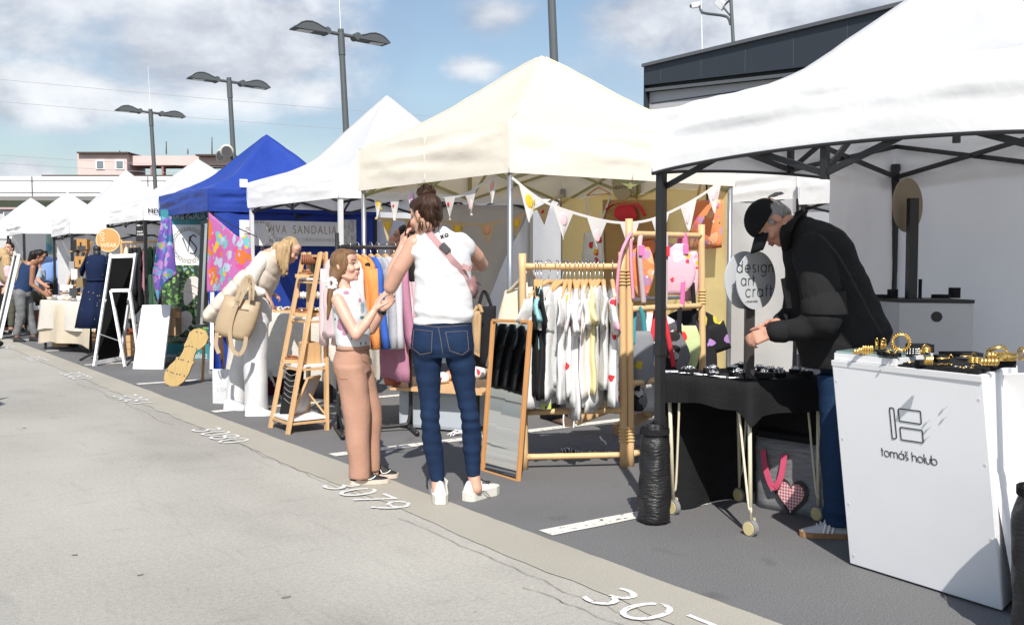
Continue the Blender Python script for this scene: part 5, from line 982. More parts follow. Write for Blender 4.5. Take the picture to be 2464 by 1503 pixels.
brownl=mat('tan_leather',(.26,.10,.045),.55,var=.15,vs=30); c=shp(1.22,.5,.62); t2=thing('bracelet_stand','black T-bar stand wrapped with brown leather bracelets on the top shelf','jewellery stand',c)
bm=B(); cyl(bm,c,c+V(0,0,.15),.016); cyl(bm,c,c+V(0,0,.012),.05); cyl(bm,c+V(0,0,.15)-sdv*.0-_r*.10,c+V(0,0,.15)+_r*.10,.03); obj('t_bar',bm,blkp,t2); 
for k in range(11): bm=B(); torus(bm,c+V(0,0,.15)+_r*(-.09+.018*k),_r,.036,.009,18,6); obj('bracelet',bm,brownl,t2,True)
for z,u,v,w,d,l in((1.22,.35,.2,.10,.06,'round wooden dish with glasses on the top shelf'),(.90,.5,.5,.13,.10,'wooden tray with leather sandals on the second shelf'),(.52,.35,.12,.08,.07,'small wooden dish with red-brown laces on the third shelf')):
    p=shp(z,u,v); bm=B(); rings(bm,[[p+V(math.cos(a)*w,math.sin(a)*d,0) for a in [2*PI*k/20 for k in range(20)]],[p+V(math.cos(a)*w,math.sin(a)*d,.03) for a in [2*PI*k/20 for k in range(20)]]]); o=solo('wooden_dish',bm,lw,l,'dish','wooden dishes on the ladder shelf'); bm=B(); torus(bm,p+V(0,0,.036),V(0,0,1),w*.55,.012,16,6); torus(bm,p+V(.02,.02,.05),V(.2,0,1),w*.4,.010,16,6); obj('lace_coil',bm,brownl,o,True)
p=[shp(.52,.30,.42),shp(.52,.86,.14),shp(.52,.86,.92),shp(.52,.3,.92)]; t2=thing('wooden_box','open pale wooden box with a hand slot on the third shelf','box',p[0]); bm=B(); c=sum(p,V(0,0,0))/4
for a,b in((0,1),(1,2),(2,3),(3,0)): bm2=bm; prism(bm2,[p[a],p[b],p[b]+V(0,0,.17),p[a]+V(0,0,.17)],(c-(p[a]+p[b])/2).normalized()*.012)
obj('side',bm,lw,t2); bm=B(); prism(bm,[c+(q-c)*.98 for q in p],V(0,0,.012)); obj('bottom',bm,lw,t2); bm=B(); mm=(p[3]+p[0])/2; beam(bm,mm+V(0,0,.125)-fwv*.02,mm+V(0,0,.125)+fwv*.06,.008,.02); obj('hand_slot',bm,blkp,t2)
# necklace bust and framed photo on bottom shelf
q0=shp(.10,.30,.35); bm=B(); prism(bm,[q0-_r*.09,q0+_r*.08,q0+_r*.10+FH*.06+V(0,0,.36),q0-_r*.045+FH*.06+V(0,0,.36)],FH*.03); o=solo('necklace_board',bm,foam,'black leaning necklace board with six thin silver chains','necklace board')
for k in range(6):
    z=.10+.045*k; c0=q0+FH*(.165*z-.004)+V(0,0,z); bm=B(); tube(bm,bez([c0-_r*.055+V(0,0,.03),c0+V(0,0,-.012),c0+_r*.07+V(0,0,.02)],5),.0035,5); obj('chain',bm,silver,o)
q0=shp(.10,.62,.25); a=q0; d1=(FH*.95+_r*.3).normalized(); uvec=(V(0,0,1)+_r*.42).normalized(); t2=thing('picture_frame','small wooden photo frame standing slanted on the bottom shelf','picture frame',a)
def frm(t_,o_,xv,yv,w,h,bw,dep,mf,mp,nmf='frame',nmp='picture'):
    n=xv.cross(yv).normalized(); bm=B(); 
    for A,Bq in((V(0,0,0),xv*w),(yv*h,yv*h+xv*w)): beam(bm,o_+A-xv*bw/2,o_+Bq+xv*bw/2,bw,dep,yv)
    for A,Bq in((V(0,0,0),yv*h),(xv*w,xv*w+yv*h)): beam(bm,o_+A+yv*bw/2,o_+Bq-yv*bw/2,bw,dep,xv)
    f=obj(nmf,bm,mf,t_); bm=B(); prism(bm,[o_,o_+xv*w,o_+xv*w+yv*h,o_+yv*h],n*.004); p=obj(nmp,bm,mp,t_); return f,p
frm(t2,a,d1,uvec,.20,.33,.02,.018,lw,mat('photo_print',(.42,.42,.44),.4,var=.45,vs=12))
bm=B(); cyl(bm,a+d1*.1+uvec*.2,a+d1*.1+_r*.22,.008); obj('prop',bm,lw,t2)
# linen table of the sandal stall
def table_cloth(name,label,q,zt_,drops,m,seed=0,amp=.02,fr=None,cat='tablecloth'):
    c=(q[0]+q[1]+q[2]+q[3])/4; NN=96; R0=[];R1=[];R2=[];R3=[]
    for i in range(NN):
        s=4*i/NN; k=int(s); f=s-k; a,b=q[k],q[(k+1)%4]; p=V(*a.lerp(b,f).xy,zt_); o=(p-c); o.z=0; o.normalize(); cr=max(0,1-min(f,1-f)*6); d=drops[k]+.03*nse(s*2.2+seed)+.05*cr; rip=amp*(math.sin(s*11+seed)+nse(s*6,seed))
        R0.append(p+V(0,0,.006)); R1.append(p+o*.02-V(0,0,.025)); R2.append(p+o*(.03+rip*.6)-V(0,0,d*.5)); R3.append(p+o*(.035+rip+.03*cr)-V(0,0,d))
    bm=B(); rings(bm,[R3,R2,R1,R0,[p.lerp(V(c.x,c.y,zt_+.006),.5) for p in R0]],False); bm.verts.ensure_lookup_table(); bm.faces.new([bm.verts[i] for i in range(len(bm.verts)-NN,len(bm.verts))])
    o=solo(name,bm,m,label,cat,None,True)
    return o
def ftable(name,label,q,zt_,m=ash):
    t=thing(name,label,'table',V(*((q[0]+q[2])/2).xy,0)); bm=B(); prism(bm,[V(p.x,p.y,zt_-.03) for p in q],V(0,0,.03)); obj('tabletop',bm,m,t); c=(q[0]+q[1]+q[2]+q[3])/4
    for p in q: bm=B(); s=p.lerp(c,.08); beam(bm,V(s.x,s.y,0),V(s.x,s.y,zt_-.03),.035,.035); obj('leg',bm,M_black,t)
    return t
a=zp(560,752,.85); b=zp(800,760,.85); d=(b-a).normalized(); pr=V(-d.y,d.x,0); pr=pr if pr.dot(FH)>0 else -pr
q=[a,b,b+pr*.75,a+pr*.75]; ftable('stall_table','folding table of the sandal stall under the white linen','' or q,.85); table_cloth('tablecloth','white fringed linen over the sandal stall table behind the ladder shelf',q,.853,[.62,.66,.3,.6],linen,2,.03)
bm=B(); grid(bm,lambda u,v:(a+d*(.25+.62*u)+pr*.10+V(0,0,-.85+.02+.78*v))+pr*.03*math.sin(u*24),24,8); solo('under_cloth',bm,printed('maroon_floral',(.07,.012,.02),[((.16,.05,.03),9,.4,.4),((.05,.07,.03),11,.35,.3)],seed=31),'dark maroon floral cloth hanging under the linen behind the ladder shelf','cloth',None,True)
bm=B(); c0=zp(640,748,.86)
for i in range(70):
    s=i/70; p=a+d*((b-a).length*(.33+.42*s))-pr*.05+V(0,0,-.62+.10*math.sin(s*9)-.10*math.sin(s*PI)); tube(bm,[p,p+V(rnd.uniform(-.01,.01),rnd.uniform(-.01,.01),-.05)],.004,4)
solo('linen_fringe',bm,linen,'frayed fringe along the hem of the white linen cloth','fringe')
for i in range(9):
    u=.12+.85*i/9; p=a+d*((b-a).length*u)+pr*(.18+.25*(i%3)/2)+V(0,0,.012); bm=B(); cyl(bm,p,p+V(0,0,.015),.085+.02*(i%2),n=20); o=solo('wooden_plate',bm,ash if i%2 else brownl,('pale wooden' if i%2 else 'tan leather')+' display plate on the linen table, %s from the left'%('first','second','third','fourth','fifth','sixth','seventh','eighth','ninth')[i],'plate','display plates on the linen table')
    for k in range(4): bm=B(); torus(bm,p+V(rnd.uniform(-.05,.05),rnd.uniform(-.05,.05),.024),V(rnd.uniform(-.6,.6),rnd.uniform(-.6,.6),1),.028,.007,14,6); obj('bracelet',bm,[brownl,gold,wht,silver][(k+i)%4],o,True)
for i,px in enumerate((748,790)):
    p=zp(px,748,.87); bm=B(); cyl(bm,p,p+V(0,0,.16),.012); cyl(bm,p+V(0,0,.16)-_r*.13,p+V(0,0,.16)+_r*.13,.03); o=solo('bracelet_stand',bm,wht,('left' if i==0 else 'right')+' white padded bracelet roll on the linen table','jewellery stand','bracelet rolls')
    for k in range(7): bm=B(); torus(bm,p+V(0,0,.16)+_r*(-.11+.036*k),_r,.034,.007,16,6); obj('bracelet',bm,[brownl,wht,cream][k%3],o,True)
# VIVA SANDALIA banner on the blue tarpaulin
ba=aty(577,529,12.12); bb=aty(858,593,12.12); t=solo('sign_banner',prism(B(),[V(ba.x,12.13,bb.z),V(bb.x,12.13,bb.z),V(bb.x,12.13,ba.z),V(ba.x,12.13,ba.z)],V(0,.012,0)),mat('banner_white',(.76,.76,.76),.5,var=.02),'long white shop banner reading VIVA SANDALIA on the blue tarpaulin','banner')
goldink=mat('bronze_ink',(.30,.20,.10),.5); greyink=mat('grey_ink',(.42,.40,.38),.6)
s0=aty(643,561,12.12); s1=aty(810,561,12.12); sz=.155
w_=(s1-s0).x; text('lettering','VIVA',sz,V(s0.x,12.126,s0.z),(1,0,0),(0,0,1),goldink,t,1.24,-.003,.001,fit=w_*.27); text('lettering','SANDALIA',sz,V(s0.x+w_*.36,12.126,s0.z),(1,0,0),(0,0,1),goldink,t,1.24,-.003,.001,fit=w_*.64)
text('lettering','KOŽENÉ DOPLŇKY Z PŘÍRODNÍCH MATER',.062,V(s0.x+.03,12.126,aty(650,580,12.12).z),(1,0,0),(0,0,1),greyink,t,1.08,-.001,.001,fit=(aty(812,575,12.12)-aty(650,575,12.12)).x)
za=aty(826,528,12.12); zb2=aty(858,592,12.12); bm=B(); prism(bm,[V(za.x,12.124,zb2.z),V(zb2.x,12.124,zb2.z),V(zb2.x,12.124,za.z),V(za.x,12.124,za.z)],V(0,.004,0)); obj('striped_photo',bm,mat('striped_print',(.62,.60,.55),.5,var=.8,vs=14,stretch=(3,1,1),vcol=(.05,.04,.03)),t)
bm=B(); cc=aty(625,566,12.12); 
for k in range(14):
    a_=2*PI*k/14; c=V(cc.x+.17*math.cos(a_),12.127,cc.z+.17*math.sin(a_)); tube(bm,[c+V(x,0,z) for x,z in((-.02,-.02),(-.02,.02),(.02,.02),(.02,-.008),(-.005,-.008))],.004,5)
obj('key_pattern',bm,goldink,t)
# roll up banner with emblem
r0=gd(393,871); r1=gd(500,878); r1=r0+_r*1.02*.62-FH*.02; hN=V((r1-r0).y,-(r1-r0).x,0).normalized(); hN=hN if hN.dot(FH)<0 else -hN; bx=(r1-r0).normalized()
t=thing('roll_up_banner','teal and white roll-up banner with ivy, sandals and a gold monogram','banner',(r0+r1)/2)
Hb=aty(394,505,r0.y).z
bh=lambda py: V(0,0,CH+(ray(394,py).z)*(r0-O).xy.length/ray(394,py).xy.length)
def rb(u,py,o=.0): p=r0.lerp(r1,u)+hN*o; return V(p.x,p.y,bh(py).z)
def rpanel(name,y0,y1,m,o=.004): bm=B(); prism(bm,[rb(0,y1,0),rb(1,y1,0),rb(1,y0,0),rb(0,y0,0)],hN*o); return obj(name,bm,m,t)
tealm=mat('teal_print',(.03,.22,.26),.5,var=.25,vs=2); rpanel('teal_band',505,541,tealm); rpanel('white_field',541,638,mat('pale_blue_print',(.66,.70,.76),.5,var=.03)); rpanel('teal_foot_band',826,869,tealm)
ivy=printed('ivy_print',(.02,.035,.02),[((.10,.24,.05),13,.45,.5),((.04,.13,.04),22,.5,.6),((.22,.36,.10),19,.38,.35),((.16,.30,.34),13,.34,.14),((.006,.012,.006),26,.4,.3)],.5,seed=21,bump=0); rpanel('ivy_photo',638,826,ivy)
text('lettering','VIVA SANDALIA',.135,rb(.16,527,.006),bx,(0,0,1),mat('pale_print',(.68,.66,.64),.5),t,1.0,0,.001,fit=.80*(r1-r0).length); text('lettering','www.VivaSandalia.cz',.115,rb(.08,861,.006),bx,(0,0,1),mat('pale_print',(.68,.66,.64),.5),t,1.0,0,.001,fit=.88*(r1-r0).length)
cN=rb(.60,590,.006); bm=B()
for k in range(20):
    a_=2*PI*k/20; e1=bx*math.cos(a_)+V(0,0,1)*math.sin(a_); e2=-bx*math.sin(a_)+V(0,0,1)*math.cos(a_); c=cN+e1*.215; tube(bm,[c+e1*x+e2*y for x,y in((-.025,-.024),(.022,-.024),(.022,.022),(-.018,.022),(-.018,-.005),(.004,-.005))],.0045,5)
obj('key_pattern',bm,mat('gold_print',(.30,.22,.06),.5),t)
bm=B(); tube(bm,[cN+bx*x+V(0,0,z) for x,z in((-.085,.10),(-.012,-.09),(.015,.12))],.010,6); tube(bm,bez([cN+bx*x+V(0,0,z) for x,z in((.10,.11),(.055,.135),(.02,.08),(.06,.02),(.10,-.04),(.07,-.11),(.01,-.10))],5),.009,6); obj('monogram',bm,mat('dark_gold_print',(.10,.075,.025),.5),t)
def sole(o_,xv,yv,L,w): return [o_+xv*(w*(.5*math.cos(a)*(1-.28*math.sin(a)*0)-.0+.10*math.sin(2*a)))+yv*(L*.5*math.sin(a)) for a in [2*PI*k/26 for k in range(26)]]
sm_=mat('sandal_print',(.62,.58,.53),.5,var=.06)
for (u,py,an,L) in((.62,700,-.35,.42),(.42,780,-.55,.40),(.93,735,.05,.40)):
    c=rb(u,py,.006); xv=bx*math.cos(an)+V(0,0,1)*math.sin(an); yv=V(0,0,1)*math.cos(an)-bx*math.sin(an); bm=B(); prism(bm,sole(c,xv,yv,L,.19),hN*.003)
    for s in(-.12,.1): tube(bm,bez([c-xv*.11+yv*(s*L),c+yv*(s*L+.05)+hN*.006,c+xv*.16+yv*(s*L+.02)],5),.012,6)
    obj('sandal_picture',bm,sm_,t)
bm=B(); 
for k in range(7): c=rb(.07+.10*k,817,.006); tube(bm,[c+bx*x+V(0,0,z) for x,z in((-.022,-.025),(-.022,.025),(.025,.025),(.025,-.012),(-.002,-.012),(-.002,.008))],.004,5)
obj('key_border',bm,mat('pale_print',(.68,.66,.64)),t)
bm=B(); beam(bm,rb(-.02,869),rb(1.02,869),.10,.07,V(0,0,1)); obj('base',bm,galv,t)
# silk scarves
def silk(label,pts_top,pts_bot,m,amp=.05,seed=0):
    bm=B(); n=26; Tp=bez(pts_top,8); Bt=bez(pts_bot,8)
    def L_(P,u): i=u*(len(P)-1); k=min(int(i),len(P)-2); return P[k].lerp(P[k+1],i-k)
    def f(u,v):
        p=L_(Tp,u).lerp(L_(Bt,u),v); return p-FH*(amp*(math.sin(u*8+seed+v*1.5)+.6*nse(u*5,v*2,seed))*(.35+.65*v))
    grid(bm,f,30,26,.003); return solo('silk_scarf',bm,m,label,'scarf','silk scarves at the sandal stall',True)
sk1=printed('purple_silk',(.17,.10,.42),[((.12,.34,.52),9,.5,.45),((.42,.22,.50),11,.45,.4),((.40,.04,.13),12,.30,.22),((.36,.38,.06),10,.34,.22),((.04,.12,.30),8,.45,.35),((.20,.45,.50),14,.3,.25)],.45,seed=41,trans=.25,bump=.1)
sk2=printed('pink_orange_silk',(.60,.18,.46),[((.20,.56,.56),5.5,.5,.45),((.72,.12,.34),7,.45,.4),((.76,.22,.05),5.5,.48,.35),((.55,.62,.74),8,.42,.35),((.78,.55,.04),9,.34,.25),((.15,.45,.45),13,.28,.25),((.70,.40,.62),16,.3,.3)],.45,seed=43,trans=.3,bump=.1)
silk('purple and blue silk scarf hanging at the left of the roll-up banner',[J(391,521,12.9),J(404,524,12.85),J(413,521,12.8)],[J(369,664,12.8),J(376,728,12.75),J(395,690,12.7),J(422,660,12.7)],sk1,.06,1)
silk('pink, orange and turquoise silk scarf stretched beside the tall mirror',[J(503,511,11.9),J(540,543,11.7),J(577,571,11.5),J(600,560,11.4)],[J(497,704,11.9),J(520,708,11.7),J(556,700,11.5),J(604,640,11.4)],sk2,.035,2)
bm=B(); tube(bm,[J(503,510,11.9),J(560,543,11.6),J(618,570,11.3)],.006,6); solo('elastic_rope',bm,blkp,'black cord stretching the pink silk scarf to the white tent leg','cord')
# tall black mirror on white stand
t=thing('tall_mirror','tall narrow black framed mirror on a white wheeled stand','mirror',gd(505,905)); o0=J(477,785,12.1); xv=(J(493,783,11.95)-o0); w=xv.length; xv.normalize(); yv=(J(489,536,12.1)-o0); h=yv.length; yv.normalize()
frm(t,o0,xv,yv,w,h,.045,.03,blkp,mirror,'frame','mirror_glass')
bm=B(); sb=gd(508,900); tube(bm,[V(sb.x,sb.y,.06),V(sb.x,sb.y,1.45)],.017,10); tube(bm,bez([V(sb.x,sb.y,.5),V(sb.x,sb.y,.2)+_r*.02,V(sb.x,sb.y,.13)+_r*.09,V(sb.x,sb.y,.06)+_r*.11],5),.016,10); beam(bm,V(sb.x,sb.y,.7),o0+yv*.2+xv*w,.02,.02); obj('stand',bm,whframe,t,True)
for dx in(0,.11): bm=B(); cc=V(sb.x,sb.y,.03)+_r*dx; cyl(bm,cc-FH*.015,cc+FH*.015,.03,n=16); obj('wheel',bm,mat('wheel_grey',(.22,.22,.22)),t)
# big wooden sandal sole
z6b=lambda x,y:(270.7+.28*x,511.3+.2802*y)
pl=[(755,995),(800,1015),(822,1075),(800,1130),(752,1172),(722,1180),(700,1225),(690,1275),(702,1285),(680,1310),(655,1380),(610,1450),(560,1488),(500,1490),(455,1470),(440,1425),(450,1370),(490,1310),(540,1265),(548,1240),(575,1240),(600,1200),(620,1150),(612,1140),(640,1090),(660,1030),(700,1000)]
b0=gd(*z6b(510,1492)); pn=-FH*.94+V(0,0,.28)-_r*.2; pn.normalize(); P=[plane_pt(*z6b(*p),b0,pn) for p in pl]; plyw=wood('plywood',(.42,.29,.11),.6)
bm=B(); prism(bm,P,-pn*.02); o=solo('wooden_sole_board',bm,plyw,'giant sandal sole cut from plywood leaning on a stick in front of the banner','display board')
for x,y in((725,1025),(762,1035),(633,1150),(657,1146),(684,1152),(722,1170),(568,1255),(588,1262),(606,1265),(652,1280),(473,1357),(503,1370),(520,1377),(553,1386),(578,1390),(617,1402)): c=plane_pt(*z6b(x,y),b0,pn); bm=B(); cyl(bm,c-pn*.01,c+pn*.0015,.009,n=10); obj('peg_hole',bm,brown,o)
bm=B(); g0=gd(*z6b(773,1450)); cyl(bm,g0,plane_pt(*z6b(770,1100),b0,pn)-pn*.04,.017,n=10); obj('prop_stick',bm,ash,o)
# white blank board + cardboard box
b0=gd(319,888); b1=gd(392,889); q=[b0,b1,J(411,733,13.05),J(342,734,13.05)]; bm=B(); n_=(q[1]-q[0]).cross(q[3]-q[0]).normalized(); prism(bm,q,n_*(.03 if n_.dot(FH)>0 else -.03)); solo('blank_board',bm,whp,'large blank white board leaning in front of the roll-up banner','board')
c=J(404,773,13.30); bm=B(); box(bm,c,(.28,.25,.36),(_r,FH,V(0,0,1)),.004); cb=solo('cardboard_box',bm,skinw,'brown cardboard box standing behind the blank white board','box'); bm=B(); c2=J(378,800,13.30); box(bm,V(c2.x,c2.y,(c.z-.18)/2),(.16,.22,c.z-.18),(_r,FH,V(0,0,1))); solo('crate',bm,ash,'wooden crate under the cardboard box','crate')
bm=B(); p=J(423,757,13.17); box(bm,p,(.10,.004,.08),(_r,FH,V(0,0,1))); obj('packing_tape',bm,mat('tape',(.42,.24,.10),.3),cb)
# paper bag, plank
p0=gd(512,971); p1=gd(557,973); hb=V(.05,.13,0); bm=B(); rings(bm,[[V(*a.xy,z) for a in(p0,p1,p1+hb,p0+hb)] for z in(0,.16,.325)]); o=solo('paper_bag',bm,mat('white_paper',(.58,.59,.61),.6,var=.05),'white paper carrier bag standing at the blonde woman trouser leg','bag')
bn=V((p1-p0).y,-(p1-p0).x,0).normalized(); bn=bn if bn.dot(FH)<0 else -bn; text('lettering',"L'ORÉAL",.052,plane_pt(522,941,p0,bn)+bn*.002,(p1-p0),(0,0,1),greyink,o,1.05,-.001,.0006)
bm=B(); m_=(p0+p1)/2+V(0,0,.325)+bn*.003; tube(bm,bez([m_-_r*.03,m_-_r*.02-V(0,0,.05),m_-V(0,0,.075),m_+_r*.02-V(0,0,.03),m_+_r*.03+V(0,0,.01)],5),.004,6); obj('handle',bm,galv,o)
bm=B(); beam(bm,gd(538,905),J(530,800,10.6),.10,.03,_r); beam(bm,gd(556,905),J(548,800,10.6),.05,.03,_r); solo('wooden_easel',bm,ash,'pale wooden easel legs behind the paper bag','easel')
bm=B(); grid(bm,lambda u,v:J(505+32*u,890-190*v,11.3)-FH*.06*math.sin(u*7+v),10,12); o=solo('blue_flap',bm,F_blue,'blue tarpaulin flap with white trim hanging behind the white stand','tarpaulin',None,True)
bm=B(); band(bm,[J(509+24*0+2*i/9,888-185*i/9,11.22) for i in range(10)],.04,.006,_r); obj('white_trim',bm,whframe,o)
# emblem lettering on white tent valance and tag on the blue one
nf,U,Vv,Wd,D,zb,zt,tt4=TENTS['T4']
text('lettering','MDT',.10,nf-U*.0+Vv*.05-U*.03+V(0,0,zb+.10),Vv,(0,0,1),ink,tt4,1.0,0,.001); bm=B(); c=nf-U*.035+Vv*.38+V(0,0,zb+.17); tube(bm,[c+Vv*x+V(0,0,z) for x,z in((-.08,-.06),(0,.06),(.08,-.06))],.008,5); tube(bm,[c+Vv*x+V(0,0,z) for x,z in((-.10,-.09),(.12,-.09))],.008,5); obj('emblem',bm,ink,tt4)
nf,U,Vv,Wd,D,zb,zt,tt3=TENTS['T3']; bm=B(); c=at(586,441,nf.x+1.0); c=aty(586,441,nf.y-.02); box(bm,c,(.10,.006,.10)); obj('care_label',bm,whframe,tt3)
# ================= CERAMICS AND CLOTHES STALL, FAR LEFT =================
# chalk easel
A0=gd(227,882); A1=gd(289,870); tA=J(268,611,13.75); tB=J(327,609,13.75); t=thing('chalkboard_easel','tall white framed black chalkboard on an open A-shaped strut','easel',(A0+A1)/2)
def beamz(bm,a,b,w=.05,h=.03,up=None): beam(bm,a,b,w,h,up,bev=.003)
n_=(A1-A0).cross(tA-A0).normalized(); n_=n_ if n_.dot(FH)<0 else -n_
bm=B(); xx=(A1-A0).normalized(); beamz(bm,A0,tA,.055,.03,n_); beamz(bm,A1,tB,.055,.03,n_); 
for k in(.03,.565,.975): beamz(bm,A0.lerp(tA,k),A1.lerp(tB,k),.055,.028,n_)
obj('frame',bm,whp,t); bm=B(); prism(bm,[A0.lerp(tA,.03),A1.lerp(tB,.03),A1.lerp(tB,.975),A0.lerp(tA,.975)],-n_*.008); obj('chalkboard',bm,mat('slate',(.006,.006,.006),.95,var=.3,spec=.1),t)
s0=J(267,700,13.55); s1=J(312,699,13.55); e0=gd(301,883); e1=e0+(A1-A0).normalized()*.28+FH*.12
bm=B(); beamz(bm,e0,s0,.045,.03,n_); beamz(bm,e1,s1,.045,.03,n_); beamz(bm,s0,s1,.045,.03,n_); obj('strut',bm,whp,t); bm=B(); cyl(bm,A0.lerp(tA,.28),e0.lerp(s0,.33),.008); obj('spreader',bm,galv,t)
# dress form
c=J(226,840,13.75); base=V(c.x,c.y,0); ctr=J(230,620,13.75); cx0,cy0=ctr.x,ctr.y
t=thing('dress_form','black dress form wearing a navy wrap dress with gold dots','mannequin',V(cx0,cy0,0)); navy=printed('navy_dotted',(.008,.016,.050),[((.50,.40,.24),24,.13,.35)],seed=51)
def zr(z,rx,ry,n=26,fold=0,off=0): return [V(cx0,cy0,z)+_r*((rx+fold*math.sin(k*2*PI/n*9))*math.cos(2*PI*k/n)+off)+FH*((ry+fold*math.sin(k*2*PI/n*9+1))*math.sin(2*PI*k/n)) for k in range(n)]
bm=B(); rings(bm,[zr(z,rx,ry,26,f,o) for z,rx,ry,f,o in((.46,.215,.20,.022,-.06),(.7,.185,.18,.018,-.04),(.95,.15,.145,.010,-.02),(1.10,.125,.11,.004,0),(1.13,.122,.108,0,0),(1.22,.142,.12,0,0.01),(1.33,.152,.12,0,0.01),(1.41,.14,.085,0,0.02),(1.455,.09,.06,0,0.02))]); 
for s in(-1,1):
    p=V(cx0,cy0,1.40)+_r*(.14*s+.02); rings(bm,[[p+_r*(s*.07*u)+V(0,0,-.17*u)+(V(0,0,1)*math.cos(a)*(.055+.02*u)+FH*math.sin(a)*(.06+.02*u)) for a in [2*PI*k/14 for k in range(14)]] for u in(0,.3,.6,1)])
obj('dress',bm,navy,t,True); bm=B(); cyl(bm,V(cx0,cy0,1.42)+_r*.02,V(cx0,cy0,1.52)+_r*.02,.052,.045); ell(bm,V(cx0,cy0,1.54)+_r*.02,(.055,.055,.04)); obj('neck',bm,mat('black_form',(.02,.02,.022),.5),t,True)
bm=B(); torus(bm,V(cx0,cy0,1.115),V(0,0,1),.122,.018,24,6); obj('sash',bm,navy,t,True)
bm=B(); cyl(bm,V(cx0,cy0,.05),V(cx0,cy0,.5),.018); 
for k in range(3): a_=k*2.1+.4; tube(bm,bez([V(cx0,cy0,.12),V(cx0+.12*math.cos(a_),cy0+.12*math.sin(a_),.08),V(cx0+.25*math.cos(a_),cy0+.25*math.sin(a_),.012)],5),.017,8)
obj('stand',bm,M_black,t,True)
# round wooden shop sign
c=J(260,578,14.35); n_=(-FH+_r*.10).normalized(); xv=V(0,0,1).cross(n_).normalized(); xv=xv if xv.dot(_r)>0 else -xv; rr=.163
t=thing('round_wooden_sign','round light wood sign with pale cut-out lettering above the navy dress','sign',V(c.x,c.y,0)); wsg=wood('sign_wood',(.62,.30,.10))
bm=B(); cyl(bm,c-n_*.03,c,rr,n=44); obj('disc',bm,wsg,t); bm=B(); torus(bm,c-n_*.005,n_,rr,.010,44,6); obj('rim',bm,mat('pale_birch',(.68,.55,.34),.6),t,True); bm=B(); cyl(bm,V(c.x,c.y,0)-n_*.05,c-n_*.05+V(0,0,.1),.018); obj('stand_pole',bm,ash,t)
pb=mat('pale_birch',(.68,.55,.34))
text('lettering','WEAR',.082,c-xv*.10-V(0,0,.10)+n_*.002,xv,(0,0,1),pb,t,1.0,.004,.003,sx=.95); text('lettering','H',.075,c-xv*.045-V(0,0,.015)+n_*.002,V(0,0,1),-xv,pb,t,1,.004,.003); text('lettering','O',.085,c-xv*.115+V(0,0,.055)+n_*.002,xv,(0,0,1),pb,t,1,.004,.003)
# menu board on tent leg
p=J(340,556,14.35); bm=B(); box(bm,p,(.15,.02,.30),(_r,FH,V(0,0,1))); o=solo('menu_board',bm,blkp,'small black menu board with white lines hanging on the tent leg','sign'); 
for i,(s,dz) in enumerate((('KERAMIKA',.07),('OBLEK',-.02),('A DOPL',-.06))): text('lettering',s,.028,p-FH*.012-_r*.06+V(0,0,dz),_r,(0,0,1),whp,o,1,.001,.0005)
# clothes rail with garments
r0=J(292,584,15.3); r1=J(388,580,14.9); t=thing('clothes_rail','wooden clothes rail with dark and pink garments beyond the chalkboard','clothes rack',V(*((r0+r1)/2).xy,0)); bm=B(); cyl(bm,r0,r1,.018); obj('rail',bm,ash,t); bm=B()
for p in(r0,r1): cyl(bm,V(p.x,p.y,0),p+V(0,0,.05),.02)
obj('post',bm,ash,t); axr=(r1-r0).normalized(); axr.z=0
for i,(u,m,l,L) in enumerate(((.12,cream,'beige top at the left end of the wooden rail',.55),(.24,blackc,'black dress second on the wooden rail',1.0),(.34,blackc,'black coat third on the wooden rail',.95),(.45,blackc,'black jumper just left of the tent leg on the wooden rail',.9),(.60,mat('dusty_pink',(.48,.22,.28),.9),'dusty pink top right of the tent leg on the wooden rail',.62),(.72,mat('bottle_green',(.03,.09,.055),.9),'dark green dress on the wooden rail',1.05),(.84,mat('moss_green',(.07,.14,.09),.9),'moss green dress at the right end of the wooden rail',.95))):
    top_,sd_=hanger(r0.lerp(r1,u)+V(0,0,.018),axr,R(-50),'hanger of the '+' '.join(l.split()[:2])+' on the wooden rail, '+('left half' if u<.4 else 'right half'),'hangers on the wooden rail',.4); shirt(top_,sd_,m,l,'garment','garments on the wooden rail',L=L,long=(i%2==0),seed=i*3.3,thick=.06)
# ceramics table
a=zp(95,722,.80); b=zp(213,727,.80); a=J(98,724,15.6); b=J(216,728,14.6); a=V(a.x,a.y,.76); b=V(b.x,b.y,.76); d=(b-a).normalized(); pr=V(-d.y,d.x,0); pr=pr if pr.dot(FH)>0 else -pr; q=[a,b,b+pr*.7,a+pr*.7]
ftable('stall_table','folding table of the ceramics stall under natural linen',q,.76); table_cloth('tablecloth','natural linen cloth with folded hem over the ceramics table',q,.763,[.42,.25,.3,.5],linen,7,.04); table_cloth('under_tablecloth','longer beige cloth under the linen on the ceramics table',[p.lerp((a+b)/2+pr*.35,.01) for p in q],.757,[.62,.15,.3,.62],mat('beige_linen',(.56,.49,.38),.95,var=.1,bump=.3,bs=50),9,.04)
cer=[mat('cream_glaze',(.62,.55,.42),.35),mat('grey_glaze',(.30,.30,.31),.35),mat('white_glaze',(.72,.71,.69),.3),mat('dark_glaze',(.05,.05,.055),.35)]
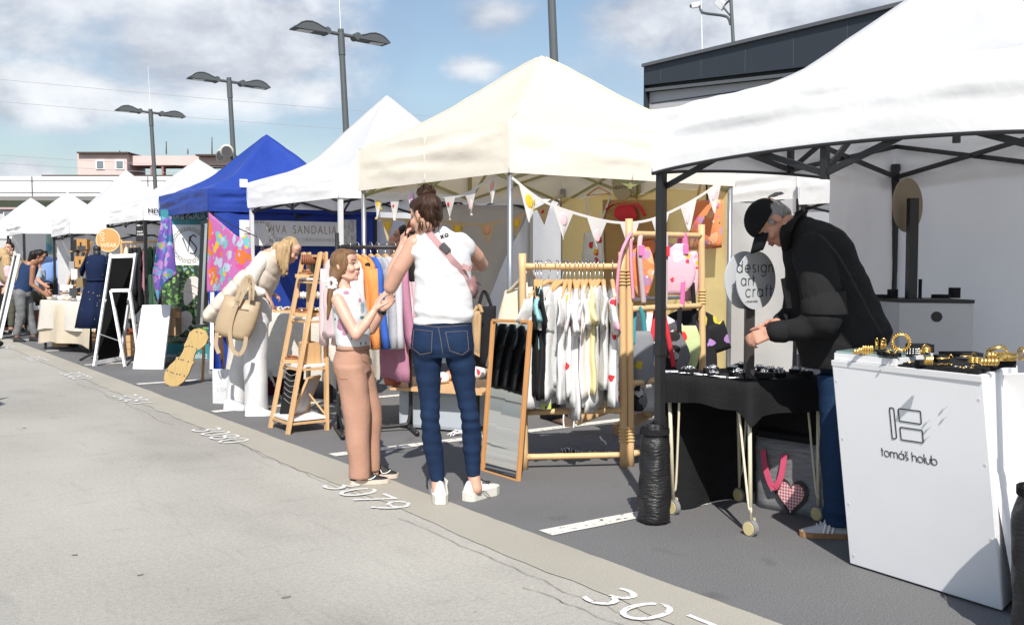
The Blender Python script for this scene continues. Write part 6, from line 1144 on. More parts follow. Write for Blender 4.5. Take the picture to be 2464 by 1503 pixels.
for i in range(16):
    u=.08+.86*(i%8)/7+.02*(i//8); v=.12+.42*(i//8); p=a+d*((b-a).length*u)+pr*(.7*v)+V(0,0,.012); w=.045+.025*((i*7)%5)/5; h_=.04+.05*((i*3)%4)/4; mm=cer[(i*5+i//3)%4]
    bm=B(); rings(bm,[[p+V(math.cos(2*PI*k/18)*r_,math.sin(2*PI*k/18)*r_,z) for k in range(18)] for r_,z in((w*.6,0),(w*.95,h_*.4),(w,h_),(w*.9,h_),(w*.7,h_*.3))]); solo('ceramic_bowl',bm,mm,'%s glazed bowl on linen, %s row, %s'%(mm.name.split('_')[0],'front' if i<8 else 'back',('far left','second from left','third from left','left of the middle','right of the middle','third from right','second from right','far right')[i%8]),'bowl','ceramics on the linen table',True)
# leaning ladder display with boxes
t=thing('ladder_display','wooden ladder display with dark tins and small crates on the ceramics table','shelf',V(*((a+b)/2+pr*.5).xy,.77)); wd2=wood('honey_wood',(.42,.22,.07)); bm=B()
for (x0,y0,x1,y1) in((221,581,175,700),(203,600,180,690),(212,640,222,690),(160,700,195,582)): beam(bm,J(x1,y1,15.4),J(x0,y0,15.6),.035,.025)
obj('rail',bm,wd2,t); bm=B()
for (x0,x1,y) in((174,214,605),(172,216,648),(150,205,705)): beam(bm,J(x0,y,15.5),J(x1,y,15.4),.14,.02,V(0,0,1))
obj('shelf',bm,wd2,t)
for i,(x,y,w,h,m,l) in enumerate(((198,588,.19,.16,wd2,'wooden gift box on the top step of the ladder display'),(183,592,.07,.2,blkp,'dark standing tin left on the top step'),(200,597,.13,.07,cer[3],'low dark tin on the top step'),(196,630,.16,.17,wd2,'wooden gift box with slot on the middle step'),(176,640,.08,.14,cer[1],'grey pot left on the middle step'),(214,668,.06,.18,cer[3],'dark bottle at the right of the ladder display'),(182,660,.10,.16,cer[2],'white rimmed pot under the middle step'),(163,692,.20,.08,cer[2],'white crate of cards on the lowest step'),(180,702,.12,.12,cer[3],'dark box stack behind the tent leg'),(195,680,.10,.14,mat('dried_grass',(.22,.16,.08),.9),'bundle of dried grass on the ceramics table'))):
    p=J(x,y,15.38); bm=B(); box(bm,p,(w,.12,h),(_r,FH,V(0,0,1)),.006); o=solo('display_box' if m is wd2 else 'ceramic_pot',bm,m,l,'box' if m is wd2 else 'pot','wares on the ladder display')
    if m is wd2: bm=B(); box(bm,p-FH*.062,(.025,.006,.06),(_r,FH,V(0,0,1))); obj('slot',bm,blkp,o)
# crates, backpack
def crate(px0,px1,py0,py1,l,d_=None):
    A=gd(px0,py1); Bq=gd(px1,py1); dd=(Bq-A).normalized(); w=(Bq-A).length; h=(py1-py0)/FD*(A-O).dot(_f); pp=V(-dd.y,dd.x,0); pp=pp if pp.dot(FH)>0 else -pp
    t=thing('wooden_crate',l,'crate',V(*((A+Bq)/2).xy,0),'wooden crates on the asphalt'); 
    for k,(p,s) in enumerate((((A+Bq)/2+pp*.01,(w,.014)),((A+Bq)/2+pp*.27,(w,.014)),(A+pp*.14,(.014,.25)),(Bq+pp*.14,(.014,.25)))):
        bm=B(); 
        for j in range(3): box(bm,V(p.x,p.y,h*(j+.5)/3),(s[0],s[1],h/3-.006),(dd,pp,V(0,0,1)))
        obj('side_slats',bm,ash,t)
    bm=B(); box(bm,V(*((A+Bq)/2+pp*.14).xy,.012),(w-.03,.24,.012),(dd,pp,V(0,0,1))); obj('bottom',bm,ash,t)
crate(124,162,813,835,'low wooden crate at the foot of the linen cloth'); crate(189,231,797,827,'wooden crate behind the grey backpack'); crate(298,330,806,857,'wooden crate standing behind the chalkboard strut'); crate(316,335,810,850,'wooden crate between chalkboard and blank white board')
c=gd(178,833); bm=B(); rings(bm,[[c+_r*(.085*w*math.cos(2*PI*k/18))+FH*(.06*w*math.sin(2*PI*k/18))+V(0,0,z) for k in range(18)] for z,w in((0,.9),(.05,1),(.22,1.0),(.33,.85),(.38,.5))]); o=solo('backpack',bm,mat('grey_nylon',(.20,.22,.25),.7,var=.15,bump=.4,bs=20),'grey backpack standing against the black tent leg','backpack',None,True)
bm=B(); band(bm,bez([c-_r*.08+V(0,0,.32),c-_r*.14+V(0,0,.15),c-_r*.12-FH*.02+V(0,0,.02)],5),.03,.006,FH); obj('strap',bm,blkp,o); bm=B(); box(bm,c-FH*.062+V(0,0,.13),(.11,.02,.12),(_r,FH,V(0,0,1)),.01); obj('pocket',bm,mat('grey_nylon',(.2,.2,.2)),o)
# laces heap on crate, jar
bm=B(); p=J(318,800,13.9)
for k in range(9): torus(bm,p+V(rnd.uniform(-.08,.08),rnd.uniform(-.05,.05),.012*k*.5),V(rnd.uniform(-.4,.4),rnd.uniform(-.4,.4),1),.05,.008,14,5)
solo('lace_heap',bm,mat('rust_lace',(.36,.10,.04),.8),'heap of rust red laces on the crate behind the chalkboard','laces')
# white leaning frame, round basket and bag at the far left
a0=J(-2,752,17.5); a1=J(45,613,17.9); t=thing('framed_board','white framed dark board leaning at the left picture edge','board',V(a0.x,a0.y,0)); bm=B(); a0=V(a0.x,a0.y,0)+V(0,0,.02); beamz(bm,a0,a1,.05,.03); b0=a0-_r*.22+FH*.3; b1=a1-_r*.22+FH*.3; beamz(bm,b0,b1,.05,.03); beamz(bm,a1,b1,.05,.03); beamz(bm,a0.lerp(a1,.05),b0.lerp(b1,.05),.05,.03); obj('frame',bm,whp,t); bm=B(); prism(bm,[a0,a1,b1,b0],FH*.01); obj('backing_board',bm,blkp,t)
c=J(28,648,18.6); bm=B(); d_=(-FH*.6+_r*.75+V(0,0,.2)).normalized(); cyl(bm,c-d_*.03,c,.28,n=36); o=solo('round_tray',bm,mat('rattan',(.34,.28,.19),.85,var=.25,vs=30),'round woven tray standing behind the woman in the tank top','tray'); bm=B(); torus(bm,c,d_,.28,.022,36,8); obj('rim',bm,mat('rattan_dark',(.22,.17,.11),.8),o,True)
bm=B(); beam(bm,V(c.x,c.y,0),V(c.x,c.y,c.z),.04,.04); beam(bm,V(c.x,c.y,c.z-.25)-_r*.3,V(c.x,c.y,c.z-.25)+_r*.3,.05,.05); obj('stand',bm,whp,o)
bm=B(); p=gd(-6,838); ell(bm,p+V(0,0,.07)-_r*.1,(.18,.15,.07)); solo('black_bag',bm,blk,'soft black bag lying on the ground at the left picture edge','bag',None,True)
# blouse form and blue dress of the far stall
c=J(108,600,19.6); cx0,cy0=c.x,c.y; t=thing('dress_form','black dress form in a light blue blouse beside the woman in the tank top','mannequin',V(cx0,cy0,0)); lb_=mat('light_blue_cotton',(.20,.32,.60),.85,var=.1,bump=.2,bs=20)
bm=B(); rings(bm,[zr(z,rx,ry,22,f,0) for z,rx,ry,f in((.92,.2,.16,.01),(1.05,.19,.15,.008),(1.25,.2,.14,.004),(1.38,.19,.11,0),(1.45,.09,.07,0))]); 
for s in(-1,1): tube(bm,bez([V(cx0,cy0,1.36)+_r*(.17*s),V(cx0,cy0,1.2)+_r*(.27*s)-FH*.03,V(cx0,cy0,1.02)+_r*(.24*s)-FH*.1],5),[.07,.078,.085,.09,.092,.09,.085,.08,.075,.06,.05],12)
obj('blouse',bm,lb_,t,True); bm=B(); cyl(bm,V(cx0,cy0,1.42),V(cx0,cy0,1.56),.055,.05); obj('neck',bm,blkp,t,True); bm=B(); rings(bm,[zr(z,rx,ry,22,0,0) for z,rx,ry in((.5,.2,.17),(.75,.2,.17),(.93,.19,.155))]); obj('skirt',bm,blackc,t,True); bm=B(); cyl(bm,V(cx0,cy0,0),V(cx0,cy0,.5),.02); cyl(bm,V(cx0,cy0,0),V(cx0,cy0,.02),.2); obj('stand',bm,M_black,t)
bm=B(); p=J(140,650,20.0); grid(bm,lambda u,v:J(133+16*u,620+90*v,20)-FH*.05*math.sin(u*8),10,12); solo('blue_garment',bm,mat('cobalt',(.02,.09,.42),.85),'cobalt blue garment hanging between the two tent legs','garment',None,True)
sk3=printed('green_teal_print',(.30,.46,.42),[((.12,.30,.45),4,.45,.5),((.45,.52,.25),4,.4,.4),((.10,.36,.30),5,.4,.3)],seed=61); bm=B(); grid(bm,lambda u,v:J(110+22*u,562+50*v,21)-FH*.05*math.sin(u*7),10,10); solo('printed_shirt',bm,sk3,'green and teal printed shirt hanging in the far stall','shirt',None,True)
# ================= PEOPLE =================
from mathutils.bvhtree import BVHTree
def skinm(name,c):
    m=mat(name,c,.5,var=.10,vs=14,bump=.04,bs=160); p=m.node_tree.nodes['Principled BSDF']; p.inputs['Subsurface Weight'].default_value=.12; p.inputs['Subsurface Radius'].default_value=(.012,.005,.003); p.inputs['Subsurface Scale'].default_value=.6; return m
sk_w=skinm('skin_fair',(.56,.32,.23)); sk_g=skinm('skin_child',(.62,.37,.28)); sk_m=skinm('skin_ruddy',(.52,.26,.18)); sk_t=skinm('skin_tan',(.30,.14,.08))
def cap(bm,a,b,ra,rb,n=14):
    a=Vector(a);b=Vector(b); d=b-a; L=d.length; d=d.normalized() if L>1e-6 else V(0,0,1); x,y=basis(d); rs=[]
    for t in(8,30,55,80): rs.append((a-d*(ra*math.cos(R(t))),ra*math.sin(R(t))))
    rs.append((a,ra)); rs.append((b,rb))
    for t in(80,55,30,8): rs.append((b+d*(rb*math.cos(R(t))),rb*math.sin(R(t))))
    return rings(bm,[[c+(x*math.cos(2*PI*k/n)+y*math.sin(2*PI*k/n))*r for k in range(n)] for c,r in rs])
def chain(bm,pts,rad):
    for i in range(len(pts)-1): cap(bm,pts[i],pts[i+1],rad[i],rad[i+1])
def loft(bm,secs,X,Y,n=26,p=1.0):
    """secs: (centre, rx, ry); X, Y the section axes"""
    return rings(bm,[[c+X*(rx*math.copysign(abs(math.cos(2*PI*k/n))**p,math.cos(2*PI*k/n)))+Y*(ry*math.copysign(abs(math.sin(2*PI*k/n))**p,math.sin(2*PI*k/n))) for k in range(n)] for c,rx,ry in secs])
def fuse(name,bm,m,parent,vox=.01,sm=4,disp=None,label=None,solidname=None):
    """grow the joined shapes into one continuous skin"""
    me=bpy.data.meshes.new('tmp'); bmesh.ops.recalc_face_normals(bm,faces=bm.faces); bm.to_mesh(me); bm.free(); o=bpy.data.objects.new('tmp',me); C.objects.link(o)
    r=o.modifiers.new('r','REMESH'); r.mode='VOXEL'; r.voxel_size=vox; s=o.modifiers.new('s','SMOOTH'); s.factor=.5; s.iterations=sm
    bpy.context.view_layer.update(); out=bpy.data.meshes.new_from_object(o.evaluated_get(bpy.context.evaluated_depsgraph_get())); bpy.data.objects.remove(o)
    if disp:
        N_=len(out.vertices); co=np.empty(N_*3,np.float32); out.vertices.foreach_get('co',co); co=co.reshape(-1,3); nr=np.empty(N_*3,np.float32); out.vertices.foreach_get('normal',nr); nr=nr.reshape(-1,3)
        dv=np.array([disp(Vector(map(float,c)),nn) for c,nn in zip(co,nr)],np.float32); co=co+nr*dv[:,None]; out.vertices.foreach_set('co',co.ravel()); out.update()
    out.name=name; bv=BVHTree.FromPolygons([v.co.copy() for v in out.vertices],[tuple(p.vertices) for p in out.polygons])
    ob=link(name,out,m,parent,True,label); return ob,bv
def hit(bv,px,py,off=.002):
    d=ray(px,py).normalized(); h=bv.ray_cast(O,d); return (h[0]-d*off) if h[0] else None
def hitline(bm,bv,pts,r,off=.001,n=6):
    p=[hit(bv,x,y,off) for x,y in dense(pts)]; p=[q for q in p if q]
    if len(p)>1: tube(bm,p,r,n)
def dense(pts,k=6):
    o=[]
    for a,b in zip(pts,pts[1:]): o+=[(a[0]+(b[0]-a[0])*i/k,a[1]+(b[1]-a[1])*i/k) for i in range(k)]
    return o+[pts[-1]]
def patch(bm,bv,poly,th=.003):
    """a print that lies on the garment: polygon in view, dropped on to the cloth"""
    c=(sum(p[0] for p in poly)/len(poly),sum(p[1] for p in poly)/len(poly)); P=[hit(bv,*p,off=.0015) for p in poly]; cc=hit(bv,*c,off=.0015)
    if cc is None or any(q is None for q in P): return
    mids=[hit(bv,(p[0]+c[0])/2,(p[1]+c[1])/2,.0015) or (q+cc)/2 for p,q in zip(poly,P)]
    vs=[bm.verts.new(q) for q in P]; ms=[bm.verts.new(q) for q in mids]; cv=bm.verts.new(cc); n=len(vs)
    for i in range(n): j=(i+1)%n; bm.faces.new((vs[i],vs[j],ms[j],ms[i])); bm.faces.new((ms[i],ms[j],cv))
    bmesh.ops.solidify(bm,geom=bm.faces[:],thickness=-.0012)
def head(bm,c,f,u,s=1.0,male=False):
    r=f.cross(u).normalized(); Q=lambda a,b,d: c+r*(a*s)+f*(b*s)+u*(d*s); ax=(r,f,u); E_=lambda p,q: ell(bm,p,tuple(k*s for k in q),ax)
    E_(Q(0,-.012,.035),(.074,.092,.083)); E_(Q(0,.026,-.030),(.058,.062,.080)); E_(Q(0,.040,-.072),(.046,.046,.038)); E_(Q(0,.071,-.094),(.019,.016,.017)); E_(Q(0,-.02,-.04),(.060,.06,.06))
    E_(Q(0,.055,.055),(.058,.032,.045))
    cap(bm,Q(0,.087,.014),Q(0,.103,-.020),.008*s,.0125*s,10); E_(Q(.011,.094,-.024),(.009,.010,.008)); E_(Q(-.011,.094,-.024),(.009,.010,.008))
    for k in(-1,1):
        cap(bm,Q(.014*k,.084,.024),Q(.044*k,.066,.024),.011*s,.010*s,8); E_(Q(.036*k,.062,-.026),(.026,.028,.026)); E_(Q(.074*k,-.012,-.006),(.010,.019,.031)); E_(Q(.079*k,-.018,.006),(.008,.012,.018)); cap(bm,Q(.020*k,.086,-.052),Q(0,.091,-.051),.006*s,.0085*s,8); cap(bm,Q(.016*k,.084,-.063),Q(0,.088,-.064),.007*s,.009*s,8)
        cap(bm,Q(.052*k,-.005,-.062),Q(.028*k,.05,-.088),.016*s,.017*s,8)
    return Q
def face_parts(root,Q,f,u,s,iris,browm,lipm):
    r=f.cross(u).normalized(); ax=(r,f,u); ew=mat('eye_white',(.70,.66,.63),.3,var=0); im=mat(iris,(.05,.035,.02) if 'brown' in iris else (.07,.10,.12),.2,var=0); bk_=mat('lash_dark',(.03,.02,.015),.6)
    for k in(-1,1):
        bm=B(); ell(bm,Q(.032*k,.0705,.006),(.0155*s,.010*s,.0075*s),ax,12,8); e=obj('eye',bm,ew,root,True)
        bm=B(); ell(bm,Q(.033*k,.0785,.006),(.0062*s,.0034*s,.0064*s),ax,10,6); obj('iris',bm,im,e,True)
        bm=B(); tube(bm,[Q(.016*k,.077,.008),Q(.026*k,.0815,.0145),Q(.040*k,.0775,.0135),Q(.049*k,.070,.006)],.0022*s,6); obj('eyelid',bm,bk_,e,True)
        bm=B(); tube(bm,[Q(.013*k,.0945,.030),Q(.026*k,.0935,.0375),Q(.040*k,.0855,.038),Q(.052*k,.072,.031)],[.0028*s,.0042*s,.0036*s,.0018*s],6); obj('eyebrow',bm,browm,root,True)
    bm=B(); tube(bm,[Q(-.024,.0845,-.0565),Q(-.012,.0945,-.0530),Q(0,.0975,-.0545),Q(.012,.0945,-.0530),Q(.024,.0845,-.0565)],[.002*s,.0052*s,.005*s,.0052*s,.002*s],8); tube(bm,[Q(-.022,.085,-.059),Q(-.010,.0935,-.0655),Q(0,.096,-.0665),Q(.010,.0935,-.0655),Q(.022,.085,-.059)],[.002*s,.0055*s,.0062*s,.0055*s,.002*s],8); obj('lips',bm,lipm,root,True)
def hand(bm,w,d,pn,thumb,s=1.0,curl=(.5,.6,.6,.7),spread=.10,tc=.5):
    """w wrist, d towards the fingers, pn out of the palm, thumb towards the thumb side"""
    d=d.normalized(); pn=(pn-d*pn.dot(d)).normalized(); t=d.cross(pn); t=t if t.dot(thumb)>0 else -t
    cap(bm,w-d*.02*s,w+d*.02*s,.024*s,.026*s,12)
    for k in(-1.5,-.5,.5,1.5): cap(bm,w+d*.018*s+t*(.010*k*s),w+d*.080*s+t*(.0175*k*s)-pn*.002*s,.0165*s,.0118*s,10)
    lens=((.036,.022,.018),(.042,.027,.020),(.040,.025,.019),(.030,.019,.016)); 
    for i,k in enumerate((1.5,.5,-.5,-1.5)):
        p=w+d*(.083-.004*abs(k))*s+t*(.0178*k*s)-pn*.002*s; a=0; rr=.0100*s*(1 if i<3 else .88); sd=(d+t*(spread*k*.6)).normalized()
        for j,L in enumerate(lens[i]):
            a+=curl[i]*(.75 if j==0 else 1.0); q=p+(sd*math.cos(a)+pn*math.sin(a))*L*s; cap(bm,p,q,rr,rr*.90,10); p=q; rr*=.90
    p=w+d*.022*s+t*.022*s+pn*.006*s; dd=(d*.62+t*.72+pn*.25).normalized(); q=p+dd*.040*s; cap(bm,p,q,.0155*s,.0120*s,10); d2=(dd*math.cos(tc)+(d*.7+pn*.6-t*.2).normalized()*math.sin(tc)).normalized(); q2=q+d2*.030*s; cap(bm,q,q2,.0118*s,.0105*s,10); q3=q2+(d2*.8+d*.3+pn*.25).normalized()*.022*s; cap(bm,q2,q3,.0104*s,.0085*s,10)
def shoe(root,heel,toe,m,sm,w=.047,top=.085,name='shoe',lift=0.0,mark=None,solet=.028):
    heel=V(heel.x,heel.y,.006+lift); toe=V(toe.x,toe.y,.006+lift); d=toe-heel; L=d.length; d.normalize(); x=V(-d.y,d.x,0)
    tab=[(.0,.62,.75),(.05,.72,.95),(.2,.76,1.0),(.35,.76,.98),(.5,.82,.80),(.65,.94,.62),(.8,.98,.50),(.92,.80,.42),(1.0,.40,.34)]
    bm=B(); rs=[]
    for t,ww,hh in tab:
        c=heel+d*(L*(.01+.97*t)); rs.append([c+x*(w*ww*math.cos(a)*(1-.25*max(0,math.sin(a))))+V(0,0,solet*.6+max(0,math.sin(a))*(top*hh-solet*.6)) for a in [2*PI*k/20 for k in range(20)]])
    rings(bm,rs); sh_=obj(name,bm,m,root,True)
    bm=B(); out=[]
    for k in range(36):
        a=2*PI*k/36; t=.5-.5*math.cos(a); ww=np.interp(t,[0,.08,.3,.5,.75,.93,1],[.45,.78,.80,.82,1.02,.72,.30]); out.append(heel+d*(L*(-.01+1.03*t))+x*(w*1.08*ww*(1 if math.sin(a)>=0 else -1)*min(1,abs(math.sin(a))*6)))
    rings(bm,[[p for p in out],[p+V(0,0,solet) for p in out]]); obj('sole',bm,sm,sh_)
    bm=B()
    for k in range(4): c=heel+d*(L*(.42+.08*k))+V(0,0,top*(.93-.10*k)+.004); tube(bm,[c-x*w*.42-V(0,0,.008),c,c+x*w*.42-V(0,0,.008)],.003,6)
    obj('laces',bm,mark or sm,sh_); return sh_
def folds(ax,a1=.004,f1=9,a2=.003,f2=26,band=None,seed=0):
    def d(p,n):
        q=p.dot(ax); v=a1*nse(p.x*f1*.5+seed,p.y*f1*.5,p.z*f1+seed)+a2*nse(p.x*f2*.35,p.y*f2*.35+seed,p.z*f2)
        if band:
            for z,w,am,fr in band:
                k=math.exp(-((p.z-z)/w)**2)
                v+=k*am*math.sin(p.z*fr+4*nse(p.x*6,p.y*6,seed)+seed)
        return v
    return d
def strandset(bm,paths,r=.0022):
    for p in paths:
        p=[q for q in p if q is not None]
        if len(p)>2: tube(bm,p,[r]*(len(p)-1)+[r*.4],5)
def hairm(name,c,c2): return mat(name,c,.42,var=.35,vs=9,stretch=(6,6,1.5),vcol=c2,bump=.25,bs=30,spec=.25)
denim=mat('dark_denim',(.010,.024,.062),.85,var=.3,vs=16,bump=.3,bs=160); denim2=mat('mid_denim',(.014,.036,.085),.85,var=.25,vs=10,bump=.3,bs=120)
thread=mat('thread',(.16,.12,.09),.8); whsneak=mat('white_leather',(.76,.76,.76),.5,var=.03); offs=mat('sole_rubber',(.64,.62,.55),.6)
tee=mat('white_tee',(.66,.66,.67),.9,var=.02,vs=5,bump=.2,bs=22,sheen=.1)
# ---------- woman in white tee ----------
d0=5.82; root=thing('person','woman seen from behind in white T-shirt and dark skinny jeans, hair in a bun','person',V(*J(1095,1195,d0).xy,0),'shoppers'); f=(FH*.93-_r*.37).normalized(); X=(_r*.97+FH*.1).normalized(); X.z=0; X.normalize(); Y=V(-X.y,X.x,0)
hu=(V(0,0,1)*.93-_r*.06+f*.25).normalized(); hf=(FH*.62-_r*.74-V(0,0,.28)).normalized(); hf=(hf-hu*hf.dot(hu)).normalized()
hc=J(1023,519,5.78); bm=B(); Q=head(bm,hc,hf,hu,.96)
chain(bm,[Q(0,-.03,-.05),J(1042,545,5.82),J(1052,562,5.84)],[.052,.050,.06])
loft(bm,[(J(1056,565,d0),.14,.07),(J(1062,620,d0),.14,.09),(J(1066,700,d0),.13,.085),(J(1066,770,d0),.14,.09),(J(1066,835,d0),.14,.09)],X,Y)
wl=J(968,596,5.90); 
chain(bm,[J(998,586,5.79),J(962,645,5.80),J(940,690,5.84),J(950,645,5.88),wl],[.052,.047,.042,.043,.027])
hand(bm,wl,(J(976,548,5.93)-wl),(_r*.8+FH*.5),-_r*.3-FH*.8,.98,(.55,.6,.65,.7),.04)
chain(bm,[J(1120,588,5.83),J(1147,617,5.92),J(1158,637,6.0)],[.046,.044,.041]); wr=J(1130,640,6.22); chain(bm,[J(1159,636,6.0),wr],[.041,.027]); hand(bm,wr,-_r*.8+FH*.5,-V(0,0,1),FH,.95)
for a,b_ in(((1052,1150),(1054,1186)),((1139,1140),(1146,1176))): chain(bm,[J(*a,5.82),J(*b_,5.80)],[.036,.036])
chain(bm,[J(1030,870,d0),J(1036,1000,d0),J(1052,1150,d0)],[.06,.045,.03]); chain(bm,[J(1110,870,d0),J(1130,1000,d0),J(1139,1140,d0)],[.06,.045,.03])
fuse('body',bm,sk_w,root,.006,5)
bm=B(); loft(bm,[(J(1065,768,d0),.164,.105),(J(1065,800,d0),.178,.118),(J(1065,833,d0),.184,.125),(J(1066,858,d0),.17,.115)],X,Y)
for cx in(1030,1101): ell(bm,J(cx,834,d0-.055),(.088,.085,.10),(X,Y,V(0,0,1)))
def leg(bm,secs,d,k=1.12):
    loft(bm,[(J(cx,cy,d+dd),h/FD*d,h/FD*d*k) for cx,cy,h,dd in secs],X,Y,22)
leg(bm,[(1028,845,38,0),(1029,884,33,-.01),(1032,925,28.5,-.01),(1034,968,24.5,-.01),(1035,1010,22.5,-.02),(1039,1050,24,.0),(1043,1085,23.5,.01),(1049,1120,19.5,.01),(1053,1157,17,0)],d0)
leg(bm,[(1104,845,38,0),(1111,884,33,-.01),(1117,925,27,-.01),(1122,960,23.5,-.01),(1131,1004,22,-.02),(1135,1045,24,.01),(1136,1080,23,.01),(1138,1115,18.5,.01),(1139,1146,16.5,0)],d0)
jb,bvj=fuse('jeans',bm,denim,root,.008,4,folds(V(0,0,1),.004,8,.0025,30,[(.47,.10,.0032,100),(.72,.09,.002,62),(.84,.05,.003,55),(.28,.05,.002,80)],3))
bm=B()
for pl in([(996,792),(1040,797),(1038,848),(1012,853),(992,838),(996,792)],[(1072,799),(1124,796),(1128,842),(1112,854),(1082,844),(1072,799)],[(997,781),(1055,787),(1130,782)],[(1055,787),(1060,815),(1066,855)]): hitline(bm,bvj,pl,.0016,.0005)
obj('stitching',bm,thread,jb,True)
bm=B(); loft(bm,[(J(1047,545,5.83),.062,.055),(J(1050,553,5.83),.085,.065),(J(1056,565,d0),.155,.085),(J(1059,582,d0),.172,.11),(J(1064,625,d0),.164,.122),(J(1066,690,d0),.165,.122),(J(1066,745,d0),.170,.125),(J(1066,770,d0),.170,.126),(J(1067,779,d0),.168,.124)],X,Y,30)
chain(bm,[J(1010,582,5.80),J(999,600,5.79)],[.060,.057]); chain(bm,[J(1108,580,5.81),J(1122,596,5.84)],[.060,.058])
def fd(p,n):
    z=p.z; return .011*nse(p.dot(_r)*3+z*3.5,z*7,1)+.008*nse(p.dot(_r)*8-z*7,z*13,5)+.004*nse(p.dot(_r)*18+z*12,z*25,8)+.007*math.exp(-((z-1.05)/.06)**2)*math.sin(z*70+5*nse(p.x*5,p.y*5))
tb,bvt=fuse('t_shirt',bm,tee,root,.009,4,fd)
bm=B()
p=hit(bvt,1061,572,.001); q=hit(bvt,1073,568,.001)
[text('lettering',ch,.046,p+(q-p).normalized()*dx_+V(0,0,-.008)-FH*.006,(q-p),(0,0,1),ink,tb,1.0,.0015,.001) for ch,dx_ in(('x',0),('o',.026))]
bm=B()
for a in range(1): hitline(bm,bvt,[(1035,549),(1045,552),(1058,551)],.004,.0)
obj('neckline',bm,tee,tb,True)
hm1=hairm('dark_brown_hair',(.055,.026,.014),(.012,.006,.004)); bm=B(); ax=(hf.cross(hu).normalized(),hf,hu)
ell(bm,Q(0,-.030,.040),(.083,.092,.088),ax); ell(bm,Q(0,-.062,-.012),(.066,.052,.066),ax); ell(bm,Q(0,.03,.075),(.066,.062,.044),ax); ell(bm,Q(.0,-.075,-.055),(.034,.026,.04),ax)
hb_,bvh=fuse('hair',bm,hm1,root,.006,3,lambda p,n:.004*nse(p.x*60,p.y*60,p.z*14))
bc=J(1026,466,5.79); bm=B(); rr=random.Random(3); ps=[]
for i in range(130):
    a=rr.uniform(0,6.28); tl=V(rr.uniform(-1,1),rr.uniform(-1,1),rr.uniform(-1,1)).normalized(); x,y=basis(tl); r0=rr.uniform(.030,.054); ps.append([bc+(x*math.cos(a+t*.45)+y*math.sin(a+t*.45))*(r0+.006*math.sin(t*2+i)) for t in range(10)])
for i in range(4):
    a=rr.uniform(0,6.28); dd=V(math.cos(a)*.8,math.sin(a)*.8,rr.uniform(-.2,1)); s_=bc+dd*.035; ps.append([s_,s_+dd*.012,s_+dd*.02+V(0,0,.012*rr.uniform(-1,1)),s_+dd*.026+V(.01*rr.uniform(-1,1),0,.02*rr.uniform(-1,1))])
for i in range(70):
    sx=rr.uniform(988,1060); sy=rr.uniform(495,548); ps.append([hit(bvh,sx+(1026-sx)*t,sy+(478-sy)*t,.002+.003*rr.random()) for t in(0,.2,.4,.6,.8,1)])
for i in range(14):
    sx=rr.uniform(1005,1064); ps.append([J(sx,532,5.70),J(sx+rr.uniform(-4,4),545,5.71),J(sx+rr.uniform(-8,8),558,5.73)])
strandset(bm,ps,.0026); ell(bm,bc,(.048,.048,.042)); obj('hair_bun',bm,hm1,hb_,True)
bm=B(); torus(bm,Q(-.075,-.015,-.048),V(.3,1,.1),.014,.0016,16,5); obj('earring',bm,gold,root,True)
# shoes: chunky white
a=gd(1056,1214); b=gd(1061,1183); shoe(root,gd(1060,1216),gd(1050,1176)+FH*.09,whsneak,offs,.055,.12,'sneaker',0,blkp,.05); shoe(root,gd(1122,1208),gd(1192,1186),whsneak,offs,.055,.12,'sneaker',0,blkp,.05)
bm=B()
for k in(-1,1): torus(bm,J(1170,1160,5.76)+V(0,0,.0),V(.2,.5,1),.022,.003,14,5)
obj('lace_loop',bm,blkp,root)
# sunglasses in her raised hand
t=thing('sunglasses','dark sunglasses held at the face by the woman in white','sunglasses',J(978,560,5.90)); bm=B(); tube(bm,[J(986,532,5.80),J(977,552,5.86),J(973,575,5.90)],.0045,6); obj('temple',bm,mat('tortoise',(.05,.02,.01),.3),t); bm=B(); ell(bm,J(988,556,6.0),(.03,.012,.022),(_r,FH,V(0,0,1))); obj('lens',bm,blkp,t,True)
# cross body bag
strap=mat('dusty_pink_strap',(.42,.25,.25),.8,var=.06); bm=B(); pth=[hit(bvt,x,y,.004) for x,y in dense([(1028,556),(1045,576),(1066,600),(1090,628),(1112,652),(1126,680),(1132,700)])]; pth=[p for p in pth if p]; bm=B(); band(bm,pth,.038,.004,(_r*.75+V(0,0,.66)))
t=solo('cross_body_bag',bm,strap,'dusty pink cross-body bag strap and pouch worn by the woman in white','bag')
bm=B(); c=hit(bvt,1071,597,.012); box(bm,c,(.040,.022,.062),((_r*.72+V(0,0,.69)).normalized(),-FH,(_r*.69-V(0,0,.72)).normalized()),.005); obj('buckle',bm,mat('buckle_grey',(.06,.06,.065),.5),t); bm=B(); e_=J(1134,648,5.72); band(bm,[hit(bvt,1112,640,.008) or e_,J(1128,646,5.71),e_],.03,.004,(_r*.3+V(0,0,1))); obj('strap_end',bm,strap,t)
bm=B(); loft(bm,[(J(1136,664,5.90),.015,.05),(J(1138,680,5.90),.030,.07),(J(1139,700,5.90),.030,.07),(J(1137,718,5.90),.018,.05)],_r,FH,16); obj('pouch',bm,mat('boucle_pink',(.30,.16,.16),.95,var=.35,vs=80,bump=.6,bs=160),t,True); bm=B(); beam(bm,J(1146,679,5.80),J(1157,686,5.80),.012,.008); obj('zip_pull',bm,blkp,t)
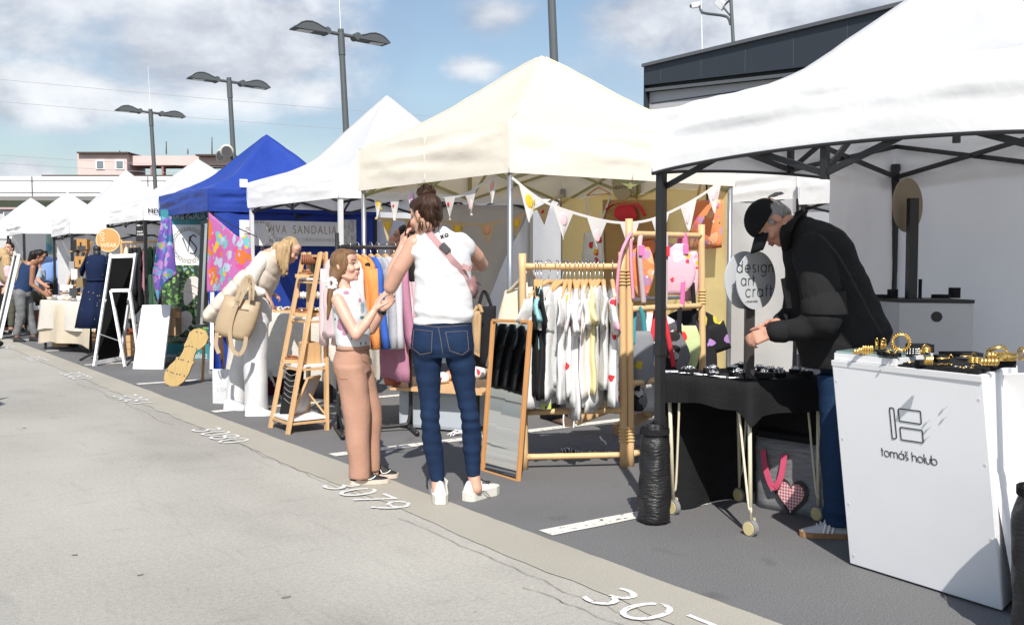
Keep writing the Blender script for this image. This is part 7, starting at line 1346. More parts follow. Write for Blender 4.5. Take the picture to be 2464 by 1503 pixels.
# ---------- girl ----------
d0=6.28; root=thing('person','girl with ponytail in white printed top and terracotta trousers looking up','person',V(*gd(895,1160).xy,0),'shoppers'); hf=(_r*.91-FH*.36+V(0,0,.13)).normalized(); hu=V(0,0,1); hu=(hu-hf*hu.dot(hf)).normalized(); bf=(_r*.86-FH*.25).normalized(); bs_=V(-bf.y,bf.x,0)
hc=J(832,641,d0); bm=B(); Q=head(bm,hc,hf,hu,.89)
chain(bm,[Q(0,-.025,-.05),J(826,686,d0),J(830,705,d0)],[.042,.040,.05])
loft(bm,[(J(832,700,d0),.07,.11),(J(842,740,d0),.085,.12),(J(848,800,d0),.085,.11),(J(850,850,d0),.085,.11)],bf,bs_)
w1=J(901,747,6.14); chain(bm,[J(813,722,6.16),J(836,768,6.12),J(857,806,6.10),J(880,778,6.11),w1],[.042,.038,.033,.031,.021]); hand(bm,w1,(J(917,712,6.16)-w1),(_r*.8+FH*.5),-_r*.5+V(0,0,.3)-FH*.5,.86,(.25,.2,.2,.25),.22,.2)
w2=J(922,744,6.34); chain(bm,[J(852,720,6.42),J(893,793,6.40),J(908,768,6.37),w2],[.042,.033,.031,.021]); hand(bm,w2,(J(945,714,6.32)-w2),-FH-_r*.2,V(0,0,1)*.3-_r,.86,(.35,.35,.4,.5),.15,.3)
chain(bm,[J(846,860,d0),J(858,1000,d0),J(864,1150,6.22)],[.05,.04,.03]); chain(bm,[J(876,870,6.36),J(900,1000,6.36),J(900,1138,6.36)],[.05,.04,.03])
fuse('body',bm,sk_g,root,.0055,4); lipg=mat('lip_rose',(.50,.24,.20),.5)
hmg=hairm('light_brown_hair',(.22,.125,.062),(.075,.04,.02)); face_parts(root,Q,hf,hu,.89,'iris_brown',hmg,lipg)
bm=B(); ax=(hf.cross(hu).normalized(),hf,hu); rt=ax[0]; near=1 if rt.dot(FH)<0 else -1
ell(bm,Q(0,-.022,.042),(.074,.084,.078),ax); ell(bm,Q(0,-.055,-.005),(.062,.052,.065),ax); ell(bm,Q(.050*near,-.010,.0),(.026,.048,.062),ax); ell(bm,Q(.046*near,-.040,-.035),(.030,.045,.05),ax); ell(bm,Q(-.045*near,-.012,.01),(.026,.05,.06),ax); ell(bm,Q(0,.034,.086),(.052,.048,.026),ax)
chain(bm,[Q(.02*near,-.07,-.03),J(806,668,6.24),J(799,682,6.22)],[.045,.036,.022])
hb_,bvh=fuse('hair',bm,hmg,root,.0055,3,lambda p,n:.003*nse(p.x*70,p.y*70,p.z*16))
bm=B(); rr=random.Random(5); ps=[]
for i in range(150):
    sx=rr.uniform(806,856); sy=600+abs(sx-832)*.10+rr.uniform(0,14); mx_=rr.uniform(802,842)-6; my=rr.uniform(634,664); ex,ey=800+rr.uniform(-3,3),680+rr.uniform(-4,4)
    ps.append([hit(bvh,(1-t)**2*sx+2*t*(1-t)*mx_+t*t*ex,(1-t)**2*sy+2*t*(1-t)*my+t*t*ey,.0015+.002*rr.random()) for t in [k/9 for k in range(10)]])
for i in range(90):
    o_=(rr.uniform(-1,1),rr.uniform(-1,1)); pp=[]
    for t in [k/8 for k in range(9)]:
        w=.020*(1-.75*max(0,t-.5)/.5)*(.7+.5*math.sin(PI*min(t*1.6,1))); x,y=798-8*t+2*math.sin(t*5),684+86*t; pp.append(J(x,y,6.21)+_r*(o_[0]*w)+FH*(o_[1]*w))
    ps.append(pp)
for i in range(0):
    ps.append([hit(bvh,848+rr.uniform(-6,6),612,.003),J(852+rr.uniform(-4,2),628,6.19),J(850+rr.uniform(-8,0),648,6.18)][::1])
strandset(bm,ps,.0026); obj('hair_strands',bm,hmg,hb_,True)
bm=B(); c=J(798,682,6.21)
for k in range(9): a=2*PI*k/9; ell(bm,c+_r*(.022*math.cos(a))+V(0,0,.026*math.sin(a)),(.018,.026,.016),(_r,FH,V(0,0,1)))
obj('scrunchie',bm,pf_white,hb_,True)
bm=B(); loft(bm,[(J(828,694,d0),.055,.06),(J(831,700,d0),.075,.11),(J(838,722,d0),.098,.135),(J(844,760,d0),.108,.135),(J(848,800,d0),.104,.13),(J(850,828,d0),.100,.125),(J(850,834,d0),.096,.122)],bf,bs_,26); chain(bm,[J(822,714,6.20),J(816,732,6.17)],[.046,.047]); chain(bm,[J(846,712,6.38),J(856,732,6.42)],[.048,.05])
tb,bvt=fuse('top',bm,tee,root,.009,4,lambda p,n:.006*nse(p.dot(_r)*5+p.z*3,p.z*9,2)+.004*nse(p.dot(_r)*12,p.z*20,4))
def oval(cx,cy,rx,ry,n=12,a0=0): return [(cx+rx*math.cos(2*PI*k/n+a0)+.15*rx*math.sin(k*2.3),cy+ry*math.sin(2*PI*k/n+a0)) for k in range(n)]
pinkp=mat('pink_blob_print',(.74,.42,.56),.85); tealp=mat('teal_blob_print',(.12,.42,.44),.85); bluep=mat('pale_blue_blob_print',(.55,.68,.72),.85)
for m_,L_ in((pinkp,((820,780,9,16),(833,704,8,5),(830,798,7,10),(866,722,4,6))),(tealp,((872,764,6,4),(869,703,4,5))),(bluep,((872,740,5,14),(860,706,12,6))),(ink,((806,768,1.5,3.5),(868,826,1.3,4),(880,826,1.2,3.5),(815,752,1.2,2.2),(846,815,1.2,3),(826,726,1.0,2)))):
    for x,y,a,b in L_:
        bm=B(); patch(bm,bvt,oval(x,y,a,b)); 
        if len(bm.verts): obj('print',bm,m_,tb)
        else: bm.free()
terra=mat('terracotta_linen',(.41,.235,.168),.95,var=.08,vs=9,bump=.15,bs=40); X,Y=bf,bs_
bm=B(); loft(bm,[(J(850,832,d0),.093,.12),(J(849,842,d0),.098,.122),(J(847,870,d0),.112,.135),(J(850,895,d0),.112,.135)],bf,bs_); 
leg(bm,[(842,880,37,-.05),(850,925,34,-.05),(856,981,31,-.05),(858,1030,29,-.05),(860,1065,27.5,-.06),(862,1110,26,-.06),(864,1151,24.5,-.06)],d0,1.0); leg(bm,[(868,880,26,.05),(885,925,22,.07),(899,981,19.5,.08),(899,1030,18,.08),(899,1065,17,.08),(900,1105,16,.08),(899,1132,14.5,.08)],d0,1.0)
pb_,bvp=fuse('trousers',bm,terra,root,.008,4,lambda p,n:.015*nse(p.dot(_r)*7,p.z*4+p.dot(_r)*6,3)+.005*nse(p.dot(_r)*13+p.z*2,p.z*5,6)+.008*nse(p.dot(_r)*7+p.z*4,p.z*6-p.dot(_r)*5,12))
bm=B(); hitline(bm,bvp,[(866,846),(872,868),(884,874)],.002); hitline(bm,bvp,[(806,902),(820,912),(836,912)],.002); obj('pocket_seam',bm,mat('terracotta_seam',(.30,.13,.07),.9),pb_); bm=B(); loft(bm,[(J(850,831,d0),.0965,.1235),(J(850,840,d0),.100,.125)],bf,bs_); obj('waistband',bm,terra,pb_,True)
blks=mat('black_mesh_shoe',(.012,.012,.013),.7,var=.3,vs=60); 
for h_,t_,lf in((gd(842,1167),gd(936,1162),0),(gd(900,1150),gd(958,1150),0)):
    s_=shoe(root,h_,t_,blks,mat('cream_sole',(.58,.50,.42),.7),.040,.085,'sneaker',lf,blkp,.026); c=h_.lerp(t_,.52); dd=(t_-h_).normalized(); out=V(dd.y,-dd.x,0); out=out if out.dot(FH)<0 else -out; bm=B(); tube(bm,bez([V(*(c-dd*.035).xy,.062)+out*.034,V(*(c-dd*.02).xy,.040)+out*.041,V(*(c+dd*.012).xy,.046)+out*.040,V(*(c-dd*.060).xy,.072)+out*.030][0:3]+[V(*(c+dd*.03).xy,.06)+out*.034],5),.003,6); obj('side_mark',bm,whframe,s_)
bm=B(); torus(bm,J(919,748,6.335),(w2-J(908,768,6.37)),.024,.008,20,8,0,2*PI,1.6); obj('wrist_watch',bm,blkp,root,True)
# ---------- blonde woman bending ----------
d0=9.25; root=thing('person','blonde woman in white trousers and beige padded vest bending over the linen table','person',V(*gd(600,990).xy,0),'shoppers'); hf=(_r*.80-FH*.12-V(0,0,.58)).normalized(); hu=(V(0,0,.80)+_r*.58); hu=(hu-hf*hu.dot(hf)).normalized()
hc=J(697,603,d0); bm=B(); Q=head(bm,hc,hf,hu,.95)
chain(bm,[Q(0,-.03,-.05),J(674,612,d0),J(656,622,d0)],[.05,.05,.06]); chain(bm,[J(652,625,d0),J(628,690,d0),J(618,730,d0)],[.11,.11,.12])
w1=J(638,708,9.03); chain(bm,[J(630,630,9.07),J(592,694,9.0),w1],[.05,.045,.027]); hand(bm,w1,(J(660,736,9.02)-w1),-V(0,0,1)*.4-_r*.7,_r,.95,(.2,.2,.25,.3),.12)
w2=J(646,704,9.32); chain(bm,[J(650,650,9.45),J(622,690,9.45),w2],[.05,.04,.026]); hand(bm,w2,_r-V(0,0,.3),-V(0,0,1),FH,.9)
chain(bm,[J(620,730,d0),J(610,860,d0),J(606,985,9.2)],[.08,.05,.04]); chain(bm,[J(603,730,9.35),J(586,860,9.41),J(568,976,9.48)],[.08,.05,.04])
fuse('body',bm,sk_w,root,.009,4); hmb=hairm('blonde_hair',(.50,.36,.20),(.24,.15,.075)); face_parts(root,Q,hf,hu,.95,'iris_brown',hmb,lipg)
bm=B(); ax=(hf.cross(hu).normalized(),hf,hu); rt=ax[0]; near=1 if rt.dot(FH)<0 else -1
ell(bm,Q(0,-.028,.042),(.080,.086,.084),ax); ell(bm,Q(.056*near,-.02,.0),(.026,.042,.07),ax); ell(bm,Q(-.056*near,-.02,.0),(.026,.042,.07),ax)
chain(bm,[J(678,596,9.14),J(675,628,9.13),J(682,664,9.14)],[.060,.040,.012]); chain(bm,[J(688,592,9.16),J(688,625,9.15),J(690,660,9.15)],[.048,.034,.010]); chain(bm,[J(670,596,9.2),J(664,612,9.2)],[.058,.045]); chain(bm,[J(690,595,9.38),J(690,640,9.38)],[.05,.02])
hb_,bvh=fuse('hair',bm,hmb,root,.008,3,lambda p,n:.005*nse(p.x*40,p.y*40,p.z*7)); bm=B(); rr=random.Random(9); ps=[]
for i in range(140): sx=rr.uniform(668,706); ex=rr.uniform(664,694); ps.append([hit(bvh,sx+(ex-sx)*t,572+92*t,.003+.003*rr.random()) for t in [k/9 for k in range(10)]])
strandset(bm,ps,.0036); obj('hair_strands',bm,hmb,hb_,True)
knit=mat('cream_knit',(.62,.59,.54),.95,var=.06,bump=.3,bs=40); puff=mat('beige_padded_nylon',(.60,.52,.44),.6,var=.06,vs=6,bump=.15,bs=25); wtr=mat('white_denim',(.62,.62,.63),.85,var=.05,bump=.15,bs=40)
bm=B(); chain(bm,[J(628,630,9.09),J(608,664,9.05),J(591,694,9.0),J(612,702,9.0),J(630,705,9.02)],[.075,.072,.066,.055,.045]); chain(bm,[J(650,650,9.42),J(625,690,9.42),J(640,704,9.34)],[.07,.06,.045]); chain(bm,[J(650,628,d0),J(626,700,d0)],[.115,.12]); fuse('jumper',bm,knit,root,.011,4,lambda p,n:.008*nse(p.x*9,p.y*9,p.z*9))
bm=B(); X2=(_r*.9-V(0,0,.45)).normalized(); X2=(_r*.86-V(0,0,.5)).normalized()
loft(bm,[(J(664,610,d0),.06,.10),(J(655,620,d0),.12,.19),(J(640,650,d0),.15,.205),(J(622,685,d0),.155,.20),(J(606,705,d0),.14,.19)],X2,FH,24)
loft(bm,[(J(622,640,9.2),.05,.10),(J(592,672,9.25),.09,.19),(J(565,705,9.25),.10,.21),(J(537,735,9.25),.10,.21),(J(508,762,9.25),.08,.20),(J(500,770,9.25),.03,.16)],(X2*.5+V(0,0,-.3)).normalized(),FH,24)
ell(bm,J(668,606,d0),(.09,.13,.06)); 
def quilt(p,n): q=(p-J(640,640,d0)).dot((_r*.55+V(0,0,.6)).normalized()); return -.010*math.exp(-(math.sin(q*22)/.35)**2)+.004*nse(p.x*14,p.y*14,p.z*14)
fuse('padded_vest',bm,puff,root,.011,3,quilt)
bm=B(); X,Y=_r,FH; loft(bm,[(J(620,708,d0),.12,.145),(J(614,740,d0),.15,.165),(J(612,775,d0),.155,.17)],_r,FH); loft(bm,[(J(612,775,9.2),.13,.13),(J(613,860,9.18),.098,.11),(J(614,930,9.17),.095,.11),(J(614,989,9.17),.112,.12)],_r,FH,22); loft(bm,[(J(602,775,9.34),.12,.12),(J(586,860,9.40),.095,.10),(J(574,920,9.45),.092,.10),(J(567,975,9.48),.10,.11)],_r,FH,22)
fuse('trousers',bm,wtr,root,.011,4,lambda p,n:.022*nse(p.dot(_r)*6,p.z*2.0,1)+.012*nse(p.dot(_r)*14,p.z*4,5))
shoe(root,gd(590,1002),gd(655,1000),whsneak,whsneak,.05,.10,'sneaker',0,whframe,.03); shoe(root,gd(541,986),gd(592,988),whsneak,whsneak,.05,.10,'sneaker',0,whframe,.03)
bm=B(); torus(bm,J(633,706,9.0),_r,.032,.007,18,6); cyl(bm,J(633,704,8.965),J(633,704,8.95),.020); obj('wrist_watch',bm,whframe,root,True)
# hand bag on her arm
tan=mat('beige_leather',(.40,.30,.19),.5,var=.07,vs=5,bump=.12,bs=25); bm=B(); loft(bm,[(J(584,718,8.9),.16,.05),(J(578,745,8.9),.17,.065),(J(568,775,8.9),.175,.075),(J(560,800,8.9),.165,.075),(J(557,812,8.9),.14,.065)],(_r*.97-V(0,0,.22)).normalized(),FH,26,.75)
t=solo('handbag',bm,tan,'beige leather handbag with long loose straps on the blonde woman arm','bag',None,True)
for pts in([(566,726),(580,690),(592,668),(600,672),(603,700),(603,722)],[(572,735),(588,700),(600,664),(608,690),(606,722)],[(575,720),(560,760),(553,800),(560,840),(576,852),(588,835),(592,810)],[(522,800),(520,830),(527,850)]):
    bm=B(); band(bm,bez([J(x,y,8.81) for x,y in pts],6),.035,.006,_r); obj('strap',bm,tan,t)
bm=B(); hit_=[J(x,y,8.835) for x,y in((560,738),(575,744),(598,746))]; tube(bm,bez(hit_,4),.004,5); obj('zip',bm,mat('zip_brown',(.2,.14,.08),.6),t)
# ---------- man at the jewellery stall ----------
d0=5.06; root=thing('person','grey haired man in black cap and black jacket bending over the jewellery table','person',V(*gd(1985,1290).xy,0),'stall holders'); th=R(60); hf=(-_r*math.cos(th)-V(0,0,1)*math.sin(th)-FH*.10).normalized(); hu=(-_r*math.sin(th)+V(0,0,1)*math.cos(th)); hu=(hu-hf*hu.dot(hf)).normalized()
hc=J(1853,533,5.0); bm=B(); Q=head(bm,hc,hf,hu,1.02,True)
chain(bm,[Q(0,-.03,-.05),J(1890,548,5.02),J(1915,560,5.04)],[.058,.058,.07]); X,Y=_r,FH
loft(bm,[(J(1940,560,d0),.08,.12),(J(1975,640,d0),.12,.15),(J(2015,740,d0),.13,.15),(J(2035,850,d0),.10,.12),(J(2030,900,d0),.08,.10)],_r,FH)
w1=J(1858,799,4.86); chain(bm,[J(1962,620,4.88),J(1985,775,4.80),w1],[.055,.045,.030]); hand(bm,w1,(J(1812,815,4.88)-w1),(FH*.75-V(0,0,.5)),(V(0,0,.8)+FH*.4),1.02,(.55,.75,.85,.9),.05,.75)
w2=J(1862,782,5.02); chain(bm,[J(1920,700,5.22),J(1915,760,5.16),w2],[.05,.045,.029]); hand(bm,w2,(J(1815,800,4.98)-w2),(-FH*.7-V(0,0,.4)),(V(0,0,.8)-FH*.2),1.0,(.5,.65,.75,.8),.05,.7)
chain(bm,[J(2025,890,d0),J(2015,1060,d0),J(2012,1255,d0)],[.07,.05,.04]); chain(bm,[J(2040,890,5.2),J(2050,1060,5.2),J(2050,1240,5.2)],[.07,.05,.04])
fuse('body',bm,sk_m,root,.006,4); hmm_=hairm('grey_hair',(.34,.33,.32),(.12,.12,.12)); face_parts(root,Q,hf,hu,1.02,'iris_grey',hmm_,mat('lip_pale',(.38,.16,.13),.55))
bm=B(); ax=(hf.cross(hu).normalized(),hf,hu); rt=ax[0]; near=1 if rt.dot(FH)<0 else -1
ell(bm,Q(0,-.040,.012),(.080,.070,.072),ax); ell(bm,Q(0,-.070,-.025),(.058,.036,.052),ax)
for k in(-1,1): ell(bm,Q(.064*k,-.034,.012),(.018,.032,.034),ax); ell(bm,Q(.0655*k,.016,.008),(.010,.012,.026),ax)
hb_,bvh=fuse('hair',bm,hmm_,root,.006,3,lambda p,n:.004*nse(p.x*60,p.y*60,p.z*20)); bm=B(); rr=random.Random(13); ps=[]
for i in range(110):
    sx=rr.uniform(1850,1890); sy=rr.uniform(484,520); ps.append([hit(bvh,sx+(8+6*rr.random())*t,sy+30*t,.002+.003*rr.random()) for t in(0,.25,.5,.75,1)])
for i in range(0): sx=rr.uniform(1822,1846); sy=rr.uniform(525,555); ps.append([hit(bvh,sx-5*t,sy+14*t,.002+.002*rr.random()) for t in(0,.3,.6,1)])
for i in range(46): b_=Q(.02*rr.uniform(-1,1),-.092,.062); k_=rr.uniform(.5,1.2); ps.append([b_,b_-hf*.016*k_,b_-hf*.026*k_+_r*.012,b_-hf*.030*k_+_r*.034*k_,b_-hf*.022*k_+_r*.052*k_])
strandset(bm,ps,.0022); obj('hair_strands',bm,hmm_,hb_,True)
blkcap=mat('black_cap_cotton',(.010,.010,.011),.9,var=.3,bump=.2,bs=80); bm=B(); rs=[]
for j in range(10):
    e=R(90*j/9.2); rs.append([Q(0,.004,.034)+ax[0]*(.085*math.cos(e)*math.cos(a))+ax[1]*(.106*math.cos(e)*math.sin(a))+ax[2]*(.094*math.sin(e)) for a in [2*PI*k/32 for k in range(32)]])
rs=[[p-hu*.004 for p in rs[0]]]+rs; rings(bm,rs); cp=obj('cap',bm,blkcap,root,True)
bm=B(); rs=[]
for t in(0,.2,.4,.6,.8,1):
    y=.092+.090*t; w=.078*(1-.35*t**3); rs.append([Q(w*s_,y-.02*abs(s_)**2.2*(1+t*.6),.030-.022*t-.030*abs(s_)**2+.0) for s_ in [i/6-1 for i in range(13)]]+[Q(w*s_,y-.02*abs(s_)**2.2*(1+t*.6),.024-.022*t-.030*abs(s_)**2) for s_ in [1-i/6 for i in range(13)]])
rings(bm,rs); obj('cap_brim',bm,blkcap,cp,True)
jack=mat('black_jacket_cotton',(.014,.014,.015),.9,var=.25,vs=6,bump=.25,bs=30)
bm=B(); def_=[(522,1905,1950,.07),(538,1890,1998,.13),(560,1884,2026,.20),(590,1884,2046,.235),(640,1891,2066,.235),(703,1899,2098,.225),(760,1907,2128,.225),(795,1914,2145,.225),(830,1919,2128,.215),(868,1926,2100,.20),(884,1930,2090,.19)]
loft(bm,[(J((a+b)/2,y,d0),(b-a)/2/FD*d0,ry) for y,a,b,ry in def_],_r,FH,30)
chain(bm,[J(1955,606,4.90),J(1972,690,4.83),J(1980,768,4.80)],[.098,.100,.090]); chain(bm,[J(1980,770,4.80),J(1930,790,4.82),J(1878,797,4.86)],[.074,.060,.050]); chain(bm,[J(1930,610,5.22),J(1915,755,5.16),J(1880,775,5.06)],[.09,.07,.05])
def jd(p,n): return .010*nse(p.dot(_r)*4,p.z*5,2)+.007*nse(p.dot(_r)*9+p.z*5,p.z*12,7)+.003*nse(p.dot(_r)*25,p.z*22,3)
jb,bvj=fuse('jacket',bm,jack,root,.009,4,jd)
bm=B(); loft(bm,[(J(1981,700,4.83),.103,.103),(J(1983,752,4.80),.108,.104),(J(1984,756,4.80),.106,.102)],_r,FH,24); obj('sleeve_layer',bm,jack,jb,True)
bm=B(); chain(bm,[J(1884,797,4.855),J(1868,798,4.86)],[.056,.053]); obj('cuff',bm,jack,jb,True)
bm=B(); 
for k in(-1,1): band(bm,bez([J(1895,600,5.04-.16*0+.06*k),J(1890,560,5.0+.08*k),J(1908,530,5.02+.07*k),J(1935,515,5.05+.04*k)],6),.055,.012,(_r*.75+V(0,0,.5)))
obj('collar',bm,jack,jb,True); bm=B(); prism(bm,[J(1896,668,4.90),J(1881,671,4.92),J(1893,742,4.93),J(1906,741,4.92)],FH*.02); obj('lapel',bm,jack,jb)
bm=B(); loft(bm,[(J(2030,842,5.1),.125,.15),(J(2030,905,5.1),.115,.145)],_r,FH); loft(bm,[(J(2016,900,5.02),.105,.11),(J(2016,1000,5.03),.090,.095),(J(2014,1120,5.04),.078,.085),(J(2016,1215,5.05),.074,.08),(J(2018,1262,5.05),.078,.085)],_r,FH,22); loft(bm,[(J(2045,900,5.2),.10,.11),(J(2055,1100,5.22),.08,.085),(J(2058,1250,5.22),.078,.08)],_r,FH,22)
fuse('jeans',bm,denim2,root,.009,4,folds(V(0,0,1),.008,6,.004,20,[(.12,.08,.006,70)],5))
greyl=mat('grey_suede',(.46,.46,.46),.7,var=.06); s_=shoe(root,gd(2042,1296),gd(1925,1290),greyl,mat('gum_sole',(.30,.16,.07),.6),.048,.095,'sneaker',0,whframe,.026); shoe(root,gd(2075,1262),gd(1985,1258),greyl,mat('gum_sole',(.3,.16,.07)),.048,.095,'sneaker',0,whframe,.026)
bm=B(); h_,t_=gd(2042,1296),gd(1925,1290); dd=(t_-h_).normalized(); out=V(dd.y,-dd.x,0); out=out if out.dot(FH)<0 else -out
for k in range(3): c=h_.lerp(t_,.36+.09*k); tube(bm,[V(*c.xy,.032)+out*.044,V(*(c-dd*.012).xy,.075)+out*.030],.005,6)
obj('side_stripe',bm,whframe,s_)
# ---------- smaller figures ----------
def simple(label,d,hd,hf,neck,sh,hip,arms,legs,hairc,skin,topm,botm,shoes,hs=.95,hairx=(),group='visitors farther down the row',vox=.014,skirt=None,topr=(.17,.11),hipr=.15,shoem=None,tank=False,bun=None):
    root=thing('person',label,'person',V(*J(*hip,d).xy,0),group); hf=hf.normalized(); hu=V(0,0,1)-hf*hf.z; hu.normalize(); bm=B(); Q=head(bm,J(*hd,d),hf,hu,hs)
    chain(bm,[Q(0,-.02,-.05),J(*neck,d)],[.05,.055]); cap(bm,J(*neck,d),J(*sh,d),.09,.11); cap(bm,J(*sh,d),J(*hip,d),.12,.12)
    for a in arms:
        P=[J(x,y,d+z) for x,y,z in a]; chain(bm,P,[.05,.042,.028][:len(P)]); dd=(P[-1]-P[-2]).normalized(); hand(bm,P[-1],dd,FH if abs(dd.dot(FH))<.9 else V(0,0,-1),V(0,0,1),.95,(.3,.35,.4,.4))
    for l in legs: chain(bm,[J(x,y,d+z) for x,y,z in l],[.085,.055,.042])
    body,_=fuse('body',bm,skin,root,vox*.7,4); face_parts(root,Q,hf,hu,hs,'iris_brown',hairc,lipg)
    r=hf.cross(hu); ax=(r,hf,hu); bm=B(); ell(bm,Q(0,-.03,.045),(.085,.088,.086),ax); ell(bm,Q(0,-.055,-.01),(.072,.052,.07),ax)
    for a,ra in hairx: chain(bm,[J(x,y,d+z) for x,y,z in a],ra)
    hh,bh_=fuse('hair',bm,hairc,root,vox*.7,2,lambda p,n:.006*nse(p.x*30,p.y*30,p.z*8))
    if topm:
        S_=J(*sh,d); H_=J(*hip,d); bm=B(); t_=(H_-S_).normalized(); X_=(_r-t_*_r.dot(t_)).normalized(); Y_=FH
        loft(bm,[(S_-t_*.06,topr[0]*.55,topr[1]*.7),(S_-t_*.02,topr[0]*.95,topr[1]),(S_+t_*.10,topr[0]*.98,topr[1]*1.1),(S_.lerp(H_,.55),topr[0]*.88,topr[1]*1.1),(H_,topr[0]*.98,topr[1]*1.2)],X_,Y_,24)
        if not tank:
            for a in arms: P=[J(x,y,d+z) for x,y,z in a]; cap(bm,P[0],P[0].lerp(P[1],.55),.072,.066)
        fuse('top',bm,topm,root,vox,3,lambda p,n:.008*nse(p.x*8,p.y*8,p.z*8))
    bm=B(); H_=J(*hip,d)
    if skirt: loft(bm,[(H_+V(0,0,.05),hipr*.85,.12)]+[(J(x,y,d),rr_,rr_*.8) for x,y,rr_ in skirt],_r,FH,24)
    else:
        loft(bm,[(H_+V(0,0,.06),hipr*.88,.12),(H_,hipr,.135),(H_-V(0,0,.10),hipr*1.02,.14)],_r,FH,24)
        for l in legs:
            P=[J(x,y,d+z) for x,y,z in l]; chain(bm,[P[0],P[1],P[2]+V(0,0,.07)],[.105,.075,.062])
    fuse('skirt' if skirt else 'trousers',bm,botm,root,vox,3,lambda p,n:.008*nse(p.x*7,p.y*7,p.z*12)); 
    for s in shoes: shoe(root,gd(*s[0]),gd(*s[1]),shoem or blks,shoem or blkp,.048,.08,'shoe',0,None,.02)
    return root,Q,hf
acid=mat('acid_wash_denim',(.16,.165,.17),.9,var=.55,vs=9,bump=.3,bs=60); nav=mat('navy_cotton',(.018,.04,.10),.9,var=.1,bump=.2,bs=20); hmk=hairm('black_hair',(.02,.014,.011),(.006,.005,.004))
simple('woman in navy tank top and grey acid wash jeans leaning over the ceramics table',17.8,(96,618),_r*.8+FH*.15-V(0,0,.5),(82,630),(71,640),(54,700),[[(79,644,-.15),(76,684,-.15),(106,707,-.1)],[(66,646,.2),(76,684,.25),(104,702,.2)]],[[(48,708,-.1),(50,760,-.1),(40,812,-.1)],[(62,708,.1),(72,760,.1),(81,810,.1)]],hmk,sk_t,nav,acid,[((33,823),(61,823)),((72,821),(108,822))],.95,[([(90,612,0),(80,628,0),(86,634,0)],[.09,.075,.05]),([(80,612,-.05),(73,626,-.05)],[.07,.05])],hipr=.155,topr=(.16,.12),tank=True)
root,Q,hf_=simple('woman with dark sunglasses, white top and black skirt standing inside the ceramics stall',20.3,(151,590),-FH-_r*.15,(150,606),(149,618),(146,668),[[(160,618,-.1),(162,645,-.15),(146,651,-.22)],[(138,618,-.1),(134,645,-.1),(142,652,-.22)]],[[(148,680,0),(148,730,0),(148,765,0)]],hairm('auburn_hair',(.22,.09,.04),(.08,.03,.015)),sk_w,wht,blackc,[],.95,[([(142,590,.02),(141,604,.04)],[.05,.045]),([(160,590,.02),(160,604,.04)],[.05,.045])],skirt=[(146,700,.20),(146,735,.22)],topr=(.16,.11))
bm=B(); r_=hf_.cross(V(0,0,1)); 
for k in(-1,1): ell(bm,Q(.032*k,.088,.010),(.030,.008,.022),(r_,hf_,V(0,0,1)))
cyl(bm,Q(-.03,.09,.014),Q(.03,.09,.014),.004); obj('sunglasses',bm,blkp,root,True)
simple('blonde woman in a pale pink top and black trousers at the left picture edge',18.6,(12,612),_r*.7+FH*.6,(10,632),(8,645),(6,690),[[(18,648,-.15),(22,675,-.15),(14,690,-.2)]],[[(4,700,-.1),(4,750,-.1),(4,795,-.1)],[(12,700,.1),(14,750,.1),(14,790,.1)]],hairm('golden_hair',(.48,.34,.18),(.22,.14,.06)),sk_w,mat('pale_pink_jersey',(.62,.42,.44),.9),blackc,[((-4,806),(20,806))],.95,[([(8,612,-.02),(14,640,-.06)],[.10,.06]),([(16,620,-.05),(20,636,-.06)],[.06,.05])])
simple('dark haired woman with a top knot behind the blonde at the left picture edge',20.5,(22,598),-_r*.2-FH,(21,612),(21,622),(20,665),[[(30,625,-.1),(33,645,-.2),(26,655,-.25)]],[[(20,675,0),(20,720,0),(20,765,0)]],hmk,sk_w,mat('beige_jersey',(.40,.30,.22),.9),blackc,[],.95,[([(22,586,0),(22,578,0)],[.06,.04])])
simple('seated visitor in grey blue T-shirt and olive trousers behind the woman in the tank top',18.9,(86,622),_r*.8-FH*.3,(86,640),(88,652),(90,708),[[(92,655,-.2),(92,676,-.3),(104,684,-.35)],[(82,655,.1),(100,690,.0),(112,700,-.1)]],[[(84,712,-.15),(30,722,-.3),(27,790,-.3)],[(94,712,.1),(56,722,.0),(54,785,.0)]],hairm('brown_hair',(.10,.05,.03),(.03,.015,.01)),sk_m,mat('grey_blue_cotton',(.34,.40,.48),.9,bump=.2),mat('olive_cotton',(.075,.075,.055),.9),[((22,802),(40,803)),((46,798),(64,798))],.95)
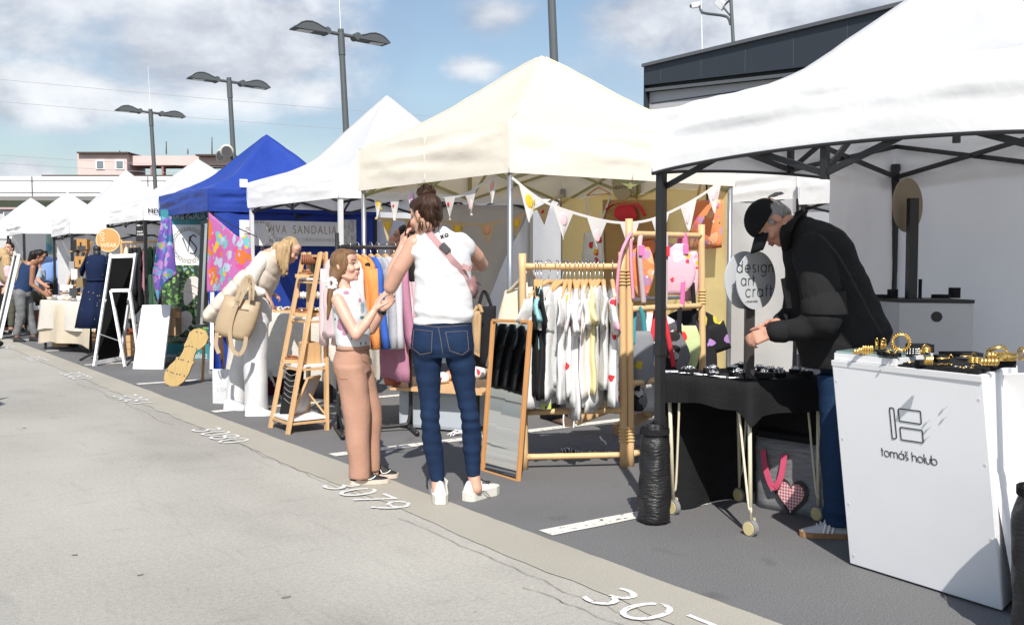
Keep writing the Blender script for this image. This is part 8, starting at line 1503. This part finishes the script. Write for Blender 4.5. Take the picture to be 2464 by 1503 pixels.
bm=B(); p=J(92,735,18.95); cyl(bm,V(p.x,p.y,0),V(p.x,p.y,.40),.17,.19); cyl(bm,V(p.x,p.y,.40),V(p.x,p.y,.44),.2); solo('stool',bm,mat('stool_wood',(.16,.06,.03),.6),'dark round stool under the seated visitor','stool')
simple('dark haired woman with raised hand behind the black clothes rail',11.2,(966,572),_r*-.75-FH*.4,(972,596),(974,612),(972,700),[[(955,622,-.1),(948,655,-.15),(944,600,-.2)],[(992,622,.1),(996,660,.1),(985,690,0)]],[[(965,720,-.1),(965,800,-.1),(965,880,-.1)],[(980,720,.1),(980,800,.1),(980,880,.1)]],hmk,sk_m,blackc,blackc,[],.95,[([(975,560,0),(982,600,.05)],[.09,.06])],group='stall holders',vox=.012)
# kneeling stall holder behind the T-shirts
simple('stall holder kneeling in black behind the T-shirt rack, shoe sole towards the lane',8.6,(1398,818),FH-_r*.3-V(0,0,.4),(1395,842),(1390,856),(1365,945),[[(1375,870,-.1),(1400,920,.1),(1420,950,.2)]],[[(1358,955,-.12),(1320,1000,.22),(1366,1010,-.22)],[(1375,958,.12),(1415,992,.35),(1405,1008,.0)]],hmk,sk_w,blackc,blackc,[],.95,group='stall holders',vox=.012,hipr=.16)
o=[c for c in C.objects if c.get('label','').startswith('stall holder kneeling')][0]; bm=B(); c=J(1368,1008,8.36); dz=V(0,0,1); loft(bm,[(c+FH*.03,.045,.10),(c,.05,.115),(c-FH*.02,.048,.11)],_r,dz,22); s_=obj('sneaker',bm,mat('dark_sneaker',(.05,.05,.05),.7),o,True); bm=B(); loft(bm,[(c-FH*.019,.040,.10),(c-FH*.03,.036,.095)],_r,dz,22); obj('sole',bm,mat('brown_sole',(.10,.07,.05),.8,var=.4,vs=50),s_); bm=B()
for k in(-1,1): tube(bm,bez([c-FH*.028+_r*(.036*k)+V(0,0,-.09),c-FH*.030+_r*(.044*k),c-FH*.028+_r*(.036*k)+V(0,0,.085)],5),.007,6)
obj('sole_edge',bm,whframe,s_,True)
